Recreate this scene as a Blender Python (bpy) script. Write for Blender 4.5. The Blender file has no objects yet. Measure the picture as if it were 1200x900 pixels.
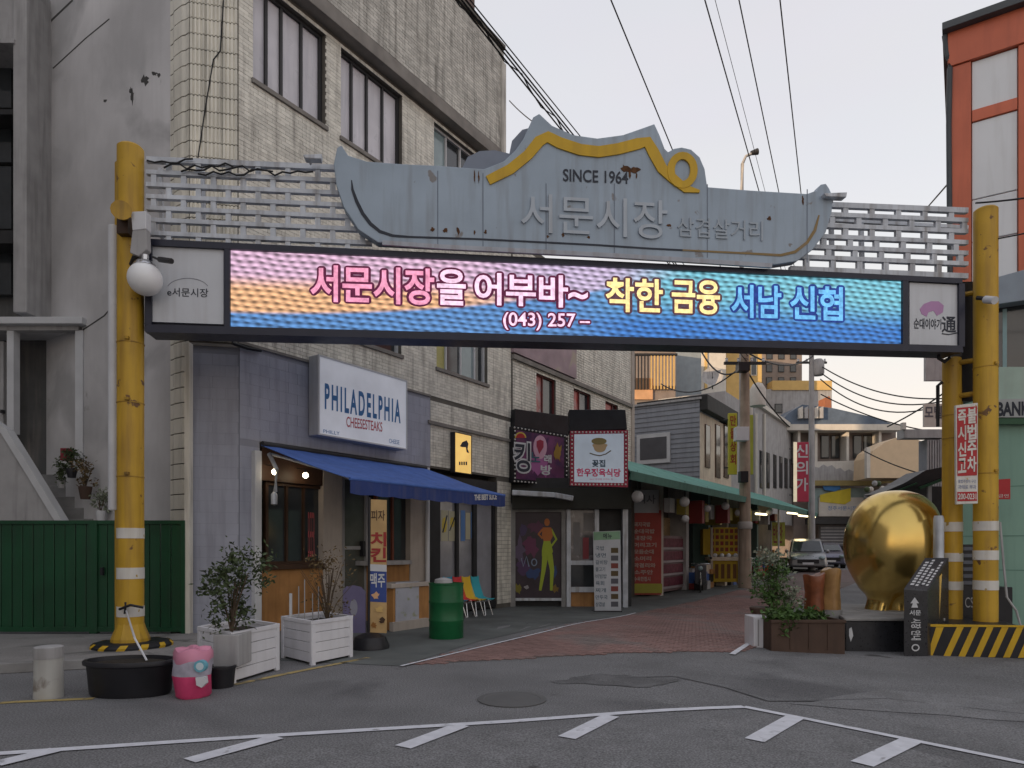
import bpy, bmesh, math, random
from mathutils import Vector, Matrix, noise
R = math.radians
rnd = random.Random(7)
C = bpy.context.scene.collection
SC = bpy.context.scene
H, F, CH = 640.0, 800.0, 1.6          # horizon row, focal length in photo pixels, eye height

# ------------------------------------------------------------------ camera, sky, sun
cam = bpy.data.cameras.new('camera'); co = bpy.data.objects.new('camera', cam); C.objects.link(co)
cam.sensor_width = 36; cam.lens = 24.0; cam.shift_y = 190 / 1200
co.location = (0, 0, CH); co.rotation_euler = (R(90), 0, 0)
cam.clip_start = 0.05; cam.clip_end = 3000
SC.camera = co
SUN_EL, SUN_AZ = 6.0, 236.0           # azimuth clockwise from +Y (the way the camera looks)
w = bpy.data.worlds.new("World"); SC.world = w; w.use_nodes = True
nt = w.node_tree; nt.nodes.clear()
out = nt.nodes.new('ShaderNodeOutputWorld'); bg = nt.nodes.new('ShaderNodeBackground')
sky = nt.nodes.new('ShaderNodeTexSky'); sky.sky_type = 'NISHITA'; sky.sun_disc = False
sky.sun_elevation = R(SUN_EL); sky.sun_rotation = R(SUN_AZ); sky.dust_density = 3.0
tc = nt.nodes.new('ShaderNodeTexCoord'); sx = nt.nodes.new('ShaderNodeSeparateXYZ')
rp = nt.nodes.new('ShaderNodeValToRGB'); mx = nt.nodes.new('ShaderNodeMix'); mx.data_type = 'RGBA'
cr = rp.color_ramp
cr.elements[0].position = 0.0; cr.elements[0].color = (.90, .74, .60, 1)
cr.elements[1].position = 1.0; cr.elements[1].color = (.54, .548, .60, 1)
e = cr.elements.new(.16); e.color = (.82, .735, .66, 1)
e = cr.elements.new(.35); e.color = (.69, .67, .68, 1)
e = cr.elements.new(.60); e.color = (.61, .61, .645, 1)
ns = nt.nodes.new('ShaderNodeTexNoise'); ns.inputs['Scale'].default_value = 2.2; ns.inputs['Detail'].default_value = 5
mp = nt.nodes.new('ShaderNodeMapping'); mp.inputs['Scale'].default_value = (1, 1, 3)
mul = nt.nodes.new('ShaderNodeMix'); mul.data_type = 'RGBA'; mul.blend_type = 'MULTIPLY'; mul.inputs['Factor'].default_value = .10
sc8 = nt.nodes.new('ShaderNodeVectorMath'); sc8.operation = 'SCALE'; sc8.inputs['Scale'].default_value = 9.0
L = nt.links.new
L(tc.outputs['Generated'], sx.inputs[0]); L(sx.outputs['Z'], rp.inputs[0])
L(tc.outputs['Generated'], mp.inputs[0]); L(mp.outputs[0], ns.inputs['Vector'])
L(rp.outputs[0], mul.inputs['A']); L(ns.outputs['Color'], mul.inputs['B'])
L(mul.outputs['Result'], sc8.inputs[0])
mx.inputs['Factor'].default_value = .85
L(sky.outputs[0], mx.inputs['A']); L(sc8.outputs[0], mx.inputs['B'])
L(mx.outputs['Result'], bg.inputs[0]); bg.inputs[1].default_value = .108
L(bg.outputs[0], out.inputs[0])
sl = bpy.data.lights.new('sun', 'SUN'); so = bpy.data.objects.new('sun', sl); C.objects.link(so)
sl.energy = 2.8; sl.angle = R(.6); sl.color = (1, .72, .45)
sd = Vector((math.sin(R(SUN_AZ)) * math.cos(R(SUN_EL)), math.cos(R(SUN_AZ)) * math.cos(R(SUN_EL)), math.sin(R(SUN_EL))))
so.rotation_euler = sd.to_track_quat('Z', 'Y').to_euler()
so.location = sd * 60
vs = SC.view_settings; vs.view_transform = 'Standard'; vs.look = 'None'; vs.exposure = 0.6; vs.gamma = 1; vs.use_curve_mapping = False

# ------------------------------------------------------------------ materials
MAT = {}
def M(name, col, rough=.8, metal=0, var=.12, scale=2.5, bump=0, bscale=40, streak=0, island=0, col2=None, c2=.5, c2s=1.5, emis=0, spec=.35, trans=0, stc=(.25,.22,.2), coat=0, speck=0, chip=None, chs=6, cht=.64):
    if name in MAT: return MAT[name]
    m = bpy.data.materials.new(name); m.use_nodes = True; n = m.node_tree.nodes; l = m.node_tree.links.new
    b = n['Principled BSDF']; MAT[name] = m
    b.inputs['Roughness'].default_value = rough; b.inputs['Metallic'].default_value = metal
    b.inputs['Specular IOR Level'].default_value = spec
    if coat: b.inputs['Coat Weight'].default_value = coat; b.inputs['Coat Roughness'].default_value = .15
    tcn = n.new('ShaderNodeTexCoord'); geo = n.new('ShaderNodeNewGeometry')
    pos = geo.outputs['Position']
    def noisen(s, d=6, vec=None, dist=0):
        q = n.new('ShaderNodeTexNoise'); q.inputs['Scale'].default_value = s; q.inputs['Detail'].default_value = d; q.inputs['Distortion'].default_value = dist
        l(vec if vec else pos, q.inputs['Vector']); return q.outputs['Fac']
    def ramp(src, a, bb):
        q = n.new('ShaderNodeMapRange'); q.inputs['From Min'].default_value = a; q.inputs['From Max'].default_value = bb; l(src, q.inputs['Value']); return q.outputs[0]
    def mix(f, a, bb, mode='MIX'):
        q = n.new('ShaderNodeMix'); q.data_type = 'RGBA'; q.blend_type = mode
        for s, v in (('Factor', f), ('A', a), ('B', bb)):
            if isinstance(v, (tuple, list)): q.inputs[s].default_value = tuple(v[:3]) + (1,)
            elif isinstance(v, (int, float)): q.inputs[s].default_value = v
            else: l(v, q.inputs[s])
        return q.outputs['Result']
    c = mix(ramp(noisen(scale, 8), .25, .75), [x * (1 - var) for x in col], [min(1, x * (1 + var)) for x in col])
    if col2: c = mix(ramp(noisen(c2s, 10, dist=.6), c2, c2 + .12), c, col2)
    if speck:
        f = ramp(noisen(62, 3), .32, .68); q = n.new('ShaderNodeMapRange'); q.inputs['To Min'].default_value = 1 - speck; q.inputs['To Max'].default_value = 1 + speck; l(f, q.inputs['Value'])
        vm = n.new('ShaderNodeVectorMath'); vm.operation = 'SCALE'; l(c, vm.inputs[0]); l(q.outputs[0], vm.inputs['Scale']); c = vm.outputs[0]
    if chip: c = mix(ramp(noisen(chs, 9, dist=.3), cht, cht + .03), c, chip)
    if streak:
        mpn = n.new('ShaderNodeMapping'); mpn.inputs['Scale'].default_value = (5, 5, .45); l(pos, mpn.inputs[0])
        f = ramp(noisen(1.6, 8, mpn.outputs[0]), .48, .75); mm = n.new('ShaderNodeMath'); mm.operation = 'MULTIPLY'; mm.inputs[1].default_value = streak; l(f, mm.inputs[0])
        c = mix(mm.outputs[0], c, stc)
    if island:
        q = n.new('ShaderNodeMapRange'); q.inputs['To Min'].default_value = 1 - island; q.inputs['To Max'].default_value = 1 + island * .6
        l(geo.outputs['Random Per Island'], q.inputs['Value'])
        vm = n.new('ShaderNodeVectorMath'); vm.operation = 'SCALE'; l(c, vm.inputs[0]); l(q.outputs[0], vm.inputs['Scale']); c = vm.outputs[0]
    l(c, b.inputs['Base Color'])
    rv = n.new('ShaderNodeMapRange'); rv.inputs['To Min'].default_value = max(0, rough - .1); rv.inputs['To Max'].default_value = min(1, rough + .1)
    l(noisen(scale * 3, 5), rv.inputs['Value']); l(rv.outputs[0], b.inputs['Roughness'])
    if bump:
        bn = n.new('ShaderNodeBump'); bn.inputs['Strength'].default_value = bump; bn.inputs['Distance'].default_value = .01
        l(noisen(bscale, 6), bn.inputs['Height']); l(bn.outputs[0], b.inputs['Normal'])
    if emis:
        l(c, b.inputs['Emission Color']); b.inputs['Emission Strength'].default_value = emis
    if trans:
        b.inputs['Alpha'].default_value = 1 - trans
    return m
def flat(name, col, rough=.6, emis=0, **k): return M(name, col, rough, var=k.pop('var', .06), emis=emis, **k)

ASPH = M('worn_asphalt', (.185, .185, .190), .88, var=.22, scale=.7, bump=1.0, bscale=90, col2=(.12, .12, .125), c2=.54, c2s=.4, speck=.45, chip=(.07, .068, .068), chs=1.1, cht=.67)
PATCH = M('patched_asphalt', (.195, .195, .20), .9, var=.15, scale=3, bump=.8, bscale=120, speck=.45, col2=(.14, .14, .143), c2=.57, c2s=.9, chip=(.08, .078, .078), chs=1.6, cht=.68)
PAVEC = M('pavement_concrete', (.26, .25, .245), .9, var=.2, scale=1.3, bump=.4, speck=.2, col2=(.12, .12, .115), c2=.55)
SHOPG = M('dark_green_paving', (.115, .125, .122), .8, var=.3, scale=1.2, bump=.3, col2=(.10, .11, .11), c2=.55)
REDB = M('red_paver', (.255, .155, .14), .85, var=.22, scale=.5, island=.16, col2=(.20, .165, .155), c2=.50, c2s=.5, speck=.2)
MORT = M('paver_joint', (.15, .12, .11), .95, var=.2)
PWHITE = M('road_paint_white', (.66, .67, .72), .7, var=.12, scale=9, col2=(.3, .3, .32), c2=.62, c2s=7, bump=.3, bscale=90)
PYEL = M('road_paint_yellow', (.42, .32, .13), .8, var=.2, scale=9, col2=(.12, .115, .11), c2=.53, c2s=5)
TILE = M('ivory_facade_tile', (.74, .715, .64), .5, var=.13, scale=1.0, island=.16, streak=.65, stc=(.25, .23, .20), spec=.4)
TILE2 = M('dirty_parapet_tile', (.54, .525, .485), .8, var=.22, scale=1.4, island=.2, streak=.8, stc=(.20, .19, .17))
GROUT = M('tile_grout', (.13, .12, .105), .9, var=.2)
BIGT = M('ribbed_corner_tile', (.76, .73, .64), .4, var=.15, scale=1.1, island=.14, streak=.5, stc=(.28, .26, .21), spec=.5)
WALLC = M('plastered_side_wall', (.60, .59, .595), .85, var=.3, scale=.45, streak=.10, stc=(.33, .325, .32), bump=.15, col2=(.45, .445, .45), c2=.55, c2s=.5, chip=(.40, .39, .385), chs=1.3, cht=.68)
GPAINT = M('grey_painted_brick', (.36, .375, .45), .6, var=.12, scale=1.2, island=.03, streak=.3, stc=(.12, .12, .14), bump=.3, bscale=30)
WFRAME = M('white_frame', (.55, .56, .58), .5, var=.1)
DFRAME = M('dark_frame', (.03, .03, .032), .5, var=.2)
CURT = M('lavender_blind', (.62, .605, .655), .3, var=.16, scale=1.2, spec=.6, streak=.55, stc=(.36, .36, .42))  # darker vertical streaks put the shade of the folds into the colour
GLASS = M('dark_glass', (.035, .04, .045), .06, var=.3, scale=1.5, spec=.8)
GLASSG = M('pale_glass', (.25, .33, .35), .1, var=.3, scale=1.5, spec=.8)
SOFF = M('soffit_concrete', (.23, .215, .20), .9, var=.25, streak=.5)
YEL = M('arch_yellow_paint', (.53, .32, .03), .5, var=.16, scale=1.6, streak=.65, stc=(.26, .14, .035), spec=.4, chip=(.14, .07, .03), chs=5, cht=.66, bump=.15, bscale=14)
YELR = M('arch_yellow_dirty', (.42, .25, .03), .5, var=.2, scale=3, streak=.8, stc=(.12, .07, .03))
RWHITE = M('reflective_white', (.66, .64, .6), .5, var=.15, streak=.5, stc=(.35, .3, .22), chip=(.4, .28, .08), chs=9, cht=.66)
STEEL = M('grey_steel_lattice', (.50, .53, .58), .5, var=.25, scale=3, streak=.7, stc=(.15, .12, .1), metal=.2)
BOARD = M('blue_grey_sheet_metal', (.325, .395, .475), .5, var=.12, scale=1.3, streak=.55, stc=(.22, .235, .255), metal=.05, chip=(.22, .21, .21), chs=3.5, cht=.67)
BOARDR = M('signboard_rim', (.38, .40, .45), .5, var=.15, scale=3, streak=.5, stc=(.2, .13, .1))
BLACK = M('black_plastic', (.018, .018, .022), .45, var=.3, scale=4)
NAVYF = M('navy_frame', (.02, .022, .04), .4, var=.2)
RUST = M('rust', (.10, .045, .02), .9, var=.5, scale=12)
MUST = M('mustard_paint', (.58, .36, .02), .5, var=.1, streak=.3, stc=(.3, .17, .03))
EMBOSS = M('embossed_letter', (.42, .47, .53), .45, var=.08, streak=.3)
DKTXT = M('dark_lettering', (.03, .035, .05), .6)
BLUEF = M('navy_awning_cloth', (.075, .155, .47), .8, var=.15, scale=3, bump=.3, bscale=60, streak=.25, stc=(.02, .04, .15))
GREENA = M('green_awning_cloth', (.115, .31, .26), .75, var=.18, scale=1, streak=.4, stc=(.04, .1, .08))
GREENF = M('green_fascia', (.08, .19, .155), .75, var=.2, scale=1, streak=.4, stc=(.03, .06, .05))
DGREEN = M('dark_green_sheet', (.007, .062, .025), .4, var=.25, scale=1.5, streak=.5, stc=(.02, .045, .03), spec=.5)
DRUMG = M('green_drum_paint', (.008, .10, .035), .4, var=.2, scale=4, col2=(.16, .22, .18), c2=.66, c2s=6)
BEIGE = M('beige_stucco', (.44, .39, .345), .85, var=.12, streak=.3, bump=.2)
ORNG = M('varnished_plywood', (.40, .20, .07), .5, var=.25, scale=2.5, streak=.4, stc=(.14, .06, .025))
DWOOD = M('dark_wood', (.055, .028, .016), .5, var=.3, scale=3)
WPL = M('white_planter_paint', (.68, .68, .72), .55, var=.08, streak=.25, stc=(.35, .34, .33), scale=3)
SOIL = M('soil', (.03, .024, .018), .95, var=.4, scale=20, bump=.8)
LEAF = M('dusty_leaf', (.06, .085, .035), .6, var=.35, scale=6, island=.5)
LEAF2 = M('fresh_leaf', (.07, .135, .035), .55, var=.3, scale=6, island=.5)
LEAFW = M('silvery_leaf', (.24, .27, .2), .6, var=.3, scale=6, island=.5)
LEAFB = M('dry_leaf', (.13, .09, .04), .8, var=.3, scale=6, island=.5)
STEM = M('brown_stem', (.09, .065, .045), .9, var=.3, scale=10)
WHITE = M('white_enamel', (.62, .63, .66), .4, var=.08)
GOLD = M('gilded_metal', (.66, .47, .15), .22, metal=.92, var=.14, scale=1.3, bump=.25, bscale=1.6, col2=(.45, .28, .06), c2=.58, c2s=1.4)
STONE = M('weathered_stone', (.25, .245, .24), .85, var=.25, scale=3, bump=.3)
BLKST = M('black_granite', (.022, .023, .028), .3, var=.3, scale=8, spec=.5)
BROWNP = M('brown_resin', (.075, .045, .032), .7, var=.2, streak=.4, stc=(.03, .02, .015))
REDP = M('red_print', (.42, .03, .035), .6, var=.1)
PINKP = M('pink_plastic', (.62, .06, .17), .4, var=.2, scale=5)
POLEC = M('utility_pole_concrete', (.34, .27, .21), .9, var=.2, streak=.5, stc=(.12, .09, .07), bump=.3)
WIRE = M('black_cable', (.02, .02, .022), .6)
ORANGEP = M('orange_cladding', (.55, .14, .075), .4, var=.15, scale=.8, streak=.3, stc=(.3, .08, .05))
PANELW = M('pale_grey_panel', (.70, .73, .77), .35, var=.07, scale=.6, streak=.15)
MINT = M('mint_green_wall', (.24, .40, .33), .7, var=.1, scale=.8, streak=.35, stc=(.16, .26, .22), bump=.1)
SIDING = M('blue_grey_siding', (.26, .275, .31), .6, var=.12, streak=.3, stc=(.1, .1, .11))
CREAM = M('cream_plaster', (.62, .53, .42), .85, var=.12, streak=.4, stc=(.25, .2, .16))
GREYW = M('grey_render', (.38, .375, .38), .85, var=.14, streak=.5, stc=(.15, .145, .14))
FARW = M('far_white_render', (.6, .57, .52), .85, var=.08, streak=.25, stc=(.4, .36, .3))
FARY = M('far_ochre_render', (.62, .42, .16), .85, var=.1)
FARB = M('far_brown_render', (.24, .20, .18), .85, var=.15, streak=.3)
FARO = M('orange_wall', (.62, .36, .2), .85, var=.15)
BLUER = M('slate_blue_roof', (.10, .135, .19), .6, var=.2)
CHROME = M('worn_chrome', (.6, .6, .62), .25, metal=.9)
SILVER = M('silver_car_paint', (.26, .27, .29), .3, metal=.4, var=.06, coat=.5)
NAVYC = M('violet_grey_car_paint', (.14, .14, .2), .3, metal=.3, coat=.5)
TYRE = M('tyre_rubber', (.02, .02, .02), .85)
BULB = flat('lit_bulb', (1, .86, .62), emis=7)
TUBE = flat('lit_tube', (1, .82, .5), emis=2.2)
GLOBE = flat('milky_globe', (.85, .86, .88), .35)
# ------------------------------------------------------------------ geometry helpers
def ss(x): x = max(0.0, min(1.0, x)); return x * x * (3 - 2 * x)
def G(X, Y):                       # height of the ground
    g = -.20 * ss((X - 1) / 5.5) * (1 - ss((Y - 13.5) / 9))
    g += -.13 * ss((Y - 13) / 5) * (1 - ss((Y - 21) / 8)) * (1 - ss((X - 5) / 4))
    g += .34 * ss((Y - 25) / 13) + .2 * ss((Y - 40) / 20)
    return g
def gp(px, py):                    # photo pixel -> point on the ground
    Y = 10.0; u = (px - 600) / F; v = (py - H) / F
    for _ in range(60):
        Y2 = (CH - G(u * Y, Y)) / v; Y = Y * .6 + Y2 * .4
    return Vector((u * Y, Y, G(u * Y, Y)))
def P3(px, py, Y): return Vector(((px - 600) / F * Y, Y, CH + (H - py) / F * Y))

class Pl:                          # a vertical plane: point, direction along it, outward normal
    def __init__(s, x, y, dx, dy, side=1):
        l = math.hypot(dx, dy); s.p = (x, y); s.d = (dx / l, dy / l); s.n = (dy / l * side, -dx / l * side)
    def at(s, a, d, z): return Vector((s.p[0] + a * s.d[0] + d * s.n[0], s.p[1] + a * s.d[1] + d * s.n[1], z))
    def a(s, px, d=0):
        u = (px - 600) / F; x0 = s.p[0] + d * s.n[0]; y0 = s.p[1] + d * s.n[1]
        return (u * y0 - x0) / (s.d[0] - u * s.d[1])
    def Y(s, px, d=0): return s.p[1] + s.a(px, d) * s.d[1] + d * s.n[1]
    def z(s, px, py, d=0): return CH + (H - py) / F * s.Y(px, d)
    def px(s, px, py, d=0): return s.at(s.a(px, d), d, s.z(px, py, d))
    def rot(s): return math.atan2(s.d[1], s.d[0])
sdir = (.552, .834)
FAC = Pl(-4.87, 12.16, *sdir)                      # long street facade, outward = towards the lane
CHF = Pl(-5.67, 12.0, .98, .199)                   # chamfered corner
SID = Pl(-5.67, 12.0, -.834, .552, -1)             # side wall of the tiled building
BM = Pl(-5.48, 10.2, 13.36, 1.7)                   # the arch
MK = Pl(2.97, 17.0, *sdir)                         # eave line of the market roofs
def FP(Y): return Pl(0, Y, 1, 0)
def PP(x, y): return Pl(x, y, .834, -.552)         # faces square to the lane

class MB:
    def __init__(s): s.v = []; s.f = []; s.uv = None
    def add(s, vs, fs):
        o = len(s.v); s.v += [tuple(v) for v in vs]; s.f += [tuple(o + i for i in f) for f in fs]; return s
    def hexa(s, p):                 # 8 points: bottom ring 0-3, top ring 4-7
        return s.add(p, [(0, 3, 2, 1), (4, 5, 6, 7), (0, 1, 5, 4), (1, 2, 6, 5), (2, 3, 7, 6), (3, 0, 4, 7)])
    def box(s, x0, x1, y0, y1, z0, z1):
        return s.hexa([(x0, y0, z0), (x1, y0, z0), (x1, y1, z0), (x0, y1, z0), (x0, y0, z1), (x1, y0, z1), (x1, y1, z1), (x0, y1, z1)])
    def pb(s, pl, a0, a1, d0, d1, z0, z1):
        return s.hexa([pl.at(a0, d1, z0), pl.at(a1, d1, z0), pl.at(a1, d0, z0), pl.at(a0, d0, z0), pl.at(a0, d1, z1), pl.at(a1, d1, z1), pl.at(a1, d0, z1), pl.at(a0, d0, z1)])
    def fb(s, pl, x0, x1, yt, yb, d0, d1):       # box given by photo pixels of its front face
        xm = (x0 + x1) / 2
        return s.pb(pl, pl.a(x0, d1), pl.a(x1, d1), d0, d1, pl.z(xm, yb, d1), pl.z(xm, yt, d1))
    def prism(s, pl, pts, d0, d1):               # outline in photo pixels on plane at d1, thickness d0..d1
        q = [(pl.a(x, d1), pl.z(x, y, d1)) for x, y in pts]; return s.prismA(pl, q, d0, d1)
    def prismA(s, pl, q, d0, d1):
        n = len(q); vs = [pl.at(a, d1, z) for a, z in q] + [pl.at(a, d0, z) for a, z in q]
        return s.add(vs, [tuple(range(n)), tuple(range(2 * n - 1, n - 1, -1))] + [(i, i + n, (i + 1) % n + n, (i + 1) % n) for i in range(n)])
    def strip(s, pl, pts, w, d0, d1, closed=False):   # ribbon along a pixel polyline
        L = []; Rr = []; n = len(pts)
        for i, (x, y) in enumerate(pts):
            if closed: a, b = pts[(i - 1) % n], pts[(i + 1) % n]
            else: a, b = pts[max(0, i - 1)], pts[min(n - 1, i + 1)]
            tx, ty = b[0] - a[0], b[1] - a[1]; l = math.hypot(tx, ty) or 1; ww = w[i] if isinstance(w, (list, tuple)) else w
            L.append((x - ty / l * ww / 2, y + tx / l * ww / 2)); Rr.append((x + ty / l * ww / 2, y - tx / l * ww / 2))
        for i in range(n if closed else n - 1):
            j = (i + 1) % n
            s.prism(pl, [L[i], L[j], Rr[j], Rr[i]], d0, d1)
        return s
    def tube(s, pts, r, n=8, cap=True):
        pts = [Vector(p) for p in pts]; rings = []
        up = Vector((0, 0, 1))
        for i, p in enumerate(pts):
            t = (pts[min(i + 1, len(pts) - 1)] - pts[max(i - 1, 0)]).normalized()
            a = t.cross(up); 
            if a.length < .05: a = t.cross(Vector((0, 1, 0)))
            a.normalize(); b = t.cross(a).normalized(); rr = r[i] if isinstance(r, (list, tuple)) else r
            rings.append([p + (a * math.cos(2 * math.pi * k / n) + b * math.sin(2 * math.pi * k / n)) * rr for k in range(n)])
        vs = [v for rg in rings for v in rg]; fs = []
        for i in range(len(pts) - 1):
            for k in range(n):
                fs.append((i * n + k, i * n + (k + 1) % n, (i + 1) * n + (k + 1) % n, (i + 1) * n + k))
        if cap: fs += [tuple(range(n)), tuple(range((len(pts) - 1) * n + n - 1, (len(pts) - 1) * n - 1, -1))]
        return s.add(vs, fs)
    def lathe(s, c, prof, n=24, sx=1, sy=1):       # prof: (r, z) from bottom to top
        vs = []; fs = []
        for r, z in prof:
            for k in range(n):
                a = 2 * math.pi * k / n; vs.append((c[0] + r * sx * math.cos(a), c[1] + r * sy * math.sin(a), c[2] + z))
        for i in range(len(prof) - 1):
            for k in range(n): fs.append((i * n + k, i * n + (k + 1) % n, (i + 1) * n + (k + 1) % n, (i + 1) * n + k))
        fs += [tuple(range(n))[::-1], tuple(range((len(prof) - 1) * n, len(prof) * n))]
        return s.add(vs, fs)
    def sphere(s, c, r, n=20, m=12, sz=1):
        return s.lathe(c, [(max(.001, r * math.sin(math.pi * i / m)), -r * sz * math.cos(math.pi * i / m)) for i in range(m + 1)], n)
    def torus(s, c, Rr, r, ax, n=24, m=8):         # ax: unit axis
        ax = Vector(ax).normalized(); u = ax.cross(Vector((0, 0, 1)))
        if u.length < .1: u = Vector((1, 0, 0))
        u.normalize(); w = ax.cross(u); c = Vector(c)
        vs = []; fs = []
        for i in range(n):
            a = 2 * math.pi * i / n; rad = u * math.cos(a) + w * math.sin(a)
            for j in range(m):
                b = 2 * math.pi * j / m; vs.append(c + rad * (Rr + r * math.cos(b)) + ax * r * math.sin(b))
        for i in range(n):
            for j in range(m): fs.append((i * m + j, ((i + 1) % n) * m + j, ((i + 1) % n) * m + (j + 1) % m, i * m + (j + 1) % m))
        return s.add(vs, fs)
    def cyl(s, c, ax, r, l, n=16):
        c = Vector(c); ax = Vector(ax).normalized(); return s.tube([c - ax * l / 2, c + ax * l / 2], r, n)
    def centre(s):
        xs = [v[0] for v in s.v]; ys = [v[1] for v in s.v]; zs = [v[2] for v in s.v]
        return Vector(((min(xs) + max(xs)) / 2, (min(ys) + max(ys)) / 2, min(zs)))

def push_back(b, dy):
    k = (b.y + dy) / b.y; return Vector((b.x * k, b.y * k, b.z))
def root_loc(o):
    while o.parent: o = o.parent
    return Vector(o.location)
def tag(o, label=None, cat=None, group=None, kind=None):
    if label: o['label'] = label
    if cat: o['category'] = cat
    if group: o['group'] = group
    if kind: o['kind'] = kind
    return o
def thing(name, label, cat, loc, group=None):
    o = bpy.data.objects.new(name, None); o.empty_display_size = .2; C.objects.link(o); o.location = loc
    return tag(o, label, cat, group)
def mesh_from(mb, mat, off, smooth=False, fix=True, name='mesh'):
    me = bpy.data.meshes.new(name)
    me.from_pydata([(v[0] - off[0], v[1] - off[1], v[2] - off[2]) for v in mb.v], [], mb.f)
    if fix and len(mb.f) < 20000:
        bm = bmesh.new(); bm.from_mesh(me); bmesh.ops.recalc_face_normals(bm, faces=bm.faces[:]); bm.to_mesh(me); bm.free()
    me.materials.append(mat)
    if smooth: me.polygons.foreach_set('use_smooth', [True] * len(me.polygons))
    me.update(); return me
def part(name, mb, mat, parent, smooth=False, bevel=0, label=None, kind=None, fix=True):
    off = root_loc(parent)
    me = mesh_from(mb, mat, off, smooth, fix, name)
    o = bpy.data.objects.new(name, me); C.objects.link(o); o.parent = parent
    if bevel: addbev(o, bevel)
    if smooth: 
        for p in (me,): p.set_sharp_from_angle(angle=R(40))
    return tag(o, label, kind=kind)
def addbev(o, wd, seg=2):
    b = o.modifiers.new('Bevel', 'BEVEL'); b.width = wd; b.segments = seg; b.limit_method = 'ANGLE'; b.angle_limit = R(40)
def single(name, mb, mat, label, cat, group=None, smooth=False, bevel=0, kind=None, fix=True):
    off = mb.centre(); me = mesh_from(mb, mat, off, smooth, fix, name)
    o = bpy.data.objects.new(name, me); C.objects.link(o); o.location = off
    if smooth: me.set_sharp_from_angle(angle=R(40))
    if bevel: addbev(o, bevel)
    return tag(o, label, cat, group, kind)
def struct(name, mb, mat, smooth=False, fix=True):
    return single(name, mb, mat, None, None, kind='structure', smooth=smooth, fix=fix)
def piece(name, me, parent, loc, rz=0, scale=None):
    o = bpy.data.objects.new(name, me); C.objects.link(o); o.parent = parent; o.location = Vector(loc) - root_loc(parent); o.rotation_euler.z = rz
    if scale: o.scale = scale
    return o
def copy_tree(o, parent=None):
    c = o.copy(); C.objects.link(c)
    if parent: c.parent = parent
    for ch in [x for x in C.objects if x.parent == o]: copy_tree(ch, c)
    return c
TXC = {}
def glyphs(txt, bold=0, res=4, sp=1):
    k = (txt, bold, sp)
    if k in TXC: return TXC[k]
    cu = bpy.data.curves.new('t', 'FONT'); cu.body = txt; cu.size = 1; cu.offset = bold; cu.space_character = sp; cu.resolution_u = res; cu.fill_mode = 'FRONT'
    ob = bpy.data.objects.new('t', cu); C.objects.link(ob)
    dg = bpy.context.evaluated_depsgraph_get(); dg.update()
    me = bpy.data.meshes.new_from_object(ob.evaluated_get(dg))
    vs = [tuple(v.co[:2]) for v in me.vertices]; fs = [tuple(p.vertices) for p in me.polygons]
    bpy.data.objects.remove(ob); bpy.data.curves.remove(cu); bpy.data.meshes.remove(me)
    TXC[k] = (vs, fs); return vs, fs
def text(parent, txt, pl, q, d, mat, name='lettering', bold=0, pad=0, thick=.004, ref=None, lbl=None, sp=1):
    """q: four photo pixels TL,TR,BR,BL of the writing; glyph outline mapped onto the plane as thin raised letters"""
    vs, fs = glyphs(txt, bold, 4, sp)
    if not vs: return None
    rv = glyphs(txt, 0, 4, sp)[0] if bold else vs
    x0 = min(v[0] for v in rv); x1 = max(v[0] for v in rv); y0 = min(v[1] for v in rv); y1 = max(v[1] for v in rv)
    TL, TR, BR, BL = [(pl.a(x, d), pl.z(x, y, d)) for x, y in q]
    P = []
    for x, y in vs:
        s = (x - x0) / (x1 - x0); t = (y - y0) / (y1 - y0)
        a = (BL[0] * (1 - s) + BR[0] * s) * (1 - t) + (TL[0] * (1 - s) + TR[0] * s) * t
        z = (BL[1] * (1 - s) + BR[1] * s) * (1 - t) + (TL[1] * (1 - s) + TR[1] * s) * t
        P.append((a, z))
    mb = MB(); mb.add([pl.at(a, d, z) for a, z in P], fs)
    if thick > .006:                                # sides for raised letters
        cnt = {}
        for f in fs:
            for i in range(len(f)):
                e = (f[i], f[(i + 1) % len(f)]); k = (min(e), max(e)); cnt[k] = cnt.get(k, 0) + 1
        n = len(P); mb.add([pl.at(a, d - thick, z) for a, z in P], [])
        mb.f += [(a, b, b + n, a + n) for (a, b), c in cnt.items() if c == 1]
    return part(name, mb, mat, parent, fix=False, label=lbl)
def rq(x0, x1, yt, yb, sl=0):                      # quad with a slope (pixels per pixel)
    return [(x0, yt), (x1, yt + sl * (x1 - x0)), (x1, yb + sl * (x1 - x0)), (x0, yb)]
def ell(cx, cy, rx, ry, n=24, a0=0, a1=360):
    m = n if a1 - a0 == 360 else n + 1
    return [(cx + rx * math.cos(R(a0 + (a1 - a0) * i / n)), cy - ry * math.sin(R(a0 + (a1 - a0) * i / n))) for i in range(m)]
def wall_cells(mb, pl, a0, a1, z0, z1, d0, d1, holes):
    """a wall slab with rectangular openings (a0,a1,z0,z1)"""
    A = sorted({a0, a1} | {h[i] for h in holes for i in (0, 1) if a0 < h[i] < a1})
    for i in range(len(A) - 1):
        am = (A[i] + A[i + 1]) / 2; zs = sorted([(h[2], h[3]) for h in holes if h[0] < am < h[1]]); z = z0
        for (b, t) in zs:
            if b > z: mb.pb(pl, A[i], A[i + 1], d0, d1, z, min(b, z1))
            z = max(z, t)
        if z < z1: mb.pb(pl, A[i], A[i + 1], d0, d1, z, z1)
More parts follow.
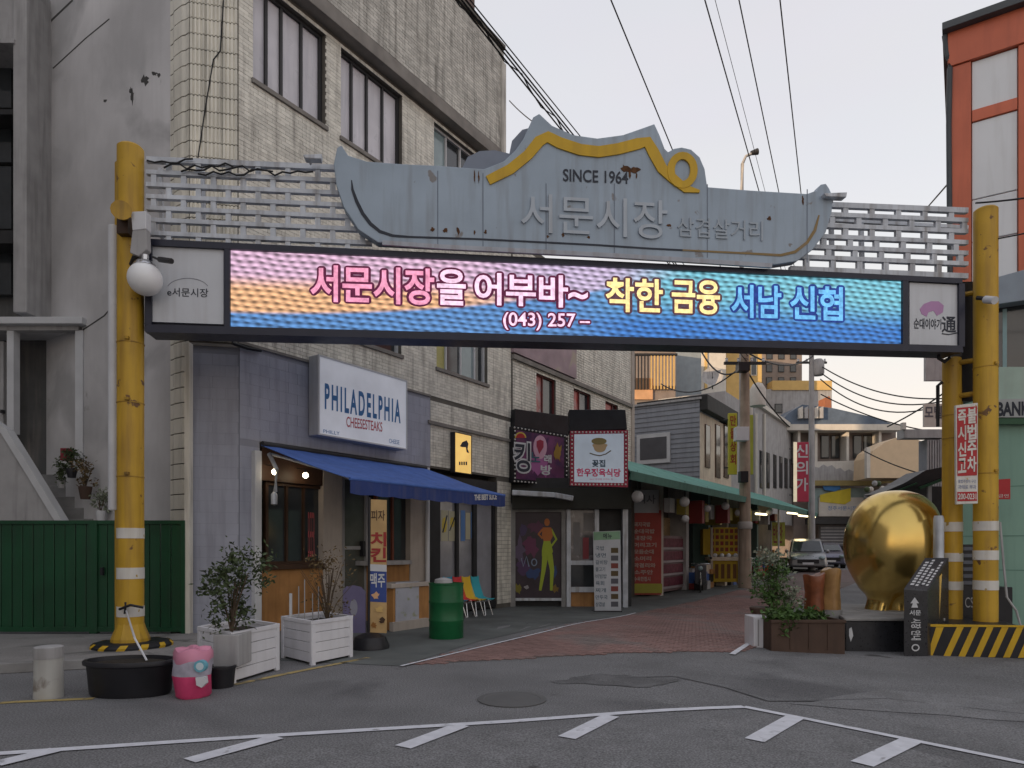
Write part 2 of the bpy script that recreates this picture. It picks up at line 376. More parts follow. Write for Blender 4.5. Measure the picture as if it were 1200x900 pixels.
def bricks(mb, pl, a0, a1, z0, z1, d, bw, bh, j, holes=(), jit=.004, stack=False, pr=.012):
    r = 0; z = z0
    while z + bh <= z1 + .001:
        zm = z + bh / 2; segs = [(a0, a1)]
        for h in holes:
            if h[2] - bh * .3 < zm < h[3] + bh * .3:
                ns = []
                for p, q in segs:
                    if h[1] <= p or h[0] >= q: ns.append((p, q)); continue
                    if h[0] > p: ns.append((p, h[0]))
                    if h[1] < q: ns.append((h[1], q))
                segs = ns
        off = 0 if (stack or r % 2 == 0) else bw / 2
        for p, q in segs:
            x = a0 - off + math.floor((p - a0 + off) / bw) * bw
            while x < q:
                l, rr = max(x, p), min(x + bw - j, q)
                if rr - l > .02:
                    k = pr + rnd.random() * jit
                    A = [pl.at(l, d + k, z), pl.at(rr, d + k, z), pl.at(rr, d + k, z + bh - j), pl.at(l, d + k, z + bh - j)]
                    B = [pl.at(l, d, z), pl.at(rr, d, z), pl.at(rr, d, z + bh - j), pl.at(l, d, z + bh - j)]
                    mb.add(A + B, [(0, 1, 2, 3), (0, 4, 5, 1), (1, 5, 6, 2), (2, 6, 7, 3), (3, 7, 4, 0)])
                x += bw
        z += bh; r += 1
def leaves(mb, c, rad, n, size, seed=0, top=0):
    r = random.Random(seed)
    blobs = [(r.uniform(-.7, .7), r.uniform(-.7, .7), r.uniform(-.8, .9), r.uniform(.25, .5)) for _ in range(12)]
    for _ in range(n):
        b = r.choice(blobs); p = Vector((r.gauss(0, 1), r.gauss(0, 1), r.gauss(0, 1))) * b[3] * .55
        p = Vector((c[0] + (b[0] + p[0]) * rad[0], c[1] + (b[1] + p[1]) * rad[1], c[2] + (b[2] + p[2]) * rad[2]))
        a = Vector((r.uniform(-1, 1), r.uniform(-1, 1), r.uniform(-.6, 1))).normalized(); q = a.cross(Vector((r.uniform(-1, 1), r.uniform(-1, 1), r.uniform(-1, 1)))).normalized()
        l = size * r.uniform(.7, 1.4); wd = l * .22
        mb.add([p, p + a * l * .5 + q * wd, p + a * l, p + a * l * .5 - q * wd], [(0, 1, 2, 3)])
def stems(mb, base, top, spread, n, r0, seed=0):
    r = random.Random(seed)
    for i in range(n):
        a = r.uniform(0, 6.28); k = r.uniform(.2, 1) * spread; h = r.uniform(.6, 1)
        p1 = Vector(base) + Vector((math.cos(a) * k * .35, math.sin(a) * k * .35, (top - base[2]) * h * .5)); p2 = Vector(base) + Vector((math.cos(a) * k, math.sin(a) * k, (top - base[2]) * h))
        mb.tube([base, p1, p2], [r0, r0 * .7, r0 * .35], 5)
# ------------------------------------------------------------------ ground, road, markings
def sheet(name, mat, xs, ys, lift=0, poly=None):
    mb = MB(); n = len(xs)
    for y in ys:
        for x in xs: mb.v.append((x, y, G(x, y) + lift))
    for j in range(len(ys) - 1):
        for i in range(n - 1): mb.f.append((j * n + i, j * n + i + 1, (j + 1) * n + i + 1, (j + 1) * n + i))
    return struct(name, mb, mat, smooth=True, fix=False)
def rng(a, b, s):
    o = []
    while a < b: o.append(a); a += s
    return o + [b]
xs = [-900, -300, -100, -50] + rng(-30, 40, .7)[1:] + [60, 120, 400, 900]
ys = [-300, -100, -40] + rng(-20, 70, .7)[1:] + [100, 200, 500, 1500]
sheet('ground', ASPH, xs, ys)
def drape(name, mat, quads, lift, th=0, n=8):
    """quads: world XY quads; each subdivided and laid on the ground"""
    mb = MB()
    for q in quads:
        o = len(mb.v)
        for j in range(n + 1):
            for i in range(n + 1):
                s, t = i / n, j / n
                x = (q[0][0] * (1 - s) + q[1][0] * s) * (1 - t) + (q[3][0] * (1 - s) + q[2][0] * s) * t
                y = (q[0][1] * (1 - s) + q[1][1] * s) * (1 - t) + (q[3][1] * (1 - s) + q[2][1] * s) * t
                mb.v.append((x, y, G(x, y) + lift))
        for j in range(n):
            for i in range(n): mb.f.append((o + j * (n + 1) + i, o + j * (n + 1) + i + 1, o + (j + 1) * (n + 1) + i + 1, o + (j + 1) * (n + 1) + i))
        if th:
            b = len(mb.v); mb.v += [(q[k][0], q[k][1], G(*q[k][:2]) + lift - th) for k in range(4)]
            co_ = [o, o + n, o + (n + 1) ** 2 - 1, o + n * (n + 1)]
            mb.f += [(co_[k], b + k, b + (k + 1) % 4, co_[(k + 1) % 4]) for k in range(4)]
    return mb
def dstruct(name, mat, quads, lift, th=0, n=8): return struct(name, drape(name, mat, quads, lift, th, n), mat, fix=False)
def gq(*pts): return [tuple(gp(*p)[:2]) for p in pts]
def gline(pts, wd):
    P = [Vector(gp(*p)[:2]) for p in pts]; qs = []
    for a, b in zip(P, P[1:]):
        t = (b - a).normalized(); nn = Vector((-t.y, t.x)) * wd / 2
        qs.append([tuple(a - nn), tuple(b - nn), tuple(b + nn), tuple(a + nn)])
    return qs
# the newer asphalt in front, with the long parking line on it
dstruct('resurfaced_road', PATCH, [gq((-260, 930), (1500, 985), (900, 838), (870, 836)), gq((-260, 930), (870, 836), (600, 848), (-260, 925))][:1], .004, n=14)
mk = gline([(-120, 892), (300, 864), (600, 846), (872, 829)], .10) + gline([(872, 829), (1290, 913)], .10)
mk2 = []
for (a, b) in [((65, 880), (-5, 897)), ((325, 865), (222, 893)), ((541, 851), (472, 877)), ((716, 840), (664, 866)), ((933, 841), (884, 869)), ((1068, 869), (1010, 897)), ((1240, 905), (1180, 940))]:
    mk2 += gline([a, b], .165)
dstruct('parking_lines', PWHITE, mk, .009, n=6)
dstruct('parking_ticks', PWHITE, mk2, .013, n=6)
def ragged(pts, seed):
    r = random.Random(seed); P = [gp(*p) for p in pts]; c = sum(P, Vector()) / len(P); o = []
    for i in range(len(P)):
        for k in range(6): o.append(P[i].lerp(P[(i + 1) % len(P)], k / 6) + Vector((r.uniform(-.05, .05), r.uniform(-.05, .05), 0)))
    return [[tuple(c[:2]), tuple(o[i][:2]), tuple(((o[i] + o[(i + 1) % len(o)]) / 2)[:2]), tuple(o[(i + 1) % len(o)][:2])] for i in range(len(o))]
P2 = M('pale_repair_asphalt', (.20, .20, .205), .92, var=.2, scale=2, bump=.8, speck=.4, col2=(.17, .17, .172), c2=.5)
P3_ = M('oil_stained_asphalt', (.115, .115, .118), .75, var=.25, scale=3, bump=.8, speck=.4, col2=(.15, .15, .153), c2=.5, c2s=3)
dstruct('road_patch', P2, ragged([(930, 826), (1290, 850), (1330, 822), (1030, 808)], 1), .0055, n=2)
dstruct('road_patch', P3_, ragged([(640, 800), (760, 806), (800, 797), (700, 790)], 2), .0055, n=2)
dstruct('kerb_line', PYEL, gline([(-60, 828), (20, 823), (110, 819)], .10) + gline([(272, 803), (350, 787), (432, 771)], .10), .006, n=6)
dstruct('lane_edge_line', PWHITE, gline([(858, 768), (882, 752), (905, 735)], .09) + gline([(470, 782), (640, 741), (745, 719)], .05), .021, n=8)
# pavement by the green gate, with a real kerb
pv = [[tuple(gp(-260, 800)[:2]), tuple(gp(122, 779)[:2]), (-6.0, 11.65), (-13, 11.65)], [tuple(gp(122, 779)[:2]), tuple(gp(262, 771)[:2]), (-4.95, 11.95), (-6.0, 11.65)]]
dstruct('gate_pavement', PAVEC, pv, .10, .14, n=8)
kerb = thing('kerb', None, None, gp(60, 782)); kerb['kind'] = 'structure'
pa, pb_ = gp(-260, 801.5), gp(262, 774)
for i in range(9):
    s0, s1 = i / 9, (i + 1) / 9 - .004
    A = pa.lerp(pb_, s0); B = pa.lerp(pb_, s1); t = (B - A).normalized(); nn = Vector((t.y, -t.x, 0)) * .14
    m = MB(); m.hexa([A + nn, B + nn, B, A, A + nn + Vector((0, 0, .13)), B + nn + Vector((0, 0, .13)), B + Vector((0, 0, .13)), A + Vector((0, 0, .13))])
    part('kerb_stone', m, STONE, kerb, bevel=.012)
# paving in front of the shops
dstruct('shop_paving', SHOPG, [gq((262, 771), (470, 781), (560, 752), (330, 752)), gq((330, 752), (560, 752), (610, 706), (470, 716)), gq((560, 752), (745, 719), (760, 694), (610, 706)),
        gq((745, 719), (872, 691), (862, 678), (760, 694))], .006, n=8)
# red brick lane
lane_l = [(470, 780), (600, 751), (745, 719), (872, 691), (905, 682), (950, 668)]
lane_r = [(872, 764), (893, 745), (925, 716), (975, 693), (1005, 682), (1014, 668)]
qs = [gq(lane_l[i], lane_r[i], lane_r[i + 1], lane_l[i + 1]) for i in range(5)]
dstruct('brick_lane', MORT, qs, .005, n=8)
def inpoly(x, y, P):
    c = False; j = len(P) - 1
    for i in range(len(P)):
        if (P[i][1] > y) != (P[j][1] > y) and x < (P[j][0] - P[i][0]) * (y - P[i][1]) / (P[j][1] - P[i][1]) + P[i][0]: c = not c
        j = i
    return c
poly = [tuple(gp(*p)[:2]) for p in lane_l[:5]] + [tuple(gp(*p)[:2]) for p in lane_r[:5][::-1]]
mb = MB(); lw, lh = .225, .112
for i in range(-40, 260):
    for j in range(-60, 110):
        a = i * lh; b = j * lw + (lw / 2 if i % 2 else 0)
        x = -2 + a * sdir[0] + b * sdir[1]; y = 8 + a * sdir[1] - b * sdir[0]
        if y < 26 and inpoly(x, y, poly):
            h = .007 + rnd.random() * .003; ha, hb = lh / 2 - .005, lw / 2 - .005
            c = [(x + p * sdir[0] + q * sdir[1], y + p * sdir[1] - q * sdir[0]) for p, q in ((-ha, -hb), (ha, -hb), (ha, hb), (-ha, hb))]
            z = G(x, y); o = len(mb.v)
            mb.v += [(cx, cy, z + .005 + h) for cx, cy in c] + [(cx, cy, z + .003) for cx, cy in c]
            mb.f += [(o, o + 3, o + 2, o + 1), (o, o + 1, o + 5, o + 4), (o + 1, o + 2, o + 6, o + 5), (o + 2, o + 3, o + 7, o + 6), (o + 3, o, o + 4, o + 7)]
print('pavers', len(mb.f) // 5)
single('paver', mb, REDB, None, None, kind='stuff', fix=False)
far = [gq(lane_l[4], lane_r[4], lane_r[5], lane_l[5])]
dstruct('far_lane', M('far_lane_surface', (.17, .13, .125), .9, var=.2), far, .009)
# cracks and a repaired strip in the old asphalt
ck = flat('tar_seam', (.095, .095, .098), .8)
def crack(pts, wd): return gline(pts, wd)
dstruct('tar_seam', ck, crack([(720, 795), (790, 793), (850, 806), (900, 822), (960, 822)], .03) + crack([(930, 822), (1040, 819), (1100, 826), (1210, 838)], .025), .007, n=3)
c = gp(600, 820); mb = MB(); mb.lathe((c.x, c.y, G(c.x, c.y)), [(.001, .004), (.36, .004), (.36, .012), (.30, .014), (.29, .010), (.001, .010)], 28)
t = single('manhole_cover', mb, flat('cast_iron', (.12, .12, .12), .7), 'round iron manhole cover set in the asphalt before the brick lane', 'manhole cover')

# ------------------------------------------------------------------ tiled building on the left
B1 = thing('tiled_building', 'tall ivory tiled corner building rising behind the left of the arch', 'building', (-4.87, 12.16, 0))
ZB, ZT = 12.1, 15.2
FA = lambda x, d=0: FAC.a(x, d)
aEnd = 8.75
w3 = [(FA(296), FA(381), 10.08, 11.95), (FA(399), FA(471), 10.08, 11.95), (FA(508), FA(558), 10.08, 11.95)]
w2 = [(FA(392), FA(470), 5.98, 7.7), (FA(511), FA(571), 5.98, 7.7)]
mb = MB(); wall_cells(mb, FAC, -.02, aEnd, 3.5, ZB, -.35, 0, w3 + w2)
aP = FA(591, .27); mb.pb(FAC, -.02, aP, -.5, .24, ZB + .3, ZT)            # parapet storey standing proud
mb.pb(FAC, FA(582), aEnd, -.35, 0, -.3, 3.5)
mb.pb(FAC, -.02, aP + .02, -.5, .30, ZT, ZT + .12)
part('wall', mb, GROUT, B1)
mb = MB(); mb.pb(FAC, -.02, aP, -9, -.36, 3.55, ZT - .02)       # rooms behind
part('core', mb, M('inner_dark', (.05, .05, .05), .9), B1)
mb = MB(); mb.pb(FAC, -.02, aP + .01, -.35, .27, ZB, ZB + .3); part('ledge', mb, SOFF, B1, bevel=.01)
mb = MB(); bricks(mb, FAC, 0.0, aEnd, 5.25, ZB - .03, .001, .2, .072, .006, w3 + w2)
bricks(mb, FAC, FA(504), aEnd, 3.55, 5.2, .001, .2, .072, .006, w2)
bricks(mb, FAC, FA(582) + .02, aEnd, 0.0, 3.5, .001, .16, .11, .008, ())
part('wall_tile', mb, TILE, B1, fix=False, kind='stuff')
mb = MB(); bricks(mb, FAC, -.02, aP, ZB + .32, ZT - .03, .241, .2, .072, .007)
part('parapet_tile', mb, TILE2, B1, fix=False, kind='stuff')
mb = MB(); mb.pb(FAC, FA(500), aEnd, 0, .07, 4.55, 4.63); part('string_course', mb, SOFF, B1)
mb = MB(); mb.pb(FAC, aP - .16, aP + .03, .0, .31, ZB - .02, ZT - .4); part('corner_pier', mb, TILE2, B1)
# ribbed corner tiles, one object each
mb = MB(); mb.pb(CHF, 0, .82, -.4, 0, -.3, 15.2); part('corner_pier', mb, GROUT, B1)
mb = MB(); mb.pb(SID, .0, .59, -.4, 0, -.3, 15.2); part('corner_pier', mb, GROUT, B1)
def ribtile(wd, ht, n):
    m = MB(); x = 0; rw = wd / n
    m.box(0, wd, -.008, .0, 0, ht)
    for i in range(n): 
        x0 = i * rw + rw * .17; x1 = (i + 1) * rw - rw * .17
        m.add([(x0, -.008, 0), (x1, -.008, 0), (x1 - rw * .12, -.034, 0), (x0 + rw * .12, -.034, 0), (x0, -.008, ht), (x1, -.008, ht), (x1 - rw * .12, -.034, ht), (x0 + rw * .12, -.034, ht)],
              [(0, 1, 2, 3), (4, 5, 6, 7), (3, 2, 6, 7), (0, 3, 7, 4), (1, 2, 6, 5)])
    return mesh_from(m, BIGT, (0, 0, 0))
rt = ribtile(.262, .252, 4); k = 0; z = 5.22
while z < 15.0:
    for i in range(3):
        o = piece('corner_tile', rt, B1, CHF.at(.008 + i * .27, .002 + rnd.random() * .003, z), CHF.rot()); k += 1
    z += .27
st = ribtile(.58, .250, 1); z = .1
sr = math.atan2(-SID.d[1], -SID.d[0])
while z < 15.0:
    piece('side_tile', st, B1, SID.at(.585, .002 + rnd.random() * .003, z), sr); z += .27
mb = MB(); mb.tube([CHF.px(262, 0, .04), CHF.px(258, 60, .04), CHF.px(250, 70, .04), CHF.px(240, 130, .04), CHF.px(232, 185, .04)], .012, 5)
part('wall_cable', mb, WIRE, B1)
# plaster side wall going back to the left
mb = MB(); mb.pb(SID, .59, 6.62, -.5, -.03, -.3, 18); part('side_wall', mb, WALLC, B1)
crk = flat('plaster_stain', (.07, .068, .066), .95)
mb = MB()
for (x, y, rx, ry, s) in ((170, 94, 5, 7, 1), (181, 86, 4, 3, 2), (155, 113, 2, 10, 3), (123, 118, 3, 2, 4), (153, 106, 2, 4, 5), (186, 88, 2, 3, 6)):
    mb = MB(); r = random.Random(s); mb.prism(SID, [(x + rx * math.cos(t) * r.uniform(.4, 1.2), y + ry * math.sin(t) * r.uniform(.4, 1.2)) for t in [i * .52 for i in range(12)]], -.031, -.027); part('wall_stain', mb, crk, B1)
for p_, w_ in (([(85, 0), (62, 22), (45, 40)], 2.0), ([(128, 22), (100, 45), (62, 80)], 1.2), ([(148, 340), (122, 370), (95, 388)], 1.5)):
    mb = MB(); mb.strip(SID, p_, w_, -.031, -.026); part('crack', mb, crk, B1)
def window(parent, pl, a0, a1, z0, z1, panes, fr, gl, d=-.12, fw=.06, sill=None, thick=None):
    mb = MB(); mb.pb(pl, a0, a1, d - .05, d + .03, z0, z0 + fw); mb.pb(pl, a0, a1, d - .05, d + .03, z1 - fw, z1)
    mb.pb(pl, a0, a0 + fw, d - .05, d + .03, z0 + fw, z1 - fw); mb.pb(pl, a1 - fw, a1, d - .05, d + .03, z0 + fw, z1 - fw)
    f = part('window', mb, fr, parent)
    m2 = MB()
    for p in panes[:-1]:
        a = a0 + (a1 - a0) * p; m2.pb(pl, a - fw * .4, a + fw * .4, d - .045, d + .02, z0 + fw, z1 - fw)
    if m2.v: part('mullion', m2, fr, f)
    prev = a0
    for i, p in enumerate(panes):
        a = a0 + (a1 - a0) * p; m3 = MB(); m3.pb(pl, prev + fw * .4, a - fw * .4, d - .04, d - .03, z0 + fw, z1 - fw)
        part('pane', m3, gl[i % len(gl)] if isinstance(gl, list) else gl, f); prev = a
    return f
window(B1, FAC, *w3[0], [.22, .42, .70, 1], DFRAME, CURT, fw=.07)
window(B1, FAC, *w3[1], [.22, .46, .72, 1], DFRAME, CURT, fw=.07)
window(B1, FAC, *w3[2], [.35, .68, 1], WFRAME, [GLASSG, GLASS, GLASS])
window(B1, FAC, *w2[0], [.5, 1], WFRAME, [GLASS, GLASS])
window(B1, FAC, *w2[1], [.24, .52, .8, 1], WFRAME, [M('yellow_sticker_glass', (.45, .42, .16), .3), GLASS, GLASSG, GLASS])
for h in w3 + w2: mb = MB(); mb.pb(FAC, h[0] - .04, h[1] + .04, -.1, .06, h[2] - .08, h[2]); part('window_sill', mb, SOFF, B1)
# grey painted brick skin of the corner shop
mb = MB(); mb.pb(CHF, -.03, .83, 0, .03, 0, 5.12); mb.pb(FAC, 0, FA(303), 0, .03, 0, 5.15); mb.pb(FAC, FA(303), FA(503), 0, .03, 3.52, 5.2)
part('painted_backing', mb, flat('painted_joint', (.28, .29, .34), .8), B1)
mb = MB(); bricks(mb, CHF, -.03, .82, 0, 5.1, .031, .42, .2, .004, pr=.002, jit=.002); bricks(mb, FAC, 0.0, FA(303), 0, 3.5, .031, .42, .2, .004, pr=.002, jit=.002)
bricks(mb, FAC, 0.0, FA(503), 3.52, 5.18, .031, .42, .2, .004, pr=.002, jit=.002)
part('painted_brick', mb, GPAINT, B1, fix=False, kind='stuff')
mb = MB(); mb.pb(CHF, -.05, .84, .0, .06, 5.12, 5.17); mb.pb(FAC, -.02, FA(503), 0, .06, 5.2, 5.25); part('coping', mb, SOFF, B1)
mb = MB(); mb.tube([FAC.px(272, 402, .08), FAC.px(290, 408, .08), FAC.px(306, 411, .09)], .03, 6); part('wall_cable', mb, WIRE, B1)
# rooftop storey
mb = MB(); mb.pb(FAC, 2.2, FA(558), -3, -.05, ZT + .12, ZT + 4); part('rooftop_storey', mb, M('rusty_sheet', (.12, .08, .07), .7, var=.3, streak=.4), B1)
for i in range(4): mb = MB(); mb.pb(FAC, 2.6 + i * 1.15, 3.6 + i * 1.15, -.05, -.03, ZT + .9, ZT + 3.6); part('rooftop_window', mb, CURT, B1)

# ---- corner shop front under the awning
S = B1
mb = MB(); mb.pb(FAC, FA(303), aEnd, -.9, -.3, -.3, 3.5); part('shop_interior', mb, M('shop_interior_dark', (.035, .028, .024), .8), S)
mb = MB(); mb.fb(FAC, 299, 307, 528, 744, .0, .14); part('shop_post', mb, WFRAME, S, bevel=.01)
mb = MB(); mb.fb(FAC, 307, 400, 525, 567, -.28, -.02); part('shop_lintel', mb, DWOOD, S)
mb = MB(); mb.fb(FAC, 307, 379, 667, 745, -.28, -.02); part('shop_apron', mb, ORNG, S)
mb = MB(); mb.fb(FAC, 306, 381, 661, 667, -.28, .09); part('window_ledge', mb, DWOOD, S, bevel=.008)
mb = MB(); mb.fb(FAC, 379, 401, 528, 738, -.28, .0); part('shop_pillar', mb, BEIGE, S)
h = (FA(311, -.1), FA(378, -.1), FAC.z(345, 661, -.1), FAC.z(345, 567, -.1))
window(S, FAC, *h, [.36, .66, 1], DWOOD, GLASS, d=-.12, fw=.06)
# door
mb = MB(); mb.fb(FAC, 401, 432, 560, 737, -.28, -.22); dr = part('shop_door', mb, M('olive_glass_door', (.10, .10, .085), .2, var=.3, spec=.7), S)
mb = MB(); mb.fb(FAC, 401, 404, 560, 737, -.22, -.16); mb.fb(FAC, 403, 430, 560, 563, -.22, -.16); mb.fb(FAC, 429, 432, 560, 737, -.22, -.16); mb.fb(FAC, 404, 429, 640, 644, -.22, -.18); part('door_frame', mb, GREYW, dr)
mb = MB(); mb.fb(FAC, 425.5, 428, 634, 652, -.2, -.1); part('door_handle', mb, BLACK, dr)
h = (FA(440, -.1), FA(480, -.1), FAC.z(462, 660, -.1), FAC.z(462, 578, -.1))
mb = MB(); mb.fb(FAC, 434, 481, 528, 578, -.28, -.04); part('shop_lintel', mb, DWOOD, S)
window(S, FAC, *h, [.5, 1], M('red_brown_frame', (.16, .045, .025), .5), GLASS, d=-.12, fw=.07)
mb = MB(); mb.fb(FAC, 434, 481, 662, 728, -.28, -.04); part('shop_apron', mb, ORNG, S)
mb = MB(); mb.fb(FAC, 432, 483, 657, 662, -.25, .18); part('window_ledge', mb, GREYW, S)
mb = MB(); mb.fb(FAC, 481, 498, 548, 724, -.28, .0); part('shop_pillar', mb, BEIGE, S)
mb = MB(); mb.tube([FAC.px(501, 548, .1), FAC.px(501, 722, .1)], .055, 10); part('downpipe', mb, WHITE, S, smooth=True)
# lettering seen in the corner shop window
text(S, 'BEER', FAC, [(361, 600), (369, 601), (369, 652), (361, 653)], -.10, flat('red_film_letter', (.4, .08, .09)), name='window_lettering')
# next shop: glass front with posters
mb = MB(); mb.fb(FAC, 504, 582, 560, 584, -.28, .02); part('shop_lintel', mb, DFRAME, S)
for (x0, x1) in ((504, 516), (535, 538), (555, 559), (578, 582)):
    mb = MB(); mb.fb(FAC, x0, x1, 584, 716, -.2, -.05); part('shop_frame', mb, DFRAME, S)
for (x0, x1, c_) in ((516, 535, 0), (538, 555, 0), (559, 578, 1)):
    mb = MB(); mb.fb(FAC, x0, x1, 584, 708, -.14, -.12); part('shop_pane', mb, [M('grey_shop_glass', (.22, .22, .24), .15, var=.2, spec=.7), M('pale_door_glass', (.3, .3, .33), .2, var=.15)][c_], S)
mb = MB(); mb.fb(FAC, 504, 582, 708, 716, -.28, -.02); part('door_sill', mb, DFRAME, S)
pw = flat('poster_paper', (.45, .42, .3)); pb2 = flat('poster_blue', (.1, .2, .42)); py_ = flat('poster_yellow', (.55, .42, .08))
for (x0, x1, y0, y1, m_) in ((517, 525, 598, 634, pw), (526, 534, 599, 634, pw), (540, 545, 598, 634, pb2), (546, 551, 601, 632, pw), (552, 555, 600, 631, pb2)):
    mb = MB(); mb.fb(FAC, x0, x1, y0, y1, -.119, -.112); part('poster', mb, m_, S)
mb = MB(); mb.prism(FAC, ell(521, 615, 3, 9, 12), -.111, -.108); mb.prism(FAC, ell(530, 612, 2.6, 6, 12), -.111, -.108); part('poster_print', mb, py_, S)
mb = MB(); mb.strip(FAC, [(519, 624), (524, 604)], 1.5, -.111, -.107); mb.strip(FAC, [(527, 622), (533, 606)], 1.2, -.111, -.107); part('poster_print', mb, DKTXT, S)

# signboard PHILADELPHIA
SG = thing('shop_signboard', 'white box signboard reading PHILADELPHIA above the blue awning', 'shop sign', FAC.at(FA(420), .1, 3.75))
z0, z1 = 3.76, 5.32; a0, a1 = FA(373, .34), FA(477, .34)
mb = MB(); mb.pb(FAC, a0, a1, .06, .32, z0, z1); part('sign_case', mb, M('sign_case_grey', (.42, .43, .46), .5, var=.1, streak=.3), SG, bevel=.015)
mb = MB(); mb.pb(FAC, a0 + .03, a1 - .03, .32, .335, z0 + .03, z1 - .03); part('sign_face', mb, M('backlit_white_face', (.72, .75, .82), .4, var=.12, scale=1.3, emis=.12), SG)
fr = MB()
for q in ((a0, a1, z0, z0 + .03), (a0, a1, z1 - .03, z1)): fr.pb(FAC, q[0], q[1], .321, .35, q[2], q[3])
fr.pb(FAC, a0, a0 + .03, .321, .35, z0 + .03, z1 - .03); fr.pb(FAC, a1 - .03, a1, .321, .35, z0 + .03, z1 - .03); part('sign_rim', fr, WFRAME, SG)
BT = flat('blue_sign_print', (.05, .18, .42)); RT_ = flat('red_sign_print', (.5, .09, .12))
text(SG, 'PHILADELPHIA', FAC, [(381, 450), (469, 470), (469, 495), (381, 478)], .342, BT, bold=.03, sp=1.35)
text(SG, 'CHEESESTEAKS', FAC, [(406, 488), (448, 495), (448, 506), (406, 500)], .342, RT_, bold=.01)
text(SG, 'PHILLY', FAC, [(379, 503), (398, 506), (398, 510), (379, 507)], .342, BT)
text(SG, 'CHEESE', FAC, [(456, 514), (468, 516), (468, 521), (456, 519)], .342, BT)
for i, (x, y) in enumerate(((395, 424), (425, 432), (455, 441))):
    mb = MB(); mb.tube([FAC.px(x, y, .0), FAC.px(x, y, .3)], .012, 5); part('bracket', mb, DFRAME, SG)

# blue awning
AW = thing('awning', 'blue cloth awning with scalloped valance and folding arms over the corner shop', 'awning', FAC.at(2.7, .1, 2.6))
n = 90; aa0, aa1 = .42, 4.95; vs = []; mb = MB()
def awp(a, s): return FAC.at(a, .06 + 2.32 * s, 3.46 - .74 * s - .05 * math.sin(math.pi * s) + .020 * abs(math.sin(a * 2.08 + .4)) * math.sin(math.pi * min(1, s * 1.1)) + .006 * math.sin(a * 23 + s * 7) * s + .005 * math.sin(a * 11 - s * 9))
for th in (0, -.012):
    for i in range(n + 1):
        for j in range(9): 
            p = awp(aa0 + (aa1 - aa0) * i / n, j / 8); vs.append((p.x, p.y, p.z + th))
K = (n + 1) * 9; fs = []
for i in range(n):
    for j in range(8):
        q = (i * 9 + j, (i + 1) * 9 + j, (i + 1) * 9 + j + 1, i * 9 + j + 1); fs.append(q); fs.append(tuple(K + t for t in q[::-1]))
for j in range(8):
    for i in (0, n): q = (i * 9 + j, i * 9 + j + 1); fs.append((q[0], q[1], K + q[1], K + q[0]))
mb.add(vs, fs); part('awning_cloth', mb, BLUEF, AW, smooth=True, fix=False)
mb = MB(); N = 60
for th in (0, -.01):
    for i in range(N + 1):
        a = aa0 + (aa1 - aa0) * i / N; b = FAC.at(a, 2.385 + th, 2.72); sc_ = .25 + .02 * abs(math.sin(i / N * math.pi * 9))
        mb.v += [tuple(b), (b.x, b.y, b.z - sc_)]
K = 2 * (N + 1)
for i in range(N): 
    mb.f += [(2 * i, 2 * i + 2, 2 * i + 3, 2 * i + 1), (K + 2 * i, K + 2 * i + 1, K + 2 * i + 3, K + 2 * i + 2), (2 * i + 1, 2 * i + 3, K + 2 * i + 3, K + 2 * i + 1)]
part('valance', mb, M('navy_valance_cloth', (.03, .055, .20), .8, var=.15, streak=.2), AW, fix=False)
mb = MB(); mb.tube([FAC.at(aa0, 2.37, 2.71), FAC.at(aa1, 2.37, 2.71)], .03, 8); part('front_bar', mb, BLUEF, AW, smooth=True)
mb = MB(); mb.tube([FAC.at(aa0, .1, 3.46), FAC.at(aa1, .1, 3.46)], .06, 10); part('roller', mb, DFRAME, AW, smooth=True)
for a in (.62, 4.7):
    mb = MB(); mb.tube([FAC.at(a, .1, 3.3), FAC.at(a + (.5 if a < 2 else -.5), 1.2, 2.95), FAC.at(a, 2.33, 2.69)], .025, 8); part('folding_arm', mb, STEEL, AW, smooth=True)
mb = MB(); mb.tube([FAC.at(.55, .12, 3.3), FAC.at(.58, .3, 3.0), FAC.at(.62, .2, 2.6)], .04, 6); mb.lathe(tuple(FAC.at(.6, .2, 2.35)), [(.01, 0), (.06, .02), (.06, .2), (.02, .25)], 10); part('crank', mb, STEEL, AW, smooth=True)
text(AW, 'THE BEST SLICE', FAC, [(556, 580), (582, 579), (582, 585), (556, 586)], 2.393, WFRAME, name='lettering', bold=.05)
for i, (x, y, d) in enumerate(((322, 553, .25), (358, 557, .25))):
    T = thing('shop_lamp', ['left bare bulb glowing under the blue awning', 'right bare bulb glowing under the blue awning'][i], 'lamp', FAC.px(x, y, d), 'bulbs under the blue awning')
    mb = MB(); mb.sphere(FAC.px(x, y, d), .055, 14, 10); part('bulb', mb, BULB, T, smooth=True)
    p = FAC.px(x, y, d); mb = MB(); mb.tube([p + Vector((0, 0, .05)), p + Vector((0, 0, .11))], .025, 8); mb.tube([p + Vector((0, 0, .11)), FAC.at(FAC.a(x, d), 0, p.z + .15)], .01, 6); part('holder', mb, BLACK, T)
    pl_ = bpy.data.lights.new('bulb_light', 'POINT'); po = bpy.data.objects.new('bulb_light', pl_); C.objects.link(po); po.parent = T; po.location = (0.0, 0, 0)
    pl_.energy = 5; pl_.color = (1, .72, .42); pl_.shadow_soft_size = .06
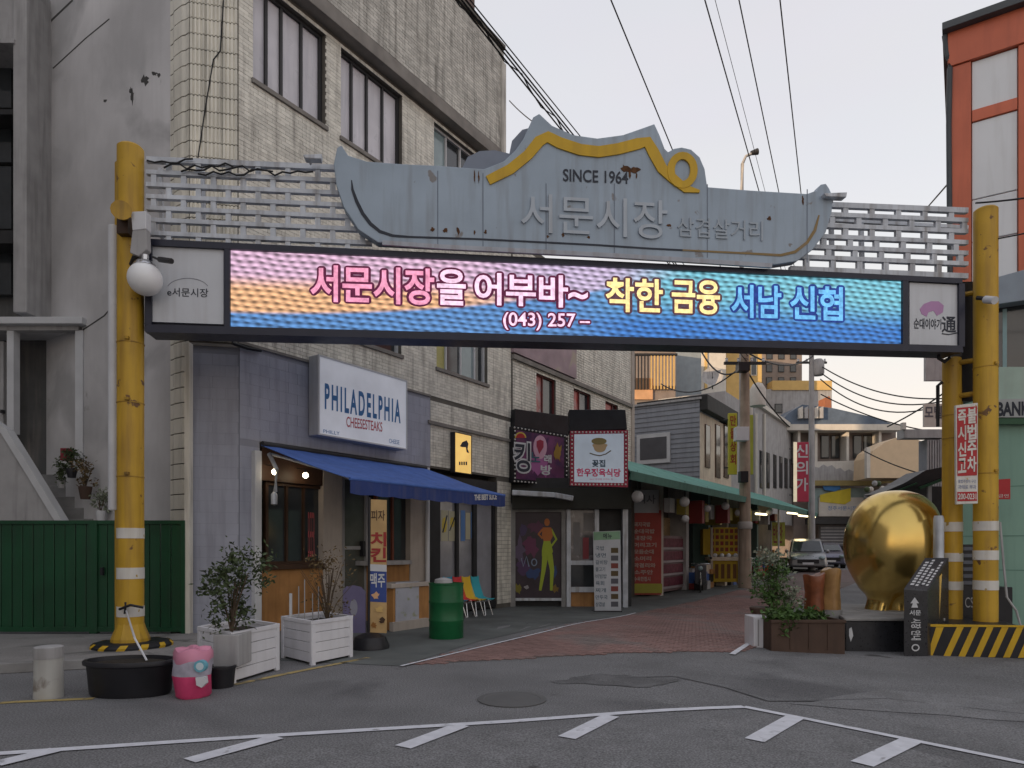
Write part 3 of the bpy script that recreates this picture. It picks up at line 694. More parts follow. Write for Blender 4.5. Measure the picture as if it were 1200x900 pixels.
# small yellow box sign
YS = thing('box_sign', 'small glowing yellow box sign with a bird shape on the pale tiled wall', 'sign', FAC.px(543, 555, .1))
mb = MB(); mb.fb(FAC, 533, 553, 508, 555, .0, .16); part('sign_case', mb, DFRAME, YS)
mb = MB(); mb.fb(FAC, 534, 552, 509, 554, .16, .17); part('sign_face', mb, M('glowing_yellow_face', (.85, .55, .16), .5, var=.15, emis=.45), YS)
mb = MB(); mb.prism(FAC, [(539, 523), (542, 518), (547, 516), (549, 520), (548, 526), (550, 531), (547, 530), (546, 524), (542, 524)], .171, .174); part('sign_motif', mb, DKTXT, YS)
mb = MB(); [mb.fb(FAC, 538 + i * 2.6, 539.6 + i * 2.6, 541, 545, .171, .174) for i in range(4)]; part('print', mb, DKTXT, YS)
# ------------------------------------------------------------------ the arch
AR = thing('market_arch', 'wide market gate arch with yellow posts, blue-grey crest board and LED screen', 'arch', gp(152, 764))
def post(px, ytop, ybase, base, wpx, bands, Y=None, dirty=False):
    b = gp(px, ybase) if Y is None else Vector(((px - 600) / F * Y, Y, G((px - 600) / F * Y, Y)))
    Y = b.y; r = wpx / 2 / F * Y; zt = CH + (H - ytop) / F * Y
    mb = MB(); mb.lathe((b.x, b.y, b.z), [(r, 0), (r, zt - b.z - .03), (r - .03, zt - b.z), (.001, zt - b.z)], 28); p = part('post', mb, YEL if not dirty else YELR, AR, smooth=True)
    for (y0, y1) in bands:
        za, zb = CH + (H - y1) / F * Y, CH + (H - y0) / F * Y
        mb = MB(); mb.lathe((b.x, b.y, za), [(r - .01, 0), (r + .006, 0), (r + .006, zb - za), (r - .01, zb - za)], 28); part('reflective_band', mb, RWHITE, p, smooth=True)
    return b, r, p
bL, rL, pL = post(153, 172, 762, 0, 28.5, ((619, 631), (665, 678), (710, 722)), Y=10.25)
mb = MB(); mb.lathe((bL.x, bL.y, bL.z), [(rL + .09, 0), (rL + .08, .22), (rL + .02, .38), (rL, .45)], 12); part('post_flare', mb, YEL, AR)
b2, r2, p2 = post(147, 192, 762, 0, 22, (), Y=10.85)
mb = MB(); mb.lathe((-6.04, 10.35, 2.15), [(.075, 0), (.075, 4.3)], 14); part('white_pipe', mb, WHITE, AR, smooth=True)
bR, rR, pR = post(1155, 245, 735, 0, 25, ((611, 622), (645, 656), (680, 691)), Y=11.9)
bQ, rQ, pQ = post(1116, 420, 730, 0, 21, ((612, 623), (648, 658), (681, 691)), Y=12.35)
PR = Pl(bQ.x, bQ.y, bR.x - bQ.x, bR.y - bQ.y)
for (y, c_) in ((346, 0), (425, 0), (464, 1), (516, 0)):
    mb = MB(); mb.tube([P3(1118, y + 1, 12.3), P3(1150, y - 4, 11.9)], .045, 8); part('rung', mb, YELR, AR, smooth=True)
mb = MB(); mb.prism(FP(12.2), [(1126, 330), (1143, 330), (1141, 470), (1128, 470)], -.25, 0); part('cable_trunk', mb, BLACK, AR)
for (c_, r_, Y_, ys_, p_) in ((bL, rL, 10.25, (404, 474, 560), pL), (bR, rR, 11.9, (432, 556), pR), (bQ, rQ, 12.35, (488, 515), pQ)):
    for y in ys_:
        zc_ = CH + (H - y) / F * Y_; mb = MB(); mb.lathe((c_.x, c_.y, zc_), [(r_ - .01, 0), (r_ + .007, .004), (r_ + .007, .02), (r_ - .01, .024)], 28); part('weld_seam', mb, YELR, p_, smooth=True)
        mb = MB(); mb.box(c_.x + .02, c_.x + .08, c_.y - r_ - .03, c_.y - r_ + .02, zc_ + .03, zc_ + .07); part('lug', mb, YELR, p_)
# lattices: each bar its own piece
def lattice(x0, x1, ys, slope, shift, per, lim=None):
    for i, y in enumerate(ys):
        xs_ = x0 if lim is None else x0; xe = x1(y) if callable(x1) else x1; xb = x0(y) if callable(x0) else x0
        mb = MB(); mb.strip(BM, [(xb, y + slope * (xb - shift)), (xe, y + slope * (xe - shift))], 4.9 if 0 < i < len(ys) - 1 else 6, -.12, -.04); part('lattice_bar', mb, STEEL, AR)
        if i < len(ys) - 1:
            x = xb + per * (.25 if i % 2 else .75)
            while x < xe - 4:
                yy = y + slope * (x - shift); mb = MB(); mb.strip(BM, [(x, yy + 2), (x, yy + (ys[i + 1] - y) - 2)], 6, -.11, -.05); part('lattice_stub', mb, STEEL, AR); x += per
lattice(171, lambda y: 425 + (y - 200) * .15, [186, 201, 215.5, 229.5, 243, 257, 272.5, 283], .045, 175, 35)
lattice(lambda y: 968 - max(0, (y - 266)) * .8, 1135, [241, 252.5, 265.5, 278.5, 291, 303.5, 318], .042, 1012, 31)
for x0, x1, ys0 in ((172, 420, 190), (960, 1135, 244)):
    for j in range(1):
        mb = MB(); mb.strip(BM, [(x0, ys0 + 12 + j * 28), (x1, ys0 + 22 + j * 28)], 4, -.62, -.55); part('rear_rail', mb, STEEL, AR)
    for j in range(2):
        x = x0 + 15 + j * (x1 - x0) / 5; mb = MB(); mb.strip(BM, [(x, ys0 + 6), (x + 2, ys0 + 88)], 4, -.63, -.56); part('rear_upright', mb, STEEL, AR)
# vines and tangled cable on the left lattice
r = random.Random(3)
for k in range(4):
    pts = []; x = 172 + k * 20; 
    while x < 235 + k * 45: pts.append(BM.px(x, 189 + r.uniform(-3, 5) + k * 4, .0)); x += 9
    mb = MB(); mb.tube(pts, .014, 5); part('tangled_cable', mb, WIRE, AR)
# crest board
out_ = [(395, 173), (400, 170), (408, 182), (430, 189), (470, 192), (513, 194), (567, 198), (590, 189), (604, 176), (613, 163), (619, 150), (625, 137), (632, 133), (647, 147), (672, 158), (700, 162), (730, 158), (753, 150), (767, 145), (773, 158), (779, 174), (783, 178), (790, 174), (799, 172.5), (810, 175), (820, 184), (826, 198), (828, 212), (829, 219),
        (880, 223), (946, 227), (957, 223), (962, 216), (968, 215), (972, 221), (976, 230), (975, 248), (968, 272), (952, 293), (934, 306), (908, 310), (800, 303), (700, 297), (600, 292), (520, 288), (443, 284), (420, 269), (403, 243), (394, 217), (391, 192)]
mb = MB(); mb.prism(BM, out_, -.02, .16); bd = part('crest_board', mb, BOARD, AR, bevel=.012)
back = [(540, 200), (548, 184), (562, 177), (580, 176), (597, 180), (600, 165), (612, 152), (620, 150), (640, 160), (640, 205)]
mb = MB(); mb.prism(BM, back, -.20, -.05); part('rear_crest', mb, M('rear_board_grey', (.2, .23, .29), .5, var=.1), AR)
mb = MB(); mb.strip(BM, [(448, 284), (520, 289), (600, 293), (700, 298), (800, 304), (905, 311)], 5, .161, .20); part('board_rim', mb, BOARDR, AR)
edge = out_[35:] 
mb = MB(); mb.strip(BM, [(412, 211), (413, 222), (418, 236), (425, 250), (434, 262), (445, 271), (460, 276), (480, 277.5), (560, 280), (640, 284), (700, 287), (760, 291), (800, 293)], [1, 3, 4, 4, 4, 3.5, 3, 2.2, 2, 2, 2, 2, 2], .161, .168); part('board_groove', mb, DKTXT, AR)
mb = MB(); mb.strip(BM, [(800, 293), (880, 297), (915, 299), (932, 295), (946, 284), (955, 270), (960, 252)], [2, 2.4, 3, 3.5, 3.5, 3.5, 1.5], .161, .168); part('board_groove', mb, M('ochre_groove', (.25, .17, .07), .6, streak=.4), AR)
mb = MB(); mb.strip(BM, [(572, 211), (598, 198), (619, 181), (632, 165), (642, 160), (656, 167), (680, 175), (702, 177.5), (725, 174), (748, 168), (759, 166), (766, 178), (776, 197), (790, 210), (804, 221), (820, 224)], [11, 12, 12, 13, 13, 13, 13, 13, 13, 13, 13, 13, 12, 11, 9, 3], .161, .185); part('yellow_roof_line', mb, MUST, AR)
mb = MB(); mb.strip(BM, ell(800, 199, 13.5, 17, 24), 8.5, .161, .192, closed=True); part('yellow_ring', mb, MUST, AR)
mb = MB(); 
for x in (513, 566, 640, 720, 829, 946): mb.strip(BM, [(x, 200 + (x - 513) * .05 if x < 600 or x > 800 else 215), (x, 286 + (x - 513) * .05)], 1.1, .161, .1635)
part('panel_seam', mb, M('dark_seam_grey', (.17, .2, .25), .6), AR)  # thin darker strips marking the joints of the metal sheets
text(AR, 'SINCE 1964', BM, rq(660, 736, 198, 212, .045), .168, DKTXT, bold=.015)
text(AR, '서문시장', BM, rq(611, 782, 226, 271, .055), .19, EMBOSS, thick=.014, bold=.004, name='raised_lettering')
text(AR, '삼겹살거리', BM, rq(794, 894, 254, 277, .05), .18, M('faint_letter', (.36, .41, .465), .45), thick=.012, name='raised_lettering')
def blotch(mb, pl, x, y, rx, ry, d, seed, n=14):
    r = random.Random(seed); mb.prism(pl, [(x + rx * math.cos(t) * r.uniform(.45, 1.15), y + ry * math.sin(t) * r.uniform(.45, 1.15)) for t in [i * 2 * math.pi / n for i in range(n)]], d - .002, d + .003)
mb = MB()
for i, (x, y, rx, ry) in enumerate(((733, 197, 7, 5), (744, 199, 7, 4), (738, 204, 2, 7), (746, 206, 1.5, 4), (507, 269, 3, 3), (522, 270, 3, 3), (537, 270, 2, 6), (556, 272, 1.6, 3), (569, 272, 2, 3), (660, 275, 2, 3), (642, 277, 1.5, 2), (690, 278, 2, 2), (784, 264, 3, 2), (902, 256, 3, 3), (556, 207, 1, 9), (561, 207, 1, 8), (941, 235, 1.3, 7))):
    mb = MB(); blotch(mb, BM, x, y, rx, ry, .163, i + 5); part('rust_patch', mb, RUST, AR)
# LED display
mb = MB(); mb.prism(BM, [(170, 283), (1128, 329), (1129, 412), (169, 388)], -.45, .0); part('screen_case', mb, NAVYF, AR, bevel=.01)
mb = MB()
for q in ([(172, 279.5), (1128, 326), (1128, 332), (172, 287)], [(172, 380), (1128, 405), (1129, 413), (170, 389)]): mb.prism(BM, q, .0, .10)
for (x, y0, y1) in ((174, 287, 380), (266, 291, 383), (1061.5, 329, 404), (1127.5, 332, 406)): mb.prism(BM, [(x - 3.4, y0), (x + 3.4, y0), (x + 3.4, y1), (x - 3.4, y1)], .0, .095)
part('screen_frame', mb, NAVYF, AR)
def ledmat():
    m = bpy.data.materials.new('led_picture'); m.use_nodes = True; nt = m.node_tree; n = nt.nodes; l = nt.links.new; b = n['Principled BSDF']
    uv = n.new('ShaderNodeUVMap'); s = n.new('ShaderNodeSeparateXYZ'); l(uv.outputs[0], s.inputs[0])
    def mth(op, a, bb=None, c=None):
        q = n.new('ShaderNodeMath'); q.operation = op
        for i, v in enumerate((a, bb, c)):
            if v is None: continue
            if isinstance(v, (int, float)): q.inputs[i].default_value = v
            else: l(v, q.inputs[i])
        return q.outputs[0]
    def mix(f, a, bb):
        q = n.new('ShaderNodeMix'); q.data_type = 'RGBA'; l(f, q.inputs['Factor'])
        for k, v in (('A', a), ('B', bb)):
            if isinstance(v, tuple): q.inputs[k].default_value = v + (1,)
            else: l(v, q.inputs[k])
        return q.outputs['Result']
    def step(v, a, w_): 
        q = n.new('ShaderNodeMapRange'); q.interpolation_type = 'SMOOTHSTEP'; q.inputs['From Min'].default_value = a - w_; q.inputs['From Max'].default_value = a + w_; l(v, q.inputs['Value']); return q.outputs[0]
    u, v = s.outputs['X'], s.outputs['Y']                     # v: 0 bottom, 1 top
    pink, orange, blue, dblue, teal, mauve = (.62, .40, .55), (.76, .42, .22), (.09, .23, .50), (.035, .12, .42), (.17, .47, .58), (.52, .42, .60)
    # warm area left: pink above orange; blue wave below; teal to the right
    c = mix(step(v, .58, .12), orange, pink)
    c = mix(step(u, .38, .10), c, mauve)
    orr = mth('SUBTRACT', v, mth('MULTIPLY', u, .35))
    wave = mth('SUBTRACT', v, mth('ADD', mth('MULTIPLY', mth('MULTIPLY', u, u), 1.7), .20))
    ble = mix(step(v, .75, .35), blue, (.22, .42, .64))
    c = mix(step(wave, 0.0, .03), ble, c)
    tl = mix(step(v, .45, .25), (.04, .17, .50), teal)
    c = mix(step(mth('ADD', u, mth('MULTIPLY', v, -.10)), .50, .07), c, tl)
    nz = n.new('ShaderNodeTexNoise'); nz.inputs['Scale'].default_value = 3; mp_ = n.new('ShaderNodeMapping'); mp_.inputs['Scale'].default_value = (7, 1.2, 1); l(uv.outputs[0], mp_.inputs[0]); l(mp_.outputs[0], nz.inputs['Vector'])
    ph = mth('ADD', mth('MULTIPLY', v, 92), mth('ADD', mth('MULTIPLY', u, 60), mth('MULTIPLY', nz.outputs['Fac'], 7)))
    sn = mth('SINE', ph); s2 = mth('SINE', mth('ADD', mth('MULTIPLY', u, 420), mth('MULTIPLY', mth('FLOOR', mth('DIVIDE', ph, 6.283)), 2.1)))
    k = mth('ADD', 1.0, mth('ADD', mth('MULTIPLY', sn, .42), mth('MULTIPLY', s2, .30)))
    vm = n.new('ShaderNodeVectorMath'); vm.operation = 'SCALE'; l(c, vm.inputs[0]); l(k, vm.inputs['Scale'])
    b.inputs['Base Color'].default_value = (.02, .02, .02, 1); b.inputs['Roughness'].default_value = .6
    l(vm.outputs[0], b.inputs['Emission Color']); b.inputs['Emission Strength'].default_value = .64
    return m
mb = MB(); TL, TR, BR, BL = [BM.px(x, y, .045) for x, y in ((270, 288), (1060, 328), (1060, 407), (270, 385))]
NX = 40
for i in range(NX + 1):
    s = i / NX; mb.v += [tuple(BL.lerp(BR, s)), tuple(TL.lerp(TR, s))]
for i in range(NX): mb.f.append((2 * i, 2 * i + 2, 2 * i + 3, 2 * i + 1))
scr = part('led_screen', mb, ledmat(), AR, fix=False)
ul = scr.data.uv_layers.new(name='UVMap')
for p in scr.data.polygons:
    for li in p.loop_indices:
        vi = scr.data.loops[li].vertex_index; ul.data[li].uv = ((vi // 2) / NX, vi % 2)
def ledt(name, col, e=1.0, sc=55, wob=.35): return M(name, col, .7, var=wob, scale=sc * .25, emis=e)
OUTL = ledt('led_plum_outline', (.075, .01, .035), .7); OUTY = ledt('led_brown_outline', (.08, .035, .05), .6); OUTB = ledt('led_navy_outline', (.015, .035, .18), .7)
LP, LW, LY, LB = ledt('led_rose_letter', (.62, .24, .36), .8), ledt('led_white_letter', (.70, .48, .62), .8), ledt('led_amber_letter', (.82, .60, .26), .8), ledt('led_blue_letter', (.12, .36, .62), .75)
def outline(s, q, mat, px_):
    vs, fs = glyphs(s, .012); x0 = min(v[0] for v in vs); x1 = max(v[0] for v in vs); y0 = min(v[1] for v in vs); y1 = max(v[1] for v in vs); mb = MB()
    for k in range(16):                                 # the dark rim: the glyph spread outwards all round
        ox, oy = px_ * math.cos(k * math.pi / 8), px_ * math.sin(k * math.pi / 8); d = .0465 + k * .0003
        TL, TR, BR, BL = [(BM.a(x + ox, d), BM.z(x + ox, y + oy, d)) for x, y in q]; P = []
        for x, y in vs:
            a = (x - x0) / (x1 - x0); t = (y - y0) / (y1 - y0)
            P.append(BM.at((BL[0] * (1 - a) + BR[0] * a) * (1 - t) + (TL[0] * (1 - a) + TR[0] * a) * t, d, (BL[1] * (1 - a) + BR[1] * a) * (1 - t) + (TL[1] * (1 - a) + TR[1] * a) * t))
        mb.add(P, fs)
    part('led_lettering', mb, mat, AR, fix=False)
def ledtext(s, x0, x1, yt, yb, sl, inner, outer, b=.085, bi=.022):
    outline(s, rq(x0, x1, yt, yb, sl), outer, 3.3 if yb - yt > 25 else 2.2)
    text(AR, s, BM, rq(x0, x1, yt, yb, sl), .055, inner, bold=bi, name='led_lettering')
ledtext('서문시장', 365, 508, 311, 352, .035, LP, OUTL); ledtext('을', 513, 545, 316, 356, .035, LW, OUTL)
ledtext('어부바~', 557, 688, 320, 356, .035, LW, OUTL); ledtext('착한', 711, 776, 326, 364, .035, LY, OUTY); ledtext('금융', 788, 843, 328, 366, .035, LY, OUTY)
ledtext('서남', 858, 915, 334, 371, .035, LB, OUTB); ledtext('신협', 927, 987, 335, 373, .035, LB, OUTB)
ledtext('(043) 257 –', 590, 691, 366, 386, .02, LW, OUTL, b=.075, bi=.015)
PAN = M('end_panel_grey', (.56, .58, .62), .4, var=.08, scale=1.5, streak=.2)
mb = MB(); mb.prism(BM, [(178, 288), (262, 292), (262, 380), (178, 377)], .0, .05); part('end_panel', mb, PAN, AR, label='pale left end panel with market lettering')
mb = MB(); mb.prism(BM, [(1066, 331), (1124, 334), (1124, 410), (1066, 408)], .0, .05); part('end_panel', mb, PAN, AR, label='pale right end panel with a pink mark')
text(AR, 'e서문시장', BM, rq(196, 244, 337, 347, .03), .054, DKTXT, bold=.01)
text(AR, '순대이야기', BM, rq(1071, 1103, 373, 385, .03), .054, DKTXT, bold=.02); text(AR, '通', BM, rq(1104, 1120, 371, 389, .03), .054, DKTXT, bold=.02)
mb = MB(); mb.strip(BM, [(1104, 391), (1112, 392), (1122, 390)], 1.3, .051, .055); part('print', mb, DKTXT, AR)
mb = MB(); mb.prism(BM, [(1078, 362), (1083, 356), (1091, 353), (1100, 353), (1106, 358), (1105, 366), (1098, 370), (1094, 364), (1088, 366), (1086, 371), (1080, 368)], .051, .055); part('print', mb, flat('lilac_print', (.45, .25, .45)), AR)
mb = MB(); mb.strip(BM, ell(220, 340, 25, 14, 16, 20, 160), .8, .051, .054); part('print', mb, flat('pale_grey_print', (.25, .26, .3)), AR)
mb = MB(); mb.tube([BM.px(1100, 409, -.2), P3(1100, 420, 12.1), P3(1107, 424, 12.1), P3(1113, 419, 12.1)], .03, 6); mb.tube([P3(1104, 448, 12.2), P3(1099, 452, 12.2), P3(1099, 500, 12.2)], .03, 6); part('cable_loop', mb, WIRE, AR, smooth=True)

# lamps, horn and camera fixed on the left post
GLP = thing('globe_lamp', 'white globe lamp on a bracket of the left yellow post', 'lamp', P3(170, 345, 9.95))
mb = MB(); mb.sphere(P3(170, 327, 9.9), .235, 28, 18); part('globe', mb, GLOBE, GLP, smooth=True)
mb = MB(); mb.lathe(tuple(P3(170, 312, 9.9)), [(.16, 0), (.12, .06), (.05, .09), (.05, .16)], 16); part('collar', mb, CHROME, GLP, smooth=True)
mb = MB(); mb.tube([P3(166, 300, 9.95), P3(157, 302, 10.0), P3(154, 310, 10.1)], .035, 8); part('bracket', mb, DFRAME, GLP, smooth=True)
HR = thing('horn_speaker', 'yellow horn loudspeaker clamped to the left yellow post', 'speaker', P3(143, 262, 10.0))
mb = MB(); mb.tube([P3(150, 258, 10.1), P3(144, 252, 9.9), P3(142, 246, 9.75)], [.05, .07, .14], 14); mb.sphere(P3(144, 250, 9.9), .1, 12, 8); part('horn', mb, YELR, HR, smooth=True)
mb = MB(); mb.box(*[v for v in (P3(139, 0, 10).x, P3(152, 0, 10).x, 9.95, 10.15, P3(0, 275, 10).z, P3(0, 254, 10).z)]); part('driver_box', mb, DWOOD, HR)
SL_ = thing('floodlight_box', 'white and grey box floodlight above the globe lamp on left post', 'floodlight', P3(162, 300, 9.9))
FPa = FP(9.85)
mb = MB(); mb.prism(FPa, [(153, 248), (171, 247), (171, 268), (155, 270)], -.15, 0); part('housing', mb, WHITE, SL_, bevel=.01)
mb = MB(); mb.prism(FPa, [(155, 270), (171, 268), (172, 292), (162, 300), (152, 296)], -.14, -.01); part('hood', mb, GREYW, SL_, bevel=.01)
CT = thing('bullet_camera', 'small dark bullet camera beside the left end panel', 'camera', P3(190, 310, 9.9))
mb = MB(); mb.tube([P3(179, 301, 9.9), P3(188, 305, 9.85)], .018, 6); part('arm', mb, DFRAME, CT)
mb = MB(); mb.tube([P3(187, 304, 9.85), P3(201, 306, 9.7)], .04, 8); part('camera_body', mb, DFRAME, CT)
for (x, y, nm, lb) in ((355, 181, 0, 'grey floodlight above the left lattice of the arch'), (966, 226, 1, 'grey floodlight at the right tip of the crest board')):
    T = thing('floodlight', lb, 'floodlight', BM.px(x + 10, y + 6, .1))
    w_ = 22 if nm == 0 else 27
    mb = MB(); mb.prism(BM, [(x, y), (x + w_, y - 1), (x + w_ - 1, y + 5), (x + 2, y + 4)], .12, .26); part('lamp_head', mb, STEEL, T, bevel=.01)
    mb = MB(); mb.tube([BM.px(x + 8, y + 4, .25), BM.px(x + 9, y + 11, .02)], .02, 6); part('bracket', mb, STEEL, T)
RCM = thing('bullet_camera', 'white bullet camera on a short arm of the right yellow post', 'camera', P3(1160, 352, 11.6))
mb = MB(); mb.tube([P3(1145, 349, 11.75), P3(1156, 350, 11.6)], .035, 8); part('arm', mb, DFRAME, RCM)
mb = MB(); mb.tube([P3(1155, 351, 11.6), P3(1166, 352, 11.4)], .065, 10); part('camera_body', mb, WHITE, RCM, smooth=True)

# plinths of the posts, black and yellow hazard stripes
def hazard(name, lab, pts, z0, z1, stripes, seed):
    """pts: ground polygon (world xy) front edge first two points"""
    n = len(pts); T = thing(name, lab, 'post base', (sum(p[0] for p in pts) / n, sum(p[1] for p in pts) / n, z0))
    mb = MB(); mb.add([(x, y, z0) for x, y in pts] + [(x, y, z1) for x, y in pts], [tuple(range(n)), tuple(range(n, 2 * n))] + [(i, (i + 1) % n, (i + 1) % n + n, i + n) for i in range(n)])
    part('plinth_block', mb, BLACK, T, bevel=.02)
    return T
fL, fR = gp(1089, 768), gp(1206, 772)
z1 = CH + (H - 733) / F * fL.y
HB = hazard('post_plinth', 'black and yellow striped concrete base under the right posts', [(fL.x, fL.y), (fR.x, fR.y), (fR.x + .5, fR.y + 1.6), (fL.x + .25, fL.y + 1.75)], -.25, z1, 9, 1)
HP = Pl(fL.x, fL.y, fR.x - fL.x, fR.y - fL.y)
for i in range(7):
    x = 1088 + i * 17.5; a = 9
    q = [(x + 16, 734.5 + i * .1), (x + 24, 734.5 + i * .1), (x + 8, 769 + i * .3), (max(1089.5, x), 769 + i * .3)]
    if i == 0: q = [(1097, 735), (1106, 735), (1093, 768), (1090, 768), (1090, 757)]
    mb = MB(); mb.prism(HP, q, -.002, .005); part('yellow_stripe', mb, MUST, HB)
mb = MB(); mb.prism(HP, [(1090, 731.5), (1204, 733), (1204, 735), (1090, 734.5)], -.02, .012); part('yellow_edge', mb, MUST, HB)
lz = CH + (H - 756) / F * 9.95
HBL = thing('post_plinth', 'round black and yellow striped base under the left post', 'post base', (bL.x, bL.y, 0))
mb = MB(); mb.lathe((bL.x + .03, bL.y, 0), [(.55, 0), (.55, .13), (.5, .17), (.001, .18)], 28); part('plinth_block', mb, BLACK, HBL, smooth=True)
for k in range(12):
    a = -math.pi + k * .5236; mb = MB(); vs = []
    for (r_, zz) in ((.553, .02), (.553, .132), (.505, .172)):
        for s in (0, .1, .2): vs.append((bL.x + .03 + (r_ + .003) * math.cos(a + s + zz * 1.2), bL.y + (r_ + .003) * math.sin(a + s + zz * 1.2), zz + .003))
    mb.add(vs, [(0, 1, 4, 3), (1, 2, 5, 4), (3, 4, 7, 6), (4, 5, 8, 7)]); part('yellow_stripe', mb, MUST, HBL, fix=False)
# red parking notice between the right posts
NT = thing('parking_notice', 'tall red and white parking notice hung between the right yellow posts', 'sign', P3(1134, 592, 11.75))
NP = FP(11.7)
mb = MB(); mb.prism(NP, [(1120, 475), (1146, 472), (1146, 590), (1121, 591)], -.05, 0); part('board', mb, RWHITE, NT, bevel=.006)
mb = MB(); mb.prism(NP, [(1121.5, 478), (1145, 476), (1145, 557), (1122, 558)], .001, .005); mb.prism(NP, [(1122, 576.5), (1145, 576), (1145, 587), (1122, 587.5)], .001, .005); part('red_print', mb, REDP, NT)
for i, chh in enumerate('즉시신고'): text(NT, chh, NP, [(1123, 481 + i * 19), (1132, 480 + i * 19), (1132, 496 + i * 19), (1123, 497 + i * 19)], .009, RWHITE, bold=.03)
for i, chh in enumerate('불법주차'): text(NT, chh, NP, [(1134, 479 + i * 19), (1144, 478 + i * 19), (1144, 495 + i * 19), (1134, 496 + i * 19)], .009, RWHITE, bold=.03)
text(NT, '불법주정차 구간', NP, rq(1123, 1144, 562, 566), .009, flat('blue_grey_print', (.12, .15, .3))); text(NT, '과태료 부과', NP, rq(1123, 1144, 568, 573), .009, flat('blue_grey_print', (.12, .15, .3)))
text(NT, '200-0231', NP, rq(1123, 1144, 578.5, 585), .009, RWHITE, bold=.02)
R2 = thing('small_red_notice', 'small red notice on the mint wall right of the posts', 'sign', P3(1177, 586, 13.2)); NP2 = FP(13.1)
mb = MB(); mb.prism(NP2, [(1168, 562), (1184, 561), (1184, 585), (1168, 585)], -.04, 0); part('board', mb, REDP, R2)
text(R2, '금연', NP2, rq(1170, 1182, 579, 583), .005, RWHITE)
# ------------------------------------------------------------------ left edge: neighbour house, porch, stairs, green gate
NB = thing('neighbour_house', 'grey plastered neighbour house with white framed porch at the left edge', 'house', (-11.5, 14, 0))
N1 = FP(14.2)
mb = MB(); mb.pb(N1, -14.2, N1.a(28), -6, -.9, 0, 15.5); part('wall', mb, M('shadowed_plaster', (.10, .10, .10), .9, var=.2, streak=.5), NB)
mb = MB(); mb.pb(N1, -14.2, -13.6, -1, 28, 0, 17.5); part('unseen_shade_wall', mb, GREYW, NB)  # tall wall out of view, added to keep the low sun off the foreground
mb = MB(); mb.fb(N1, 15, 31, -20, 366, -.9, 0); part('column', mb, GREYW, NB, bevel=.02)
mb = MB(); mb.fb(N1, -60, 16, 45, 50, -.9, .05); mb.fb(N1, -60, 33, -30, 45, -.9, -.1); part('eave', mb, GREYW, NB)
for y0_, y1_ in ((270, 285), (128, 134)): mb = MB(); mb.fb(N1, -60, 15, y0_, y1_, -.9, -.2); part('floor_band', mb, DFRAME, NB)
for (x0, x1, y0, y1) in ((-20, 13, 135, 190), (-20, 13, 195, 268), (-20, 13, 286, 345), (-20, 13, 60, 126)):
    mb = MB(); mb.fb(N1, x0, x1, y0, y1, -.85, -.7); part('window', mb, GLASS, NB)
# porch
mb = MB(); mb.fb(N1, -60, 96, 371, 379, -1.6, .25); part('porch_roof', mb, WFRAME, NB, bevel=.01)
mb = MB(); mb.fb(N1, -40, 92, 379, 387, -.1, .1); part('porch_beam', mb, GREYW, NB)
mb = MB(); mb.fb(N1, 88, 97, 387, 560, -.1, .08); part('porch_post', mb, WFRAME, NB)
mb = MB(); mb.fb(N1, 8, 16, 387, 508, -.1, .08); part('porch_post', mb, WFRAME, NB)
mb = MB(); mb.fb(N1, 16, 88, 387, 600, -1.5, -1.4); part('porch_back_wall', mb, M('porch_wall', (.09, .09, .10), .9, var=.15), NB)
mb = MB(); mb.fb(N1, 18, 61, 404, 556, -1.4, -1.3); dd = part('porch_door', mb, M('pale_sheet_door', (.24, .26, .27), .5, var=.1, streak=.3), NB)
mb = MB(); mb.fb(N1, -20, 4, 400, 512, -.3, -.2); part('side_panel', mb, GREYW, NB)
mb = MB(); mb.fb(N1, 0, 3, 480, 484, -.2, -.12); part('door_handle', mb, BLACK, NB)
mb = MB(); mb.pb(N1, -14, N1.a(140), -.3, -.05, 0, N1.z(50, 610)); mb.fb(N1, -20, 130, 556, 620, -1.5, -.9); part('stair_base', mb, M('stair_concrete', (.13, .13, .13), .9, var=.2), NB)
for i in range(5):
    mb = MB(); mb.fb(N1, 42 + i * 4, 112, 556 + i * 13, 572 + i * 13, -.9 + i * .22, -.62 + i * .22); part('step', mb, STONE, NB, bevel=.01)
NS = FP(13.2)
mb = MB(); mb.prism(NS, [(-20, 500), (6, 508), (70, 614), (-20, 614)], -.12, 0); part('stair_parapet', mb, GREYW, NB)
mb = MB(); mb.strip(NS, [(-20, 489), (4, 505), (38, 560), (73, 618)], 8, -.16, .05); part('parapet_coping', mb, WFRAME, NB)
# potted plants on the stairs
for i, (x, yt, yb, Y, w_, lf, lb) in enumerate(((84, 533, 560, 13.7, 10, LEAF, 'dark leafy pot plant highest on the stairs'), (100, 548, 585, 13.6, 12, LEAFB, 'spreading dark pot plant midway down the stairs'), (118, 578, 612, 13.4, 9, LEAFW, 'pale leafed plant in a white pot behind the green gate'), (72, 545, 572, 13.9, 8, LEAF, 'small dark plant beside the pale porch door'))):
    b = P3(x, yb, Y); T = thing('potted_plant', lb, 'plant', b, 'pot plants on the stairs')
    hh = (yb - yt) / F * Y; rr = w_ / F * Y * .6
    mb = MB(); mb.lathe(tuple(b), [(rr * .7, 0), (rr, hh * .35), (rr, hh * .4), (rr * .85, hh * .4), (rr * .8, hh * .33), (.001, hh * .33)], 14); part('pot', mb, [BLACK, BROWNP, WHITE, GREYW][i], T, smooth=True)
    mb = MB(); stems(mb, b + Vector((0, 0, hh * .3)), b.z + hh, rr, 6, .01, i); part('stem', mb, STEM, T)
    mb = MB(); leaves(mb, (b.x, b.y, b.z + hh * .75), (rr * 1.6, rr * 1.6, hh * .45), 260, .07, i); part('foliage', mb, lf, T, fix=False, kind='stuff')
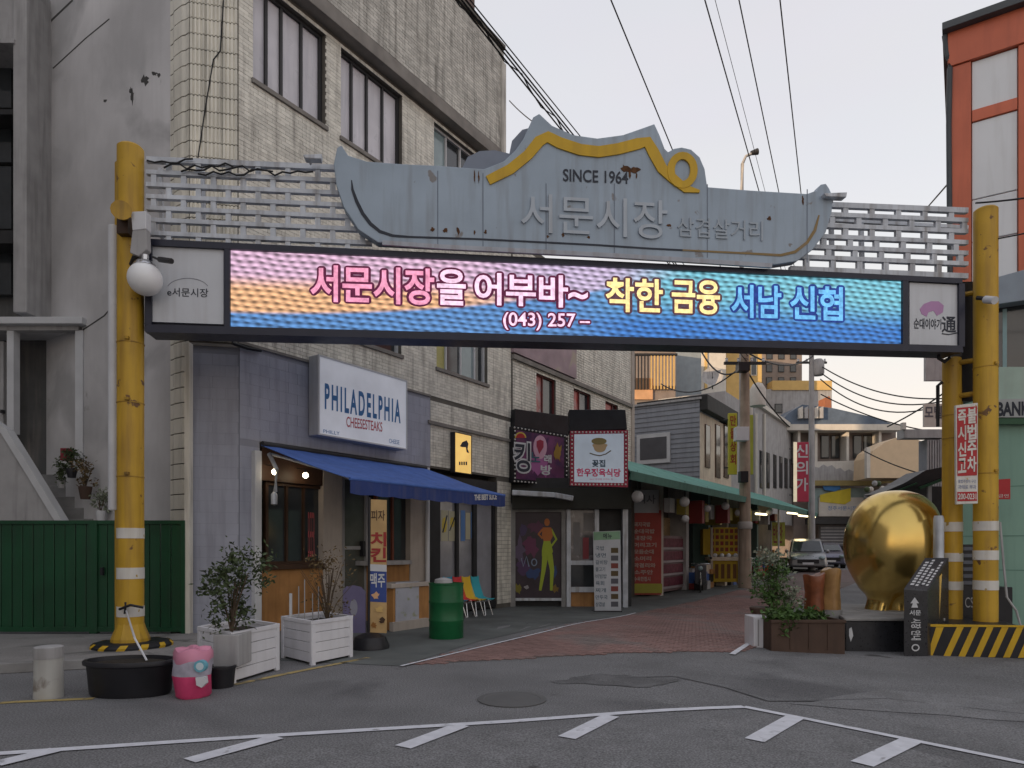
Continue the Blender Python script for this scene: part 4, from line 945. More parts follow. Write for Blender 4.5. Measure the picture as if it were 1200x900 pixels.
mb = MB(); b = P3(78, 540, 13.9); mb.box(b.x - .08, b.x + .08, b.y - .08, b.y + .08, b.z, b.z + .25); single('red_mailbox', mb, M('dull_red', (.2, .02, .03), .5), 'small dull red box at the top of the stairs', 'box', bevel=.01)
# green gate
GT = thing('green_gate', 'dark green corrugated metal gate across the yard left of the shop', 'gate', (-8.5, 11.75, .1))
GF = FP(11.75); x = -60; k = 0
zb, zt = .16, GF.z(100, 612)
while x < 214:
    x1 = min(x + 12.4, 216); mb = MB(); mb.pb(GF, GF.a(x) + .008, GF.a(x1) - .008, -.03, .006 + (.005 if k % 2 else 0), zb, zt - .03); part('panel', mb, DGREEN, GT, bevel=.006); x = x1; k += 1
mb = MB(); mb.pb(GF, GF.a(-60), GF.a(217), -.05, .04, zt - .03, zt + .03); part('top_rail', mb, DGREEN, GT)
mb = MB(); mb.pb(GF, GF.a(-60), GF.a(217), -.05, .035, zb - .03, zb + .05); part('bottom_rail', mb, DGREEN, GT)
for x in (109, 113.5, 216): mb = MB(); mb.pb(GF, GF.a(x) - .035, GF.a(x) + .03, -.04, .05, .1, zt + .031); part('gate_post', mb, DGREEN, GT)
mb = MB(); mb.fb(GF, 117, 120, 665, 674, .03, .09); part('gate_latch', mb, BLACK, GT)
mb = MB(); mb.pb(GF, GF.a(217), GF.a(223), -.1, .03, 0, 5.1); part('gate_pier', mb, TILE, GT)

# ------------------------------------------------------------------ things standing in front on the left
def lathe_thing(name, lab, cat, px, py, prof, mat, n=28, sx=1, sy=1, sm=True, dy=0):
    b = gp(px, py); T = thing(name, lab, cat, b); mb = MB(); mb.lathe(tuple(b), prof, n, sx, sy); part('body', mb, mat, T, smooth=sm); return T, b
# white concrete bollard
b = gp(57, 817); s = b.y / F
T = thing('stub_post', 'short white concrete stub post left of the black tub', 'bollard', b)
mb = MB(); mb.lathe(tuple(b), [(15.5 * s, 0), (15 * s, 20 * s), (14.6 * s, 46 * s), (14.4 * s, 46 * s)], 24); part('lower_drum', mb, M('chipped_white', (.42, .42, .40), .8, var=.12, col2=(.22, .2, .18), c2=.6, c2s=5, streak=.4), T, smooth=True)
mb = MB(); mb.lathe(tuple(b + Vector((0, 0, 46 * s))), [(15 * s, 0), (15.2 * s, 1 * s), (15 * s, 13 * s), (13 * s, 14 * s), (.001, 14 * s)], 24); part('cap', mb, GREYW, T, smooth=True)
# black oval tub
b = gp(153, 821); s = b.y / F * 1.045; b = push_back(b, .32)
T = thing('rubber_tub', 'large black oval rubber tub of soil in front of left post', 'tub', b)
mb = MB(); mb.lathe(tuple(b), [(44 * s, 0), (46 * s, 3 * s), (49 * s, 34 * s), (50 * s, 35 * s), (53 * s, 36 * s), (53.5 * s, 39 * s), (52 * s, 41 * s), (48 * s, 41 * s), (47 * s, 36 * s), (.001, 36 * s)], 40, 1, .62); part('body', mb, BLACK, T, smooth=True)
mb = MB(); mb.lathe(tuple(b + Vector((0, 0, 36 * s))), [(46 * s, 0), (40 * s, 1.5 * s), (20 * s, 3 * s), (.001, 2.5 * s)], 24, 1, .62); part('soil', mb, SOIL, T)
mb = MB(); mb.tube([P3(172, 774, b.y), P3(158, 748, b.y + .2), P3(148, 716, 9.99)], .012, 6); part('white_cord', mb, WHITE, AR)
mb = MB(); mb.tube([P3(140, 714, 10.0), P3(153, 709, 9.94), P3(168, 712, 10.0)], .02, 6); mb.tube([P3(147, 706, 10.0), P3(147, 712, 9.97), P3(146, 719, 10)], .016, 6); part('strap', mb, BLACK, AR)
# pink and white bag bin
b = gp(226, 816); s = b.y / F
T = thing('plastic_bin', 'pink and white translucent plastic bin beside the black tub', 'bin', b)
mb = MB(); mb.lathe(tuple(b), [(17 * s, 0), (19 * s, 3 * s), (20.5 * s, 26 * s)], 24); part('lower_body', mb, PINKP, T, smooth=True)
mb = MB(); mb.lathe(tuple(b), [(20.6 * s, 26 * s), (21.2 * s, 34 * s), (21 * s, 42 * s)], 24); part('label_band', mb, M('pale_grey_band', (.42, .4, .48), .4, var=.3, scale=9), T, smooth=True)
mb = MB(); mb.lathe(tuple(b), [(21 * s, 42 * s), (21.5 * s, 50 * s), (19 * s, 56 * s), (12 * s, 57 * s), (.001, 55 * s)], 24); part('lid', mb, M('pale_pink_plastic', (.62, .25, .36), .35, var=.15), T, smooth=True)
fb_ = FP(b.y - 21 * s)
mb = MB(); mb.prism(fb_, ell(234, 781, 7, 7, 16), -.06, .004); part('blue_sticker', mb, flat('teal_sticker', (.15, .4, .5)), T)
mb = MB(); mb.prism(fb_, ell(234, 781, 4.5, 4.5, 16), -.01, .008); part('blue_sticker', mb, flat('pale_sticker', (.55, .65, .7)), T)
mb = MB(); mb.prism(fb_, [(229, 794), (240, 793), (241, 801), (236, 806), (230, 803)], -.06, .003); part('print', mb, WHITE, T)
for ch in [x for x in C.objects if x.parent == T and x.name.split('.')[0] in ('lower_body', 'label_band', 'lid')]:
    for v in ch.data.vertices:                    # a soft, dented bag-like skin
        a_ = math.atan2(v.co.y, v.co.x); k_ = 1 + .05 * math.sin(3 * a_ + v.co.z * 14) + .035 * math.sin(7 * a_ - v.co.z * 22); v.co.x *= k_; v.co.y *= k_
        if v.co.z > .35: v.co.z += .02 * math.sin(4 * a_)
# dark flowerpot with shrub
b = push_back(gp(259, 808), .15); s = b.y / F
T = thing('shrub_pot', 'tall dusty green shrub growing in a dark pot by the grey corner', 'potted shrub', b)
mb = MB(); mb.lathe(tuple(b), [(14 * s, 0), (16 * s, 22 * s), (17 * s, 22 * s), (17 * s, 25 * s), (14 * s, 25 * s), (13 * s, 22 * s), (.001, 22 * s)], 22); part('pot', mb, BLACK, T, smooth=True)
mb = MB(); mb.box(b.x - 12 * s, b.x + 18 * s, b.y + .06, b.y + .46, b.z + 22 * s, b.z + 60 * s); part('crate', mb, GREYW, T, bevel=.01)
mb = MB(); stems(mb, b + Vector((.02, .25, 58 * s)), b.z + 140 * s, .32, 16, .010, 4); part('stem', mb, STEM, T)
mb = MB(); leaves(mb, (b.x + .04, b.y + .25, b.z + 112 * s), (.34, .30, .46), 1300, .06, 11); leaves(mb, (b.x + .1, b.y + .1, b.z + 134 * s), (.13, .13, .22), 90, .07, 12); leaves(mb, (b.x - .18, b.y + .1, b.z + 124 * s), (.12, .15, .2), 80, .07, 13); part('foliage', mb, LEAF, T, fix=False, kind='stuff')
# white wooden planters: front side runs towards the lane
def planter(name, lab, pf, pr, pl_, ht, mat):
    """three ground pixels: left front, corner, right back"""
    A, B, D = gp(*pl_), gp(*pf), gp(*pr); zb = min(A.z, B.z, D.z); T = thing(name, lab, 'planter', B); E = A + (D - B)
    def P(s, t, z): return A * (1 - s) * (1 - t) + B * s * (1 - t) + D * s * t + E * (1 - s) * t + Vector((0, 0, z - (A * (1 - s) * (1 - t) + B * s * (1 - t) + D * s * t + E * (1 - s) * t).z + zb))
    def wallseg(q0, q1, th, z0_, z1_, nm, pr_=0, m_=mat):
        t = (q1 - q0); nn = Vector((t.y, -t.x, 0)).normalized(); mb = MB()
        a, b_ = q0.copy(), q1.copy(); a.z = b_.z = 0
        mb.hexa([a + nn * pr_ + Vector((0, 0, z0_)), b_ + nn * pr_ + Vector((0, 0, z0_)), b_ - nn * th + Vector((0, 0, z0_)), a - nn * th + Vector((0, 0, z0_)), a + nn * pr_ + Vector((0, 0, z1_)), b_ + nn * pr_ + Vector((0, 0, z1_)), b_ - nn * th + Vector((0, 0, z1_)), a - nn * th + Vector((0, 0, z1_))])
        part(nm, mb, m_, T, bevel=.004)
    rim = [A, B, D, E]; nb = 4
    for i in range(4):
        q0, q1 = rim[i], rim[(i + 1) % 4]
        for k in range(nb): wallseg(q0.lerp(q1, .03), q0.lerp(q1, .97), .02, zb + .03 + (ht - .06) * k / nb + .004, zb + .03 + (ht - .06) * (k + 1) / nb - .002, 'board')
        wallseg(q0, q1, .03, zb + ht - .05, zb + ht, 'top_trim', .012)
        wallseg(q0.lerp(q1, .0), q0.lerp(q1, .07), .03, zb, zb + ht - .051, 'corner_post', .010)
        wallseg(q0.lerp(q1, .93), q0.lerp(q1, 1), .03, zb, zb + ht - .051, 'corner_post', .010)
    mb = MB(); mb.hexa([P(.06, .06, .05), P(.94, .06, .05), P(.94, .94, .05), P(.06, .94, .05), P(.06, .06, ht - .09), P(.94, .06, ht - .09), P(.94, .94, ht - .09), P(.06, .94, ht - .09)]); part('soil', mb, SOIL, T)
    return T, P(.5, .5, ht)
T, c1 = planter('wooden_planter', 'white wooden planter box next to the dark shrub pot', (272, 802), (327, 785), (232, 790), .60, WPL)
T2, c2 = planter('wooden_planter', 'white wooden planter box holding dry twigs before the shop window', (366, 780), (413, 770), (330, 771), .60, WPL)
T['group'] = T2['group'] = 'white planters before the corner shop'
mb = MB(); stems(mb, c2 + Vector((.15, 0, -.1)), c2.z + .85, .42, 26, .008, 9); part('twig', mb, STEM, T2)
mb = MB(); leaves(mb, (c2.x + .18, c2.y, c2.z + .45), (.38, .3, .42), 420, .05, 21); part('foliage', mb, LEAFB, T2, fix=False, kind='stuff')
for i in range(5):
    q = c2 + Vector((-.38 + i * .1, .05 * (i % 2), -.1)); mb = MB(); mb.tube([q, q + Vector((0, 0, .42 + .1 * (i % 3)))], .022 if i == 0 else .008, 6); part('stake', mb, WFRAME if i == 0 else GREYW, T2)
mb = MB(); stems(mb, c1 + Vector((-.1, .1, -.1)), c1.z + .3, .2, 8, .006, 5); part('twig', mb, STEM, T)
# A-frame board, banner and its base
b = gp(414, 742)
T = thing('menu_board', 'low rounded lilac board leaning beside the shop door', 'board', b)
BF = FP(b.y)
mb = MB(); mb.prism(BF, [(402, 742), (402, 692), (406, 687), (414, 686), (423, 688), (428, 694), (428, 742)], -.05, 0); part('board', mb, M('lilac_board', (.17, .15, .27), .6, var=.15), T)
mb = MB(); mb.prism(BF, ell(414.5, 712, 4.5, 10, 14), .001, .006); part('print', mb, M('lilac_print_pale', (.3, .3, .36), .6), T)
b = gp(443, 760); s = b.y / F; BF = FP(b.y)
T = thing('banner_stand', 'narrow food banner on a black pole stand beside the shop door', 'banner', b)
mb = MB(); mb.lathe(tuple(b + Vector((-.12, 0, 0))), [(22 * s, 0), (22 * s, 4 * s), (18 * s, 14 * s), (9 * s, 18 * s), (.001, 19 * s)], 26); part('base', mb, BLACK, T, smooth=True)
mb = MB(); mb.tube([BF.px(432, 754), BF.px(433, 583)], .022, 8); part('pole', mb, BLACK, T)
mb = MB(); mb.prism(BF, [(433, 585), (453, 586), (453, 742), (433, 741)], -.02, 0); part('banner', mb, M('ochre_banner', (.5, .33, .15), .7, var=.2, scale=4), T)
mb = MB(); mb.prism(BF, [(433, 661), (453, 662), (453, 706), (433, 705)], .001, .004); part('print', mb, flat('deep_blue_print', (.04, .07, .25)), T)
mb = MB(); mb.prism(BF, [(433, 661), (453, 662), (453, 670), (433, 669)], .0045, .007); part('print', mb, WFRAME, T)
for i, chh in enumerate('치킨'): text(T, chh, BF, [(435, 624 + i * 18), (452, 624 + i * 18), (452, 640 + i * 18), (435, 640 + i * 18)], .008, flat('red_sign_letters', (.3, .03, .03)), bold=.03)
text(T, '맥주', BF, rq(434, 451, 672, 688), .008, WFRAME, bold=.02); text(T, '피자', BF, rq(435, 451, 598, 610), .008, DWOOD, bold=.01)
for i, (x, y, rx, ry) in enumerate(((440, 698, 5, 5), (448, 727, 4, 4), (438, 733, 4, 5), (445, 714, 6, 4))):
    mb = MB(); blotch(mb, BF, x, y, rx, ry, .009, 40 + i); part('print', mb, [FARO, DWOOD, M('fried_brown', (.3, .13, .03), .6), FARY][i], T)
# counter box with a cloth and wood tables by the window
b = gp(478, 737); T = thing('counter_table', 'plywood counter with a white printed cloth before the second window', 'counter', b); CF = Pl(b.x, b.y, *sdir)
mb = MB(); mb.fb(CF, 461, 503, 688, 737, -.5, 0); part('counter', mb, ORNG, T, bevel=.01)
mb = MB(); mb.fb(CF, 459, 504, 683, 688, -.55, .04); part('counter_top', mb, BEIGE, T, bevel=.008)
mb = MB(); mb.fb(CF, 464, 491, 682, 727, .001, .02); part('cloth', mb, M('white_cloth', (.4, .41, .46), .8, var=.15, col2=(.3, .32, .18), c2=.6, c2s=6), T)
mb = MB(); mb.fb(CF, 461, 503, 727, 741, .0, .1); part('plinth', mb, BEIGE, T)
# green oil drum
b = gp(523, 750); s = b.y / F; b = push_back(b, .28)
T = thing('oil_drum', 'green steel oil drum standing on the paving before the shops', 'drum', b)
r0 = 20.5 * s; hh = 66 * s; pf = [(r0 * .98, 0), (r0, .01), (r0, hh * .3), (r0 * 1.03, hh * .32), (r0 * 1.03, hh * .34), (r0, hh * .36), (r0, hh * .63), (r0 * 1.03, hh * .65), (r0 * 1.03, hh * .67), (r0, hh * .69), (r0, hh * .97), (r0 * 1.03, hh * .98), (r0 * 1.03, hh), (r0 * .97, hh), (r0 * .96, hh * .97), (.001, hh * .97)]
mb = MB(); mb.lathe(tuple(b), pf, 36); part('drum_body', mb, DRUMG, T, smooth=True)
mb = MB(); mb.lathe((b.x - .05, b.y, b.z + hh), [(.16, 0), (.15, .06), (.05, .09), (.001, .09)], 14); part('bundle', mb, GREYW, T, smooth=True)
# row of coloured shell chairs
cols = (('blue', (.03, .28, .45)), ('red', (.6, .04, .05)), ('yellow', (.7, .45, .03)), ('turquoise', (.03, .35, .42)))
for i, (nm, c_) in enumerate(cols):
    a = FA(530, .7) + i * .36; o = FAC.at(a, .75, 0); o.z = G(o.x, o.y)
    T = thing('shell_chair', nm + ' plastic shell chair in the row behind the green drum', 'chair', o, 'coloured chairs behind the drum'); m_ = flat(nm + '_shell_plastic', c_, .4)
    mb = MB(); pr = [(.30, .40), (.20, .385), (.05, .39), (-.06, .43), (-.13, .60), (-.17, .80), (-.19, .95)]
    for s_ in (0, -.02):
        for (d_, z_) in pr:
            for k, w_ in enumerate((-.2, -.12, 0, .12, .2)):
                up = .03 if abs(w_) > .15 else 0; p = FAC.at(a + w_ * (1 - .2 * (z_ > .7)), .75 + d_ + s_, z_ + up + s_ * .5 + o.z); mb.v.append(tuple(p))
    K = 5 * len(pr)
    for q in range(len(pr) - 1):
        for k in range(4):
            f = (q * 5 + k, q * 5 + k + 1, (q + 1) * 5 + k + 1, (q + 1) * 5 + k); mb.f += [f, tuple(K + v for v in f[::-1])]
    part('shell', mb, m_, T, smooth=True, fix=False)
    for da, dd_ in ((-.15, -.1), (.15, -.1), (-.15, .25), (.15, .25)):
        mb = MB(); mb.tube([FAC.at(a + da * .6, .75 + dd_ * .6, .40 + o.z), FAC.at(a + da, .75 + dd_, o.z)], .012, 6); part('leg', mb, CHROME, T)

# ------------------------------------------------------------------ right: gold sculpture, kiosk, planter, mint building
b = gp(1010, 752); 
Yg = 13.0; gx = (1047 - 600) / F * Yg; sg = Yg / F; zc = CH + (H - 627) * sg; zb0 = CH + (H - 718) * sg
T = thing('gold_sculpture', 'huge polished gold balloon shaped sculpture with a narrow foot', 'sculpture', (gx, Yg, zb0))
prof = []
PX = [(24, 718), (23, 712), (23, 703), (27, 697), (35, 690), (42.5, 679), (47.5, 667), (50.5, 654), (51.5, 641), (51, 627), (48.5, 613), (44, 600), (36.5, 589), (26.5, 581), (15, 576.5), (6, 575.2), (.1, 575)]
# smooth profile
def cr_(p0, p1, p2, p3, t): return .5 * ((2 * p1) + (-p0 + p2) * t + (2 * p0 - 5 * p1 + 4 * p2 - p3) * t * t + (-p0 + 3 * p1 - 3 * p2 + p3) * t ** 3)
for i in range(len(PX) - 1):
    q = [PX[max(0, i - 1)], PX[i], PX[i + 1], PX[min(len(PX) - 1, i + 2)]]
    for t in (0, .33, .66): prof.append((max(.001, cr_(*[v[0] for v in q], t) * sg), CH + (H - cr_(*[v[1] for v in q], t)) * sg - zb0))
prof.append((.001, CH + (H - 575) * sg - zb0))
mb = MB(); mb.lathe((gx, Yg, zb0), prof, 56)
vs = []
for (x, y, z) in mb.v:
    k = z - zb0; dx = x - gx; dy = y - Yg
    bulge = 1.0
    if k < .62:                                   # a fold between two stubby legs at the foot
        ang = math.atan2(dy, dx + .12); f = math.exp(-((ang + 1.35) / .38) ** 2) * (1 - k / .62) * .55; bulge = 1 - f
    dxs = (.03 * math.sin(z * 3)) - (.16 * (1 - ss(k / .7)))
    vs.append((gx + dx * bulge + dxs, Yg + dy * bulge, z))
mb.v = vs; part('body', mb, GOLD, T, smooth=True, fix=False)
mb = MB(); mb.lathe((gx + .30, Yg + .1, zb0), [(.18, 0), (.19, .2), (.24, .5), (.3, .72), (.05, .8)], 20); part('rear_leg', mb, GOLD, T, smooth=True)
# plinth of the sculpture: black granite box with a pale slab
T = thing('sculpture_plinth', 'low black granite plinth with a pale slab carrying the gold sculpture', 'plinth', gp(1030, 762))
A_, B_ = gp(991, 763), gp(1062, 764); zt_ = CH + (H - 724) / F * A_.y
mb = MB(); mb.add([(A_.x, A_.y, -.3), (B_.x + .6, B_.y, -.3), (B_.x + 1.8, B_.y + 2.6, -.3), (A_.x + .9, A_.y + 2.8, -.3)] + [(A_.x, A_.y, zt_ - .05), (B_.x + .6, B_.y, zt_ - .05), (B_.x + 1.8, B_.y + 2.6, zt_ - .05), (A_.x + .9, A_.y + 2.8, zt_ - .05)], [(0, 3, 2, 1), (4, 5, 6, 7), (0, 1, 5, 4), (1, 2, 6, 5), (2, 3, 7, 6), (3, 0, 4, 7)]); part('granite_block', mb, BLKST, T, bevel=.015)
mb = MB(); mb.hexa([(A_.x - .04, A_.y - .04, zt_ - .049), (B_.x + .64, B_.y - .04, zt_ - .049), (B_.x + 1.85, B_.y + 2.7, zt_ - .049), (A_.x + .88, A_.y + 2.9, zt_ - .049), (A_.x - .04, A_.y - .04, zt_), (B_.x + .64, B_.y - .04, zt_), (B_.x + 1.85, B_.y + 2.7, zt_), (A_.x + .88, A_.y + 2.9, zt_)]); part('top_slab', mb, STONE, T, bevel=.01)
mb = MB(); mb.lathe((gx - .1, Yg, zt_), [(.62, 0), (.60, max(.02, zb0 - zt_)), (.001, max(.02, zb0 - zt_))], 32); part('round_base', mb, STONE, T)
p = FP(A_.y - .002); mb = MB(); mb.prism(p, [(995, 737), (998, 735), (1000, 745), (997, 752), (995, 745)], .0, .005); part('chip_mark', mb, WFRAME, T)
# brown trough planter
A_, B_ = gp(905, 763), gp(990, 763); Q = FP(A_.y); zt_ = Q.z(950, 727)
T = thing('trough_planter', 'long brown trough planter with weeds beside the plinth', 'planter', gp(945, 763))
mb = MB(); 
for (d0, d1, a0, a1) in ((-.03, 0, Q.a(904), Q.a(990)), (-.62, -.59, Q.a(904), Q.a(990)), (-.59, -.03, Q.a(904), Q.a(904) + .03), (-.59, -.03, Q.a(990) - .03, Q.a(990))): mb.pb(Q, a0, a1, d0, d1, -.3, zt_)
part('trough', mb, BROWNP, T)
mb = MB(); mb.pb(Q, Q.a(903), Q.a(991), -.02, .025, zt_ - .04, zt_ + .01); part('rim', mb, BROWNP, T, bevel=.006)
mb = MB(); mb.pb(Q, Q.a(905), Q.a(989), -.6, -.02, -.2, zt_ - .05); part('soil', mb, SOIL, T)
for x in (926, 948, 970): mb = MB(); mb.fb(Q, x, x + 1.5, 731, 761, .0, .012); part('rib', mb, BROWNP, T)
cx, cz = Q.a(948), zt_
mb = MB(); leaves(mb, (cx - .1, Q.p[1] + .25, cz + .08), (.55, .26, .16), 900, .085, 31); leaves(mb, (cx - .32, Q.p[1] + .02, cz - .05), (.2, .06, .16), 160, .09, 33); part('weeds', mb, LEAF2, T, fix=False, kind='stuff')
# white striped box and shrub at the left end of it
b = gp(893, 757); T = thing('flower_pot', 'white fluted pot with a silvery green shrub at the lane edge', 'potted shrub', b)
Q2 = FP(gp(893, 759).y); zt2 = Q2.z(892, 723)
mb = MB(); mb.pb(Q2, Q2.a(883), Q2.a(903), -.45, 0, -.3, zt2); part('pot_body', mb, WPL, T, bevel=.01)
for i in range(8): mb = MB(); xx = 883.5 + i * 2.4; mb.fb(Q2, xx, xx + 1.3, 726, 757, .0, .012); part('flute', mb, GREYW if i in (2, 5) else WPL, T)
mb = MB(); mb.lathe(tuple(Vector((b.x + .15, b.y + .35, zt2))), [(.20, 0), (.24, .10), (.22, .12), (.001, .10)], 20); part('rim', mb, BROWNP, T, smooth=True)
o = Vector((b.x + .32, b.y + .4, zt2)); mb = MB(); stems(mb, o, o.z + .85, .32, 16, .012, 8); part('stem', mb, STEM, T)
mb = MB(); leaves(mb, (o.x, o.y, o.z + .62), (.40, .36, .42), 900, .07, 51); leaves(mb, (o.x + .3, o.y, o.z + .3), (.25, .25, .25), 300, .06, 53); part('foliage', mb, LEAFW, T, fix=False, kind='stuff')
mb = MB(); leaves(mb, (o.x - .1, o.y, o.z + .55), (.34, .36, .4), 700, .08, 52); part('foliage', mb, LEAF2, T, fix=False, kind='stuff')
# carved stumps
for i, (x, y0, y1, w_, m_, lb) in enumerate(((955, 671, 716, 11, M('red_brown_log', (.20, .065, .03), .35, var=.4, scale=6, streak=.5, stc=(.1, .03, .015)), 'red brown varnished log stump behind the trough planter'), (974, 669, 714, 10, M('amber_log', (.33, .19, .075), .35, var=.35, scale=5, streak=.4, stc=(.2, .09, .03)), 'amber twisted wood stump next to the red brown log'))):
    Y = 12.3; s = Y / F; b = P3(x, y1, Y); T = thing('log_stump', lb, 'stump', b, 'carved wood stumps')
    r = random.Random(i); n = 20; mb = MB(); pr = [(w_ * s * k, hh * (y1 - y0) * s) for k, hh in ((1.0, 0), (.95, .2), (.9, .5), (1.0, .8), (1.08, .96), (1.0, 1.0), (.001, .97))]
    mb.lathe(tuple(b), pr, n); mb.v = [(b.x + (vx - b.x) * (1 + .12 * math.sin(5 * math.atan2(vy - b.y, vx - b.x) + vz * 5 * i)), b.y + (vy - b.y) * (1 + .12 * math.sin(3 * math.atan2(vy - b.y, vx - b.x))), vz + (.06 * math.sin(vx * 9) if vz > b.z + .4 else 0)) for vx, vy, vz in mb.v]
    part('trunk', mb, m_, T, smooth=True)
    mb = MB(); mb.lathe((b.x, b.y, -.3), [(w_ * s * 1.2, 0), (w_ * s * 1.2, b.z + .3 - .001), (.001, b.z + .3 - .001)], 16); part('stand', mb, STONE, T)
# black information kiosk
A_ = gp(1060, 769); KF = FP(A_.y)
T = thing('info_kiosk', 'black slanted information pillar with white lettering before the sculpture', 'sign', gp(1073, 769))
mb = MB(); q = [(1058, 770), (1086, 770), (1087, 692), (1059, 690)]; Yk = A_.y
zz = lambda y: CH + (H - y) / F * Yk
xx = lambda x: (x - 600) / F * Yk
bx0, bx1 = xx(1059), xx(1087); bx2 = (1112 - 600) / F * (Yk + .55); bx3 = (1084 - 600) / F * (Yk + .55)
mb.add([(bx0, Yk, -.3), (bx1, Yk, -.3), (bx2, Yk + .55, -.3), (bx3, Yk + .55, -.3), (bx0, Yk, zz(690)), (bx1, Yk, zz(692)), (bx2, Yk + .55, zz(654)), (bx3, Yk + .55, zz(654))], [(0, 3, 2, 1), (4, 5, 6, 7), (0, 1, 5, 4), (1, 2, 6, 5), (2, 3, 7, 6), (3, 0, 4, 7)])
part('pillar', mb, BLKST, T, bevel=.012)
mb = MB(); mb.prism(KF, [(1072, 700), (1077, 707), (1074, 707), (1076, 712), (1068, 712), (1070, 707), (1067, 707)], .001, .006); part('emblem', mb, WFRAME, T)
text(T, '서문', KF, rq(1066, 1079, 715, 721), .006, WFRAME, bold=.02); text(T, '시장 안내', KF, [(1079, 725), (1079, 750), (1068, 750), (1068, 725)], .006, WFRAME, bold=.02)
mb = MB(); mb.strip(KF, ell(1073, 759, 4, 3.5, 14), 1.4, .001, .006, closed=True); part('emblem', mb, WFRAME, T)
# lettering on the sloped top
def slope_quad(s0, s1, t0, t1, mat_, nm='lettering'):
    def Pq(s, t): 
        a = Vector((bx0, Yk, zz(690))).lerp(Vector((bx1, Yk, zz(692))), s); c_ = Vector((bx3, Yk + .55, zz(654))).lerp(Vector((bx2, Yk + .55, zz(654))), s); return a.lerp(c_, t) + Vector((0, -.003, .006))
    mb = MB(); mb.add([Pq(s0, t0), Pq(s1, t0), Pq(s1, t1), Pq(s0, t1)], [(0, 1, 2, 3)]); part(nm, mb, mat_, T, fix=False)
for i, (a0, a1, b0, b1) in enumerate(((.15, .3, .12, .8), (.38, .5, .1, .9), (.6, .72, .15, .6), (.8, .9, .12, .85))):
    k = b0
    while k < b1: slope_quad(a0, a1, k, k + .05, WFRAME); k += .085
mb = MB(); mb.prism(FP(Yk + .3), [(1089, 690), (1104, 672), (1101, 724), (1089, 726)], -.02, 0); part('brass_panel', mb, GOLD, T)
# grey bollard pipe, meter cabinet, small cabinets
b = P3(1100, 722, 12.1); mb = MB(); mb.lathe(tuple(b), [(.085, 0), (.085, 1.72), (.07, 1.78), (.001, 1.78)], 16); single('steel_bollard', mb, STEEL, 'grey steel tube post between the sculpture and the rear yellow post', 'bollard', smooth=True)
T = thing('equipment_cabinet', 'dark louvred cabinet standing behind the two right yellow posts', 'cabinet', P3(1135, 730, 12.6)); Q3 = FP(12.7)
mb = MB(); mb.fb(Q3, 1127, 1145, 638, 728, -.3, 0); part('case', mb, BLACK, T, bevel=.01)
for i in range(6): mb = MB(); mb.fb(Q3, 1129, 1143, 641 + i * 8, 645 + i * 8, .0, .03); part('louvre', mb, M('louvre_grey', (.12, .13, .16), .5), T)
text(T, 'CS', Q3, rq(1131, 1141, 700, 712), .006, GREYW)
T = thing('junction_box', 'black junction box with loose cables at the right edge', 'cabinet', P3(1178, 732, 12.4)); Q4 = FP(12.5)
mb = MB(); mb.fb(Q4, 1168, 1187, 688, 734, -.4, 0); part('case', mb, BLACK, T, bevel=.015)
mb = MB(); mb.tube([P3(1172, 612, 12.9), P3(1176, 660, 12.7), P3(1180, 700, 12.3), P3(1191, 716, 12.1), P3(1196, 733, 12)], .02, 6); part('cable', mb, GREYW, T, smooth=True)

# mint building and the orange and white tower block
RP = PP(9.55, 14.7)
MB1 = thing('mint_building', 'mint green bank building with grey fascia behind the right posts', 'building', RP.at(.5, -.2, 0))
x0 = RP.a(1122)
mb = MB(); mb.pb(RP, x0, x0 + 12, -8, 0, -.5, RP.z(1165, 345)); part('wall', mb, MINT, MB1)
mb = MB(); 
for y in (570, 628, 668): mb.pb(RP, x0, x0 + 12, .001, .004, RP.z(1180, y) - .008, RP.z(1180, y) + .008)
part('wall_joint', mb, M('dark_mint_joint', (.12, .24, .2), .8), MB1)  # thin darker green strips marking the wall joints
mb = MB(); mb.prism(RP, [(1156, 328), (1240, 305), (1240, 346), (1158, 358)], .02, .35); part('fascia', mb, M('blue_grey_fascia', (.26, .31, .37), .5, streak=.2), MB1, bevel=.01)
mb = MB(); mb.prism(RP, [(1166, 358), (1240, 346), (1240, 430), (1166, 430)], -.02, .02); wf = part('window', mb, GLASS, MB1)
mb = MB(); mb.fb(RP, 1175, 1180, 362, 430, .02, .05); part('mullion', mb, M('teal_frame', (.25, .38, .4), .5), wf)
mb = MB(); mb.prism(RP, [(1160, 430), (1240, 430), (1240, 470), (1160, 470)], .02, .06); part('pale_band', mb, M('pale_mint_panel', (.38, .50, .44), .5, streak=.2), MB1)
mb = MB(); mb.prism(RP, [(1167, 468), (1240, 466), (1240, 489), (1167, 489)], .061, .15); part('sign_band', mb, M('silver_sign_band', (.42, .44, .45), .5), MB1)
mb = MB(); mb.prism(RP, [(1167, 489.5), (1240, 489.5), (1240, 497), (1167, 497)], .061, .13); part('sign_shadow_strip', mb, M('dark_green_strip', (.05, .12, .07), .6), MB1)
text(MB1, 'BANK', RP, [(1169, 472), (1206, 471), (1206, 486), (1169, 487)], .155, DKTXT, bold=.04)
TW = thing('orange_block', 'tall block of orange frames and pale grey panels at the right', 'building', RP.at(.3, -1, 3)); 
RO = PP(9.55 + .35 * .552 - 0 , 14.7 + .35 * .834)
xa = RO.a(1112); zA, zBt = 4.5, 14.0
mb = MB(); mb.pb(RO, xa, xa + 12, -9, -.02, zA, RO.z(1115, 44)); part('core', mb, ORANGEP, TW)
def op(pts, d0, d1, m_, nm): 
    mb = MB(); mb.prism(RO, pts, d0, d1); return part(nm, mb, m_, TW, bevel=.008)
ct = RO.z(1115, 42)
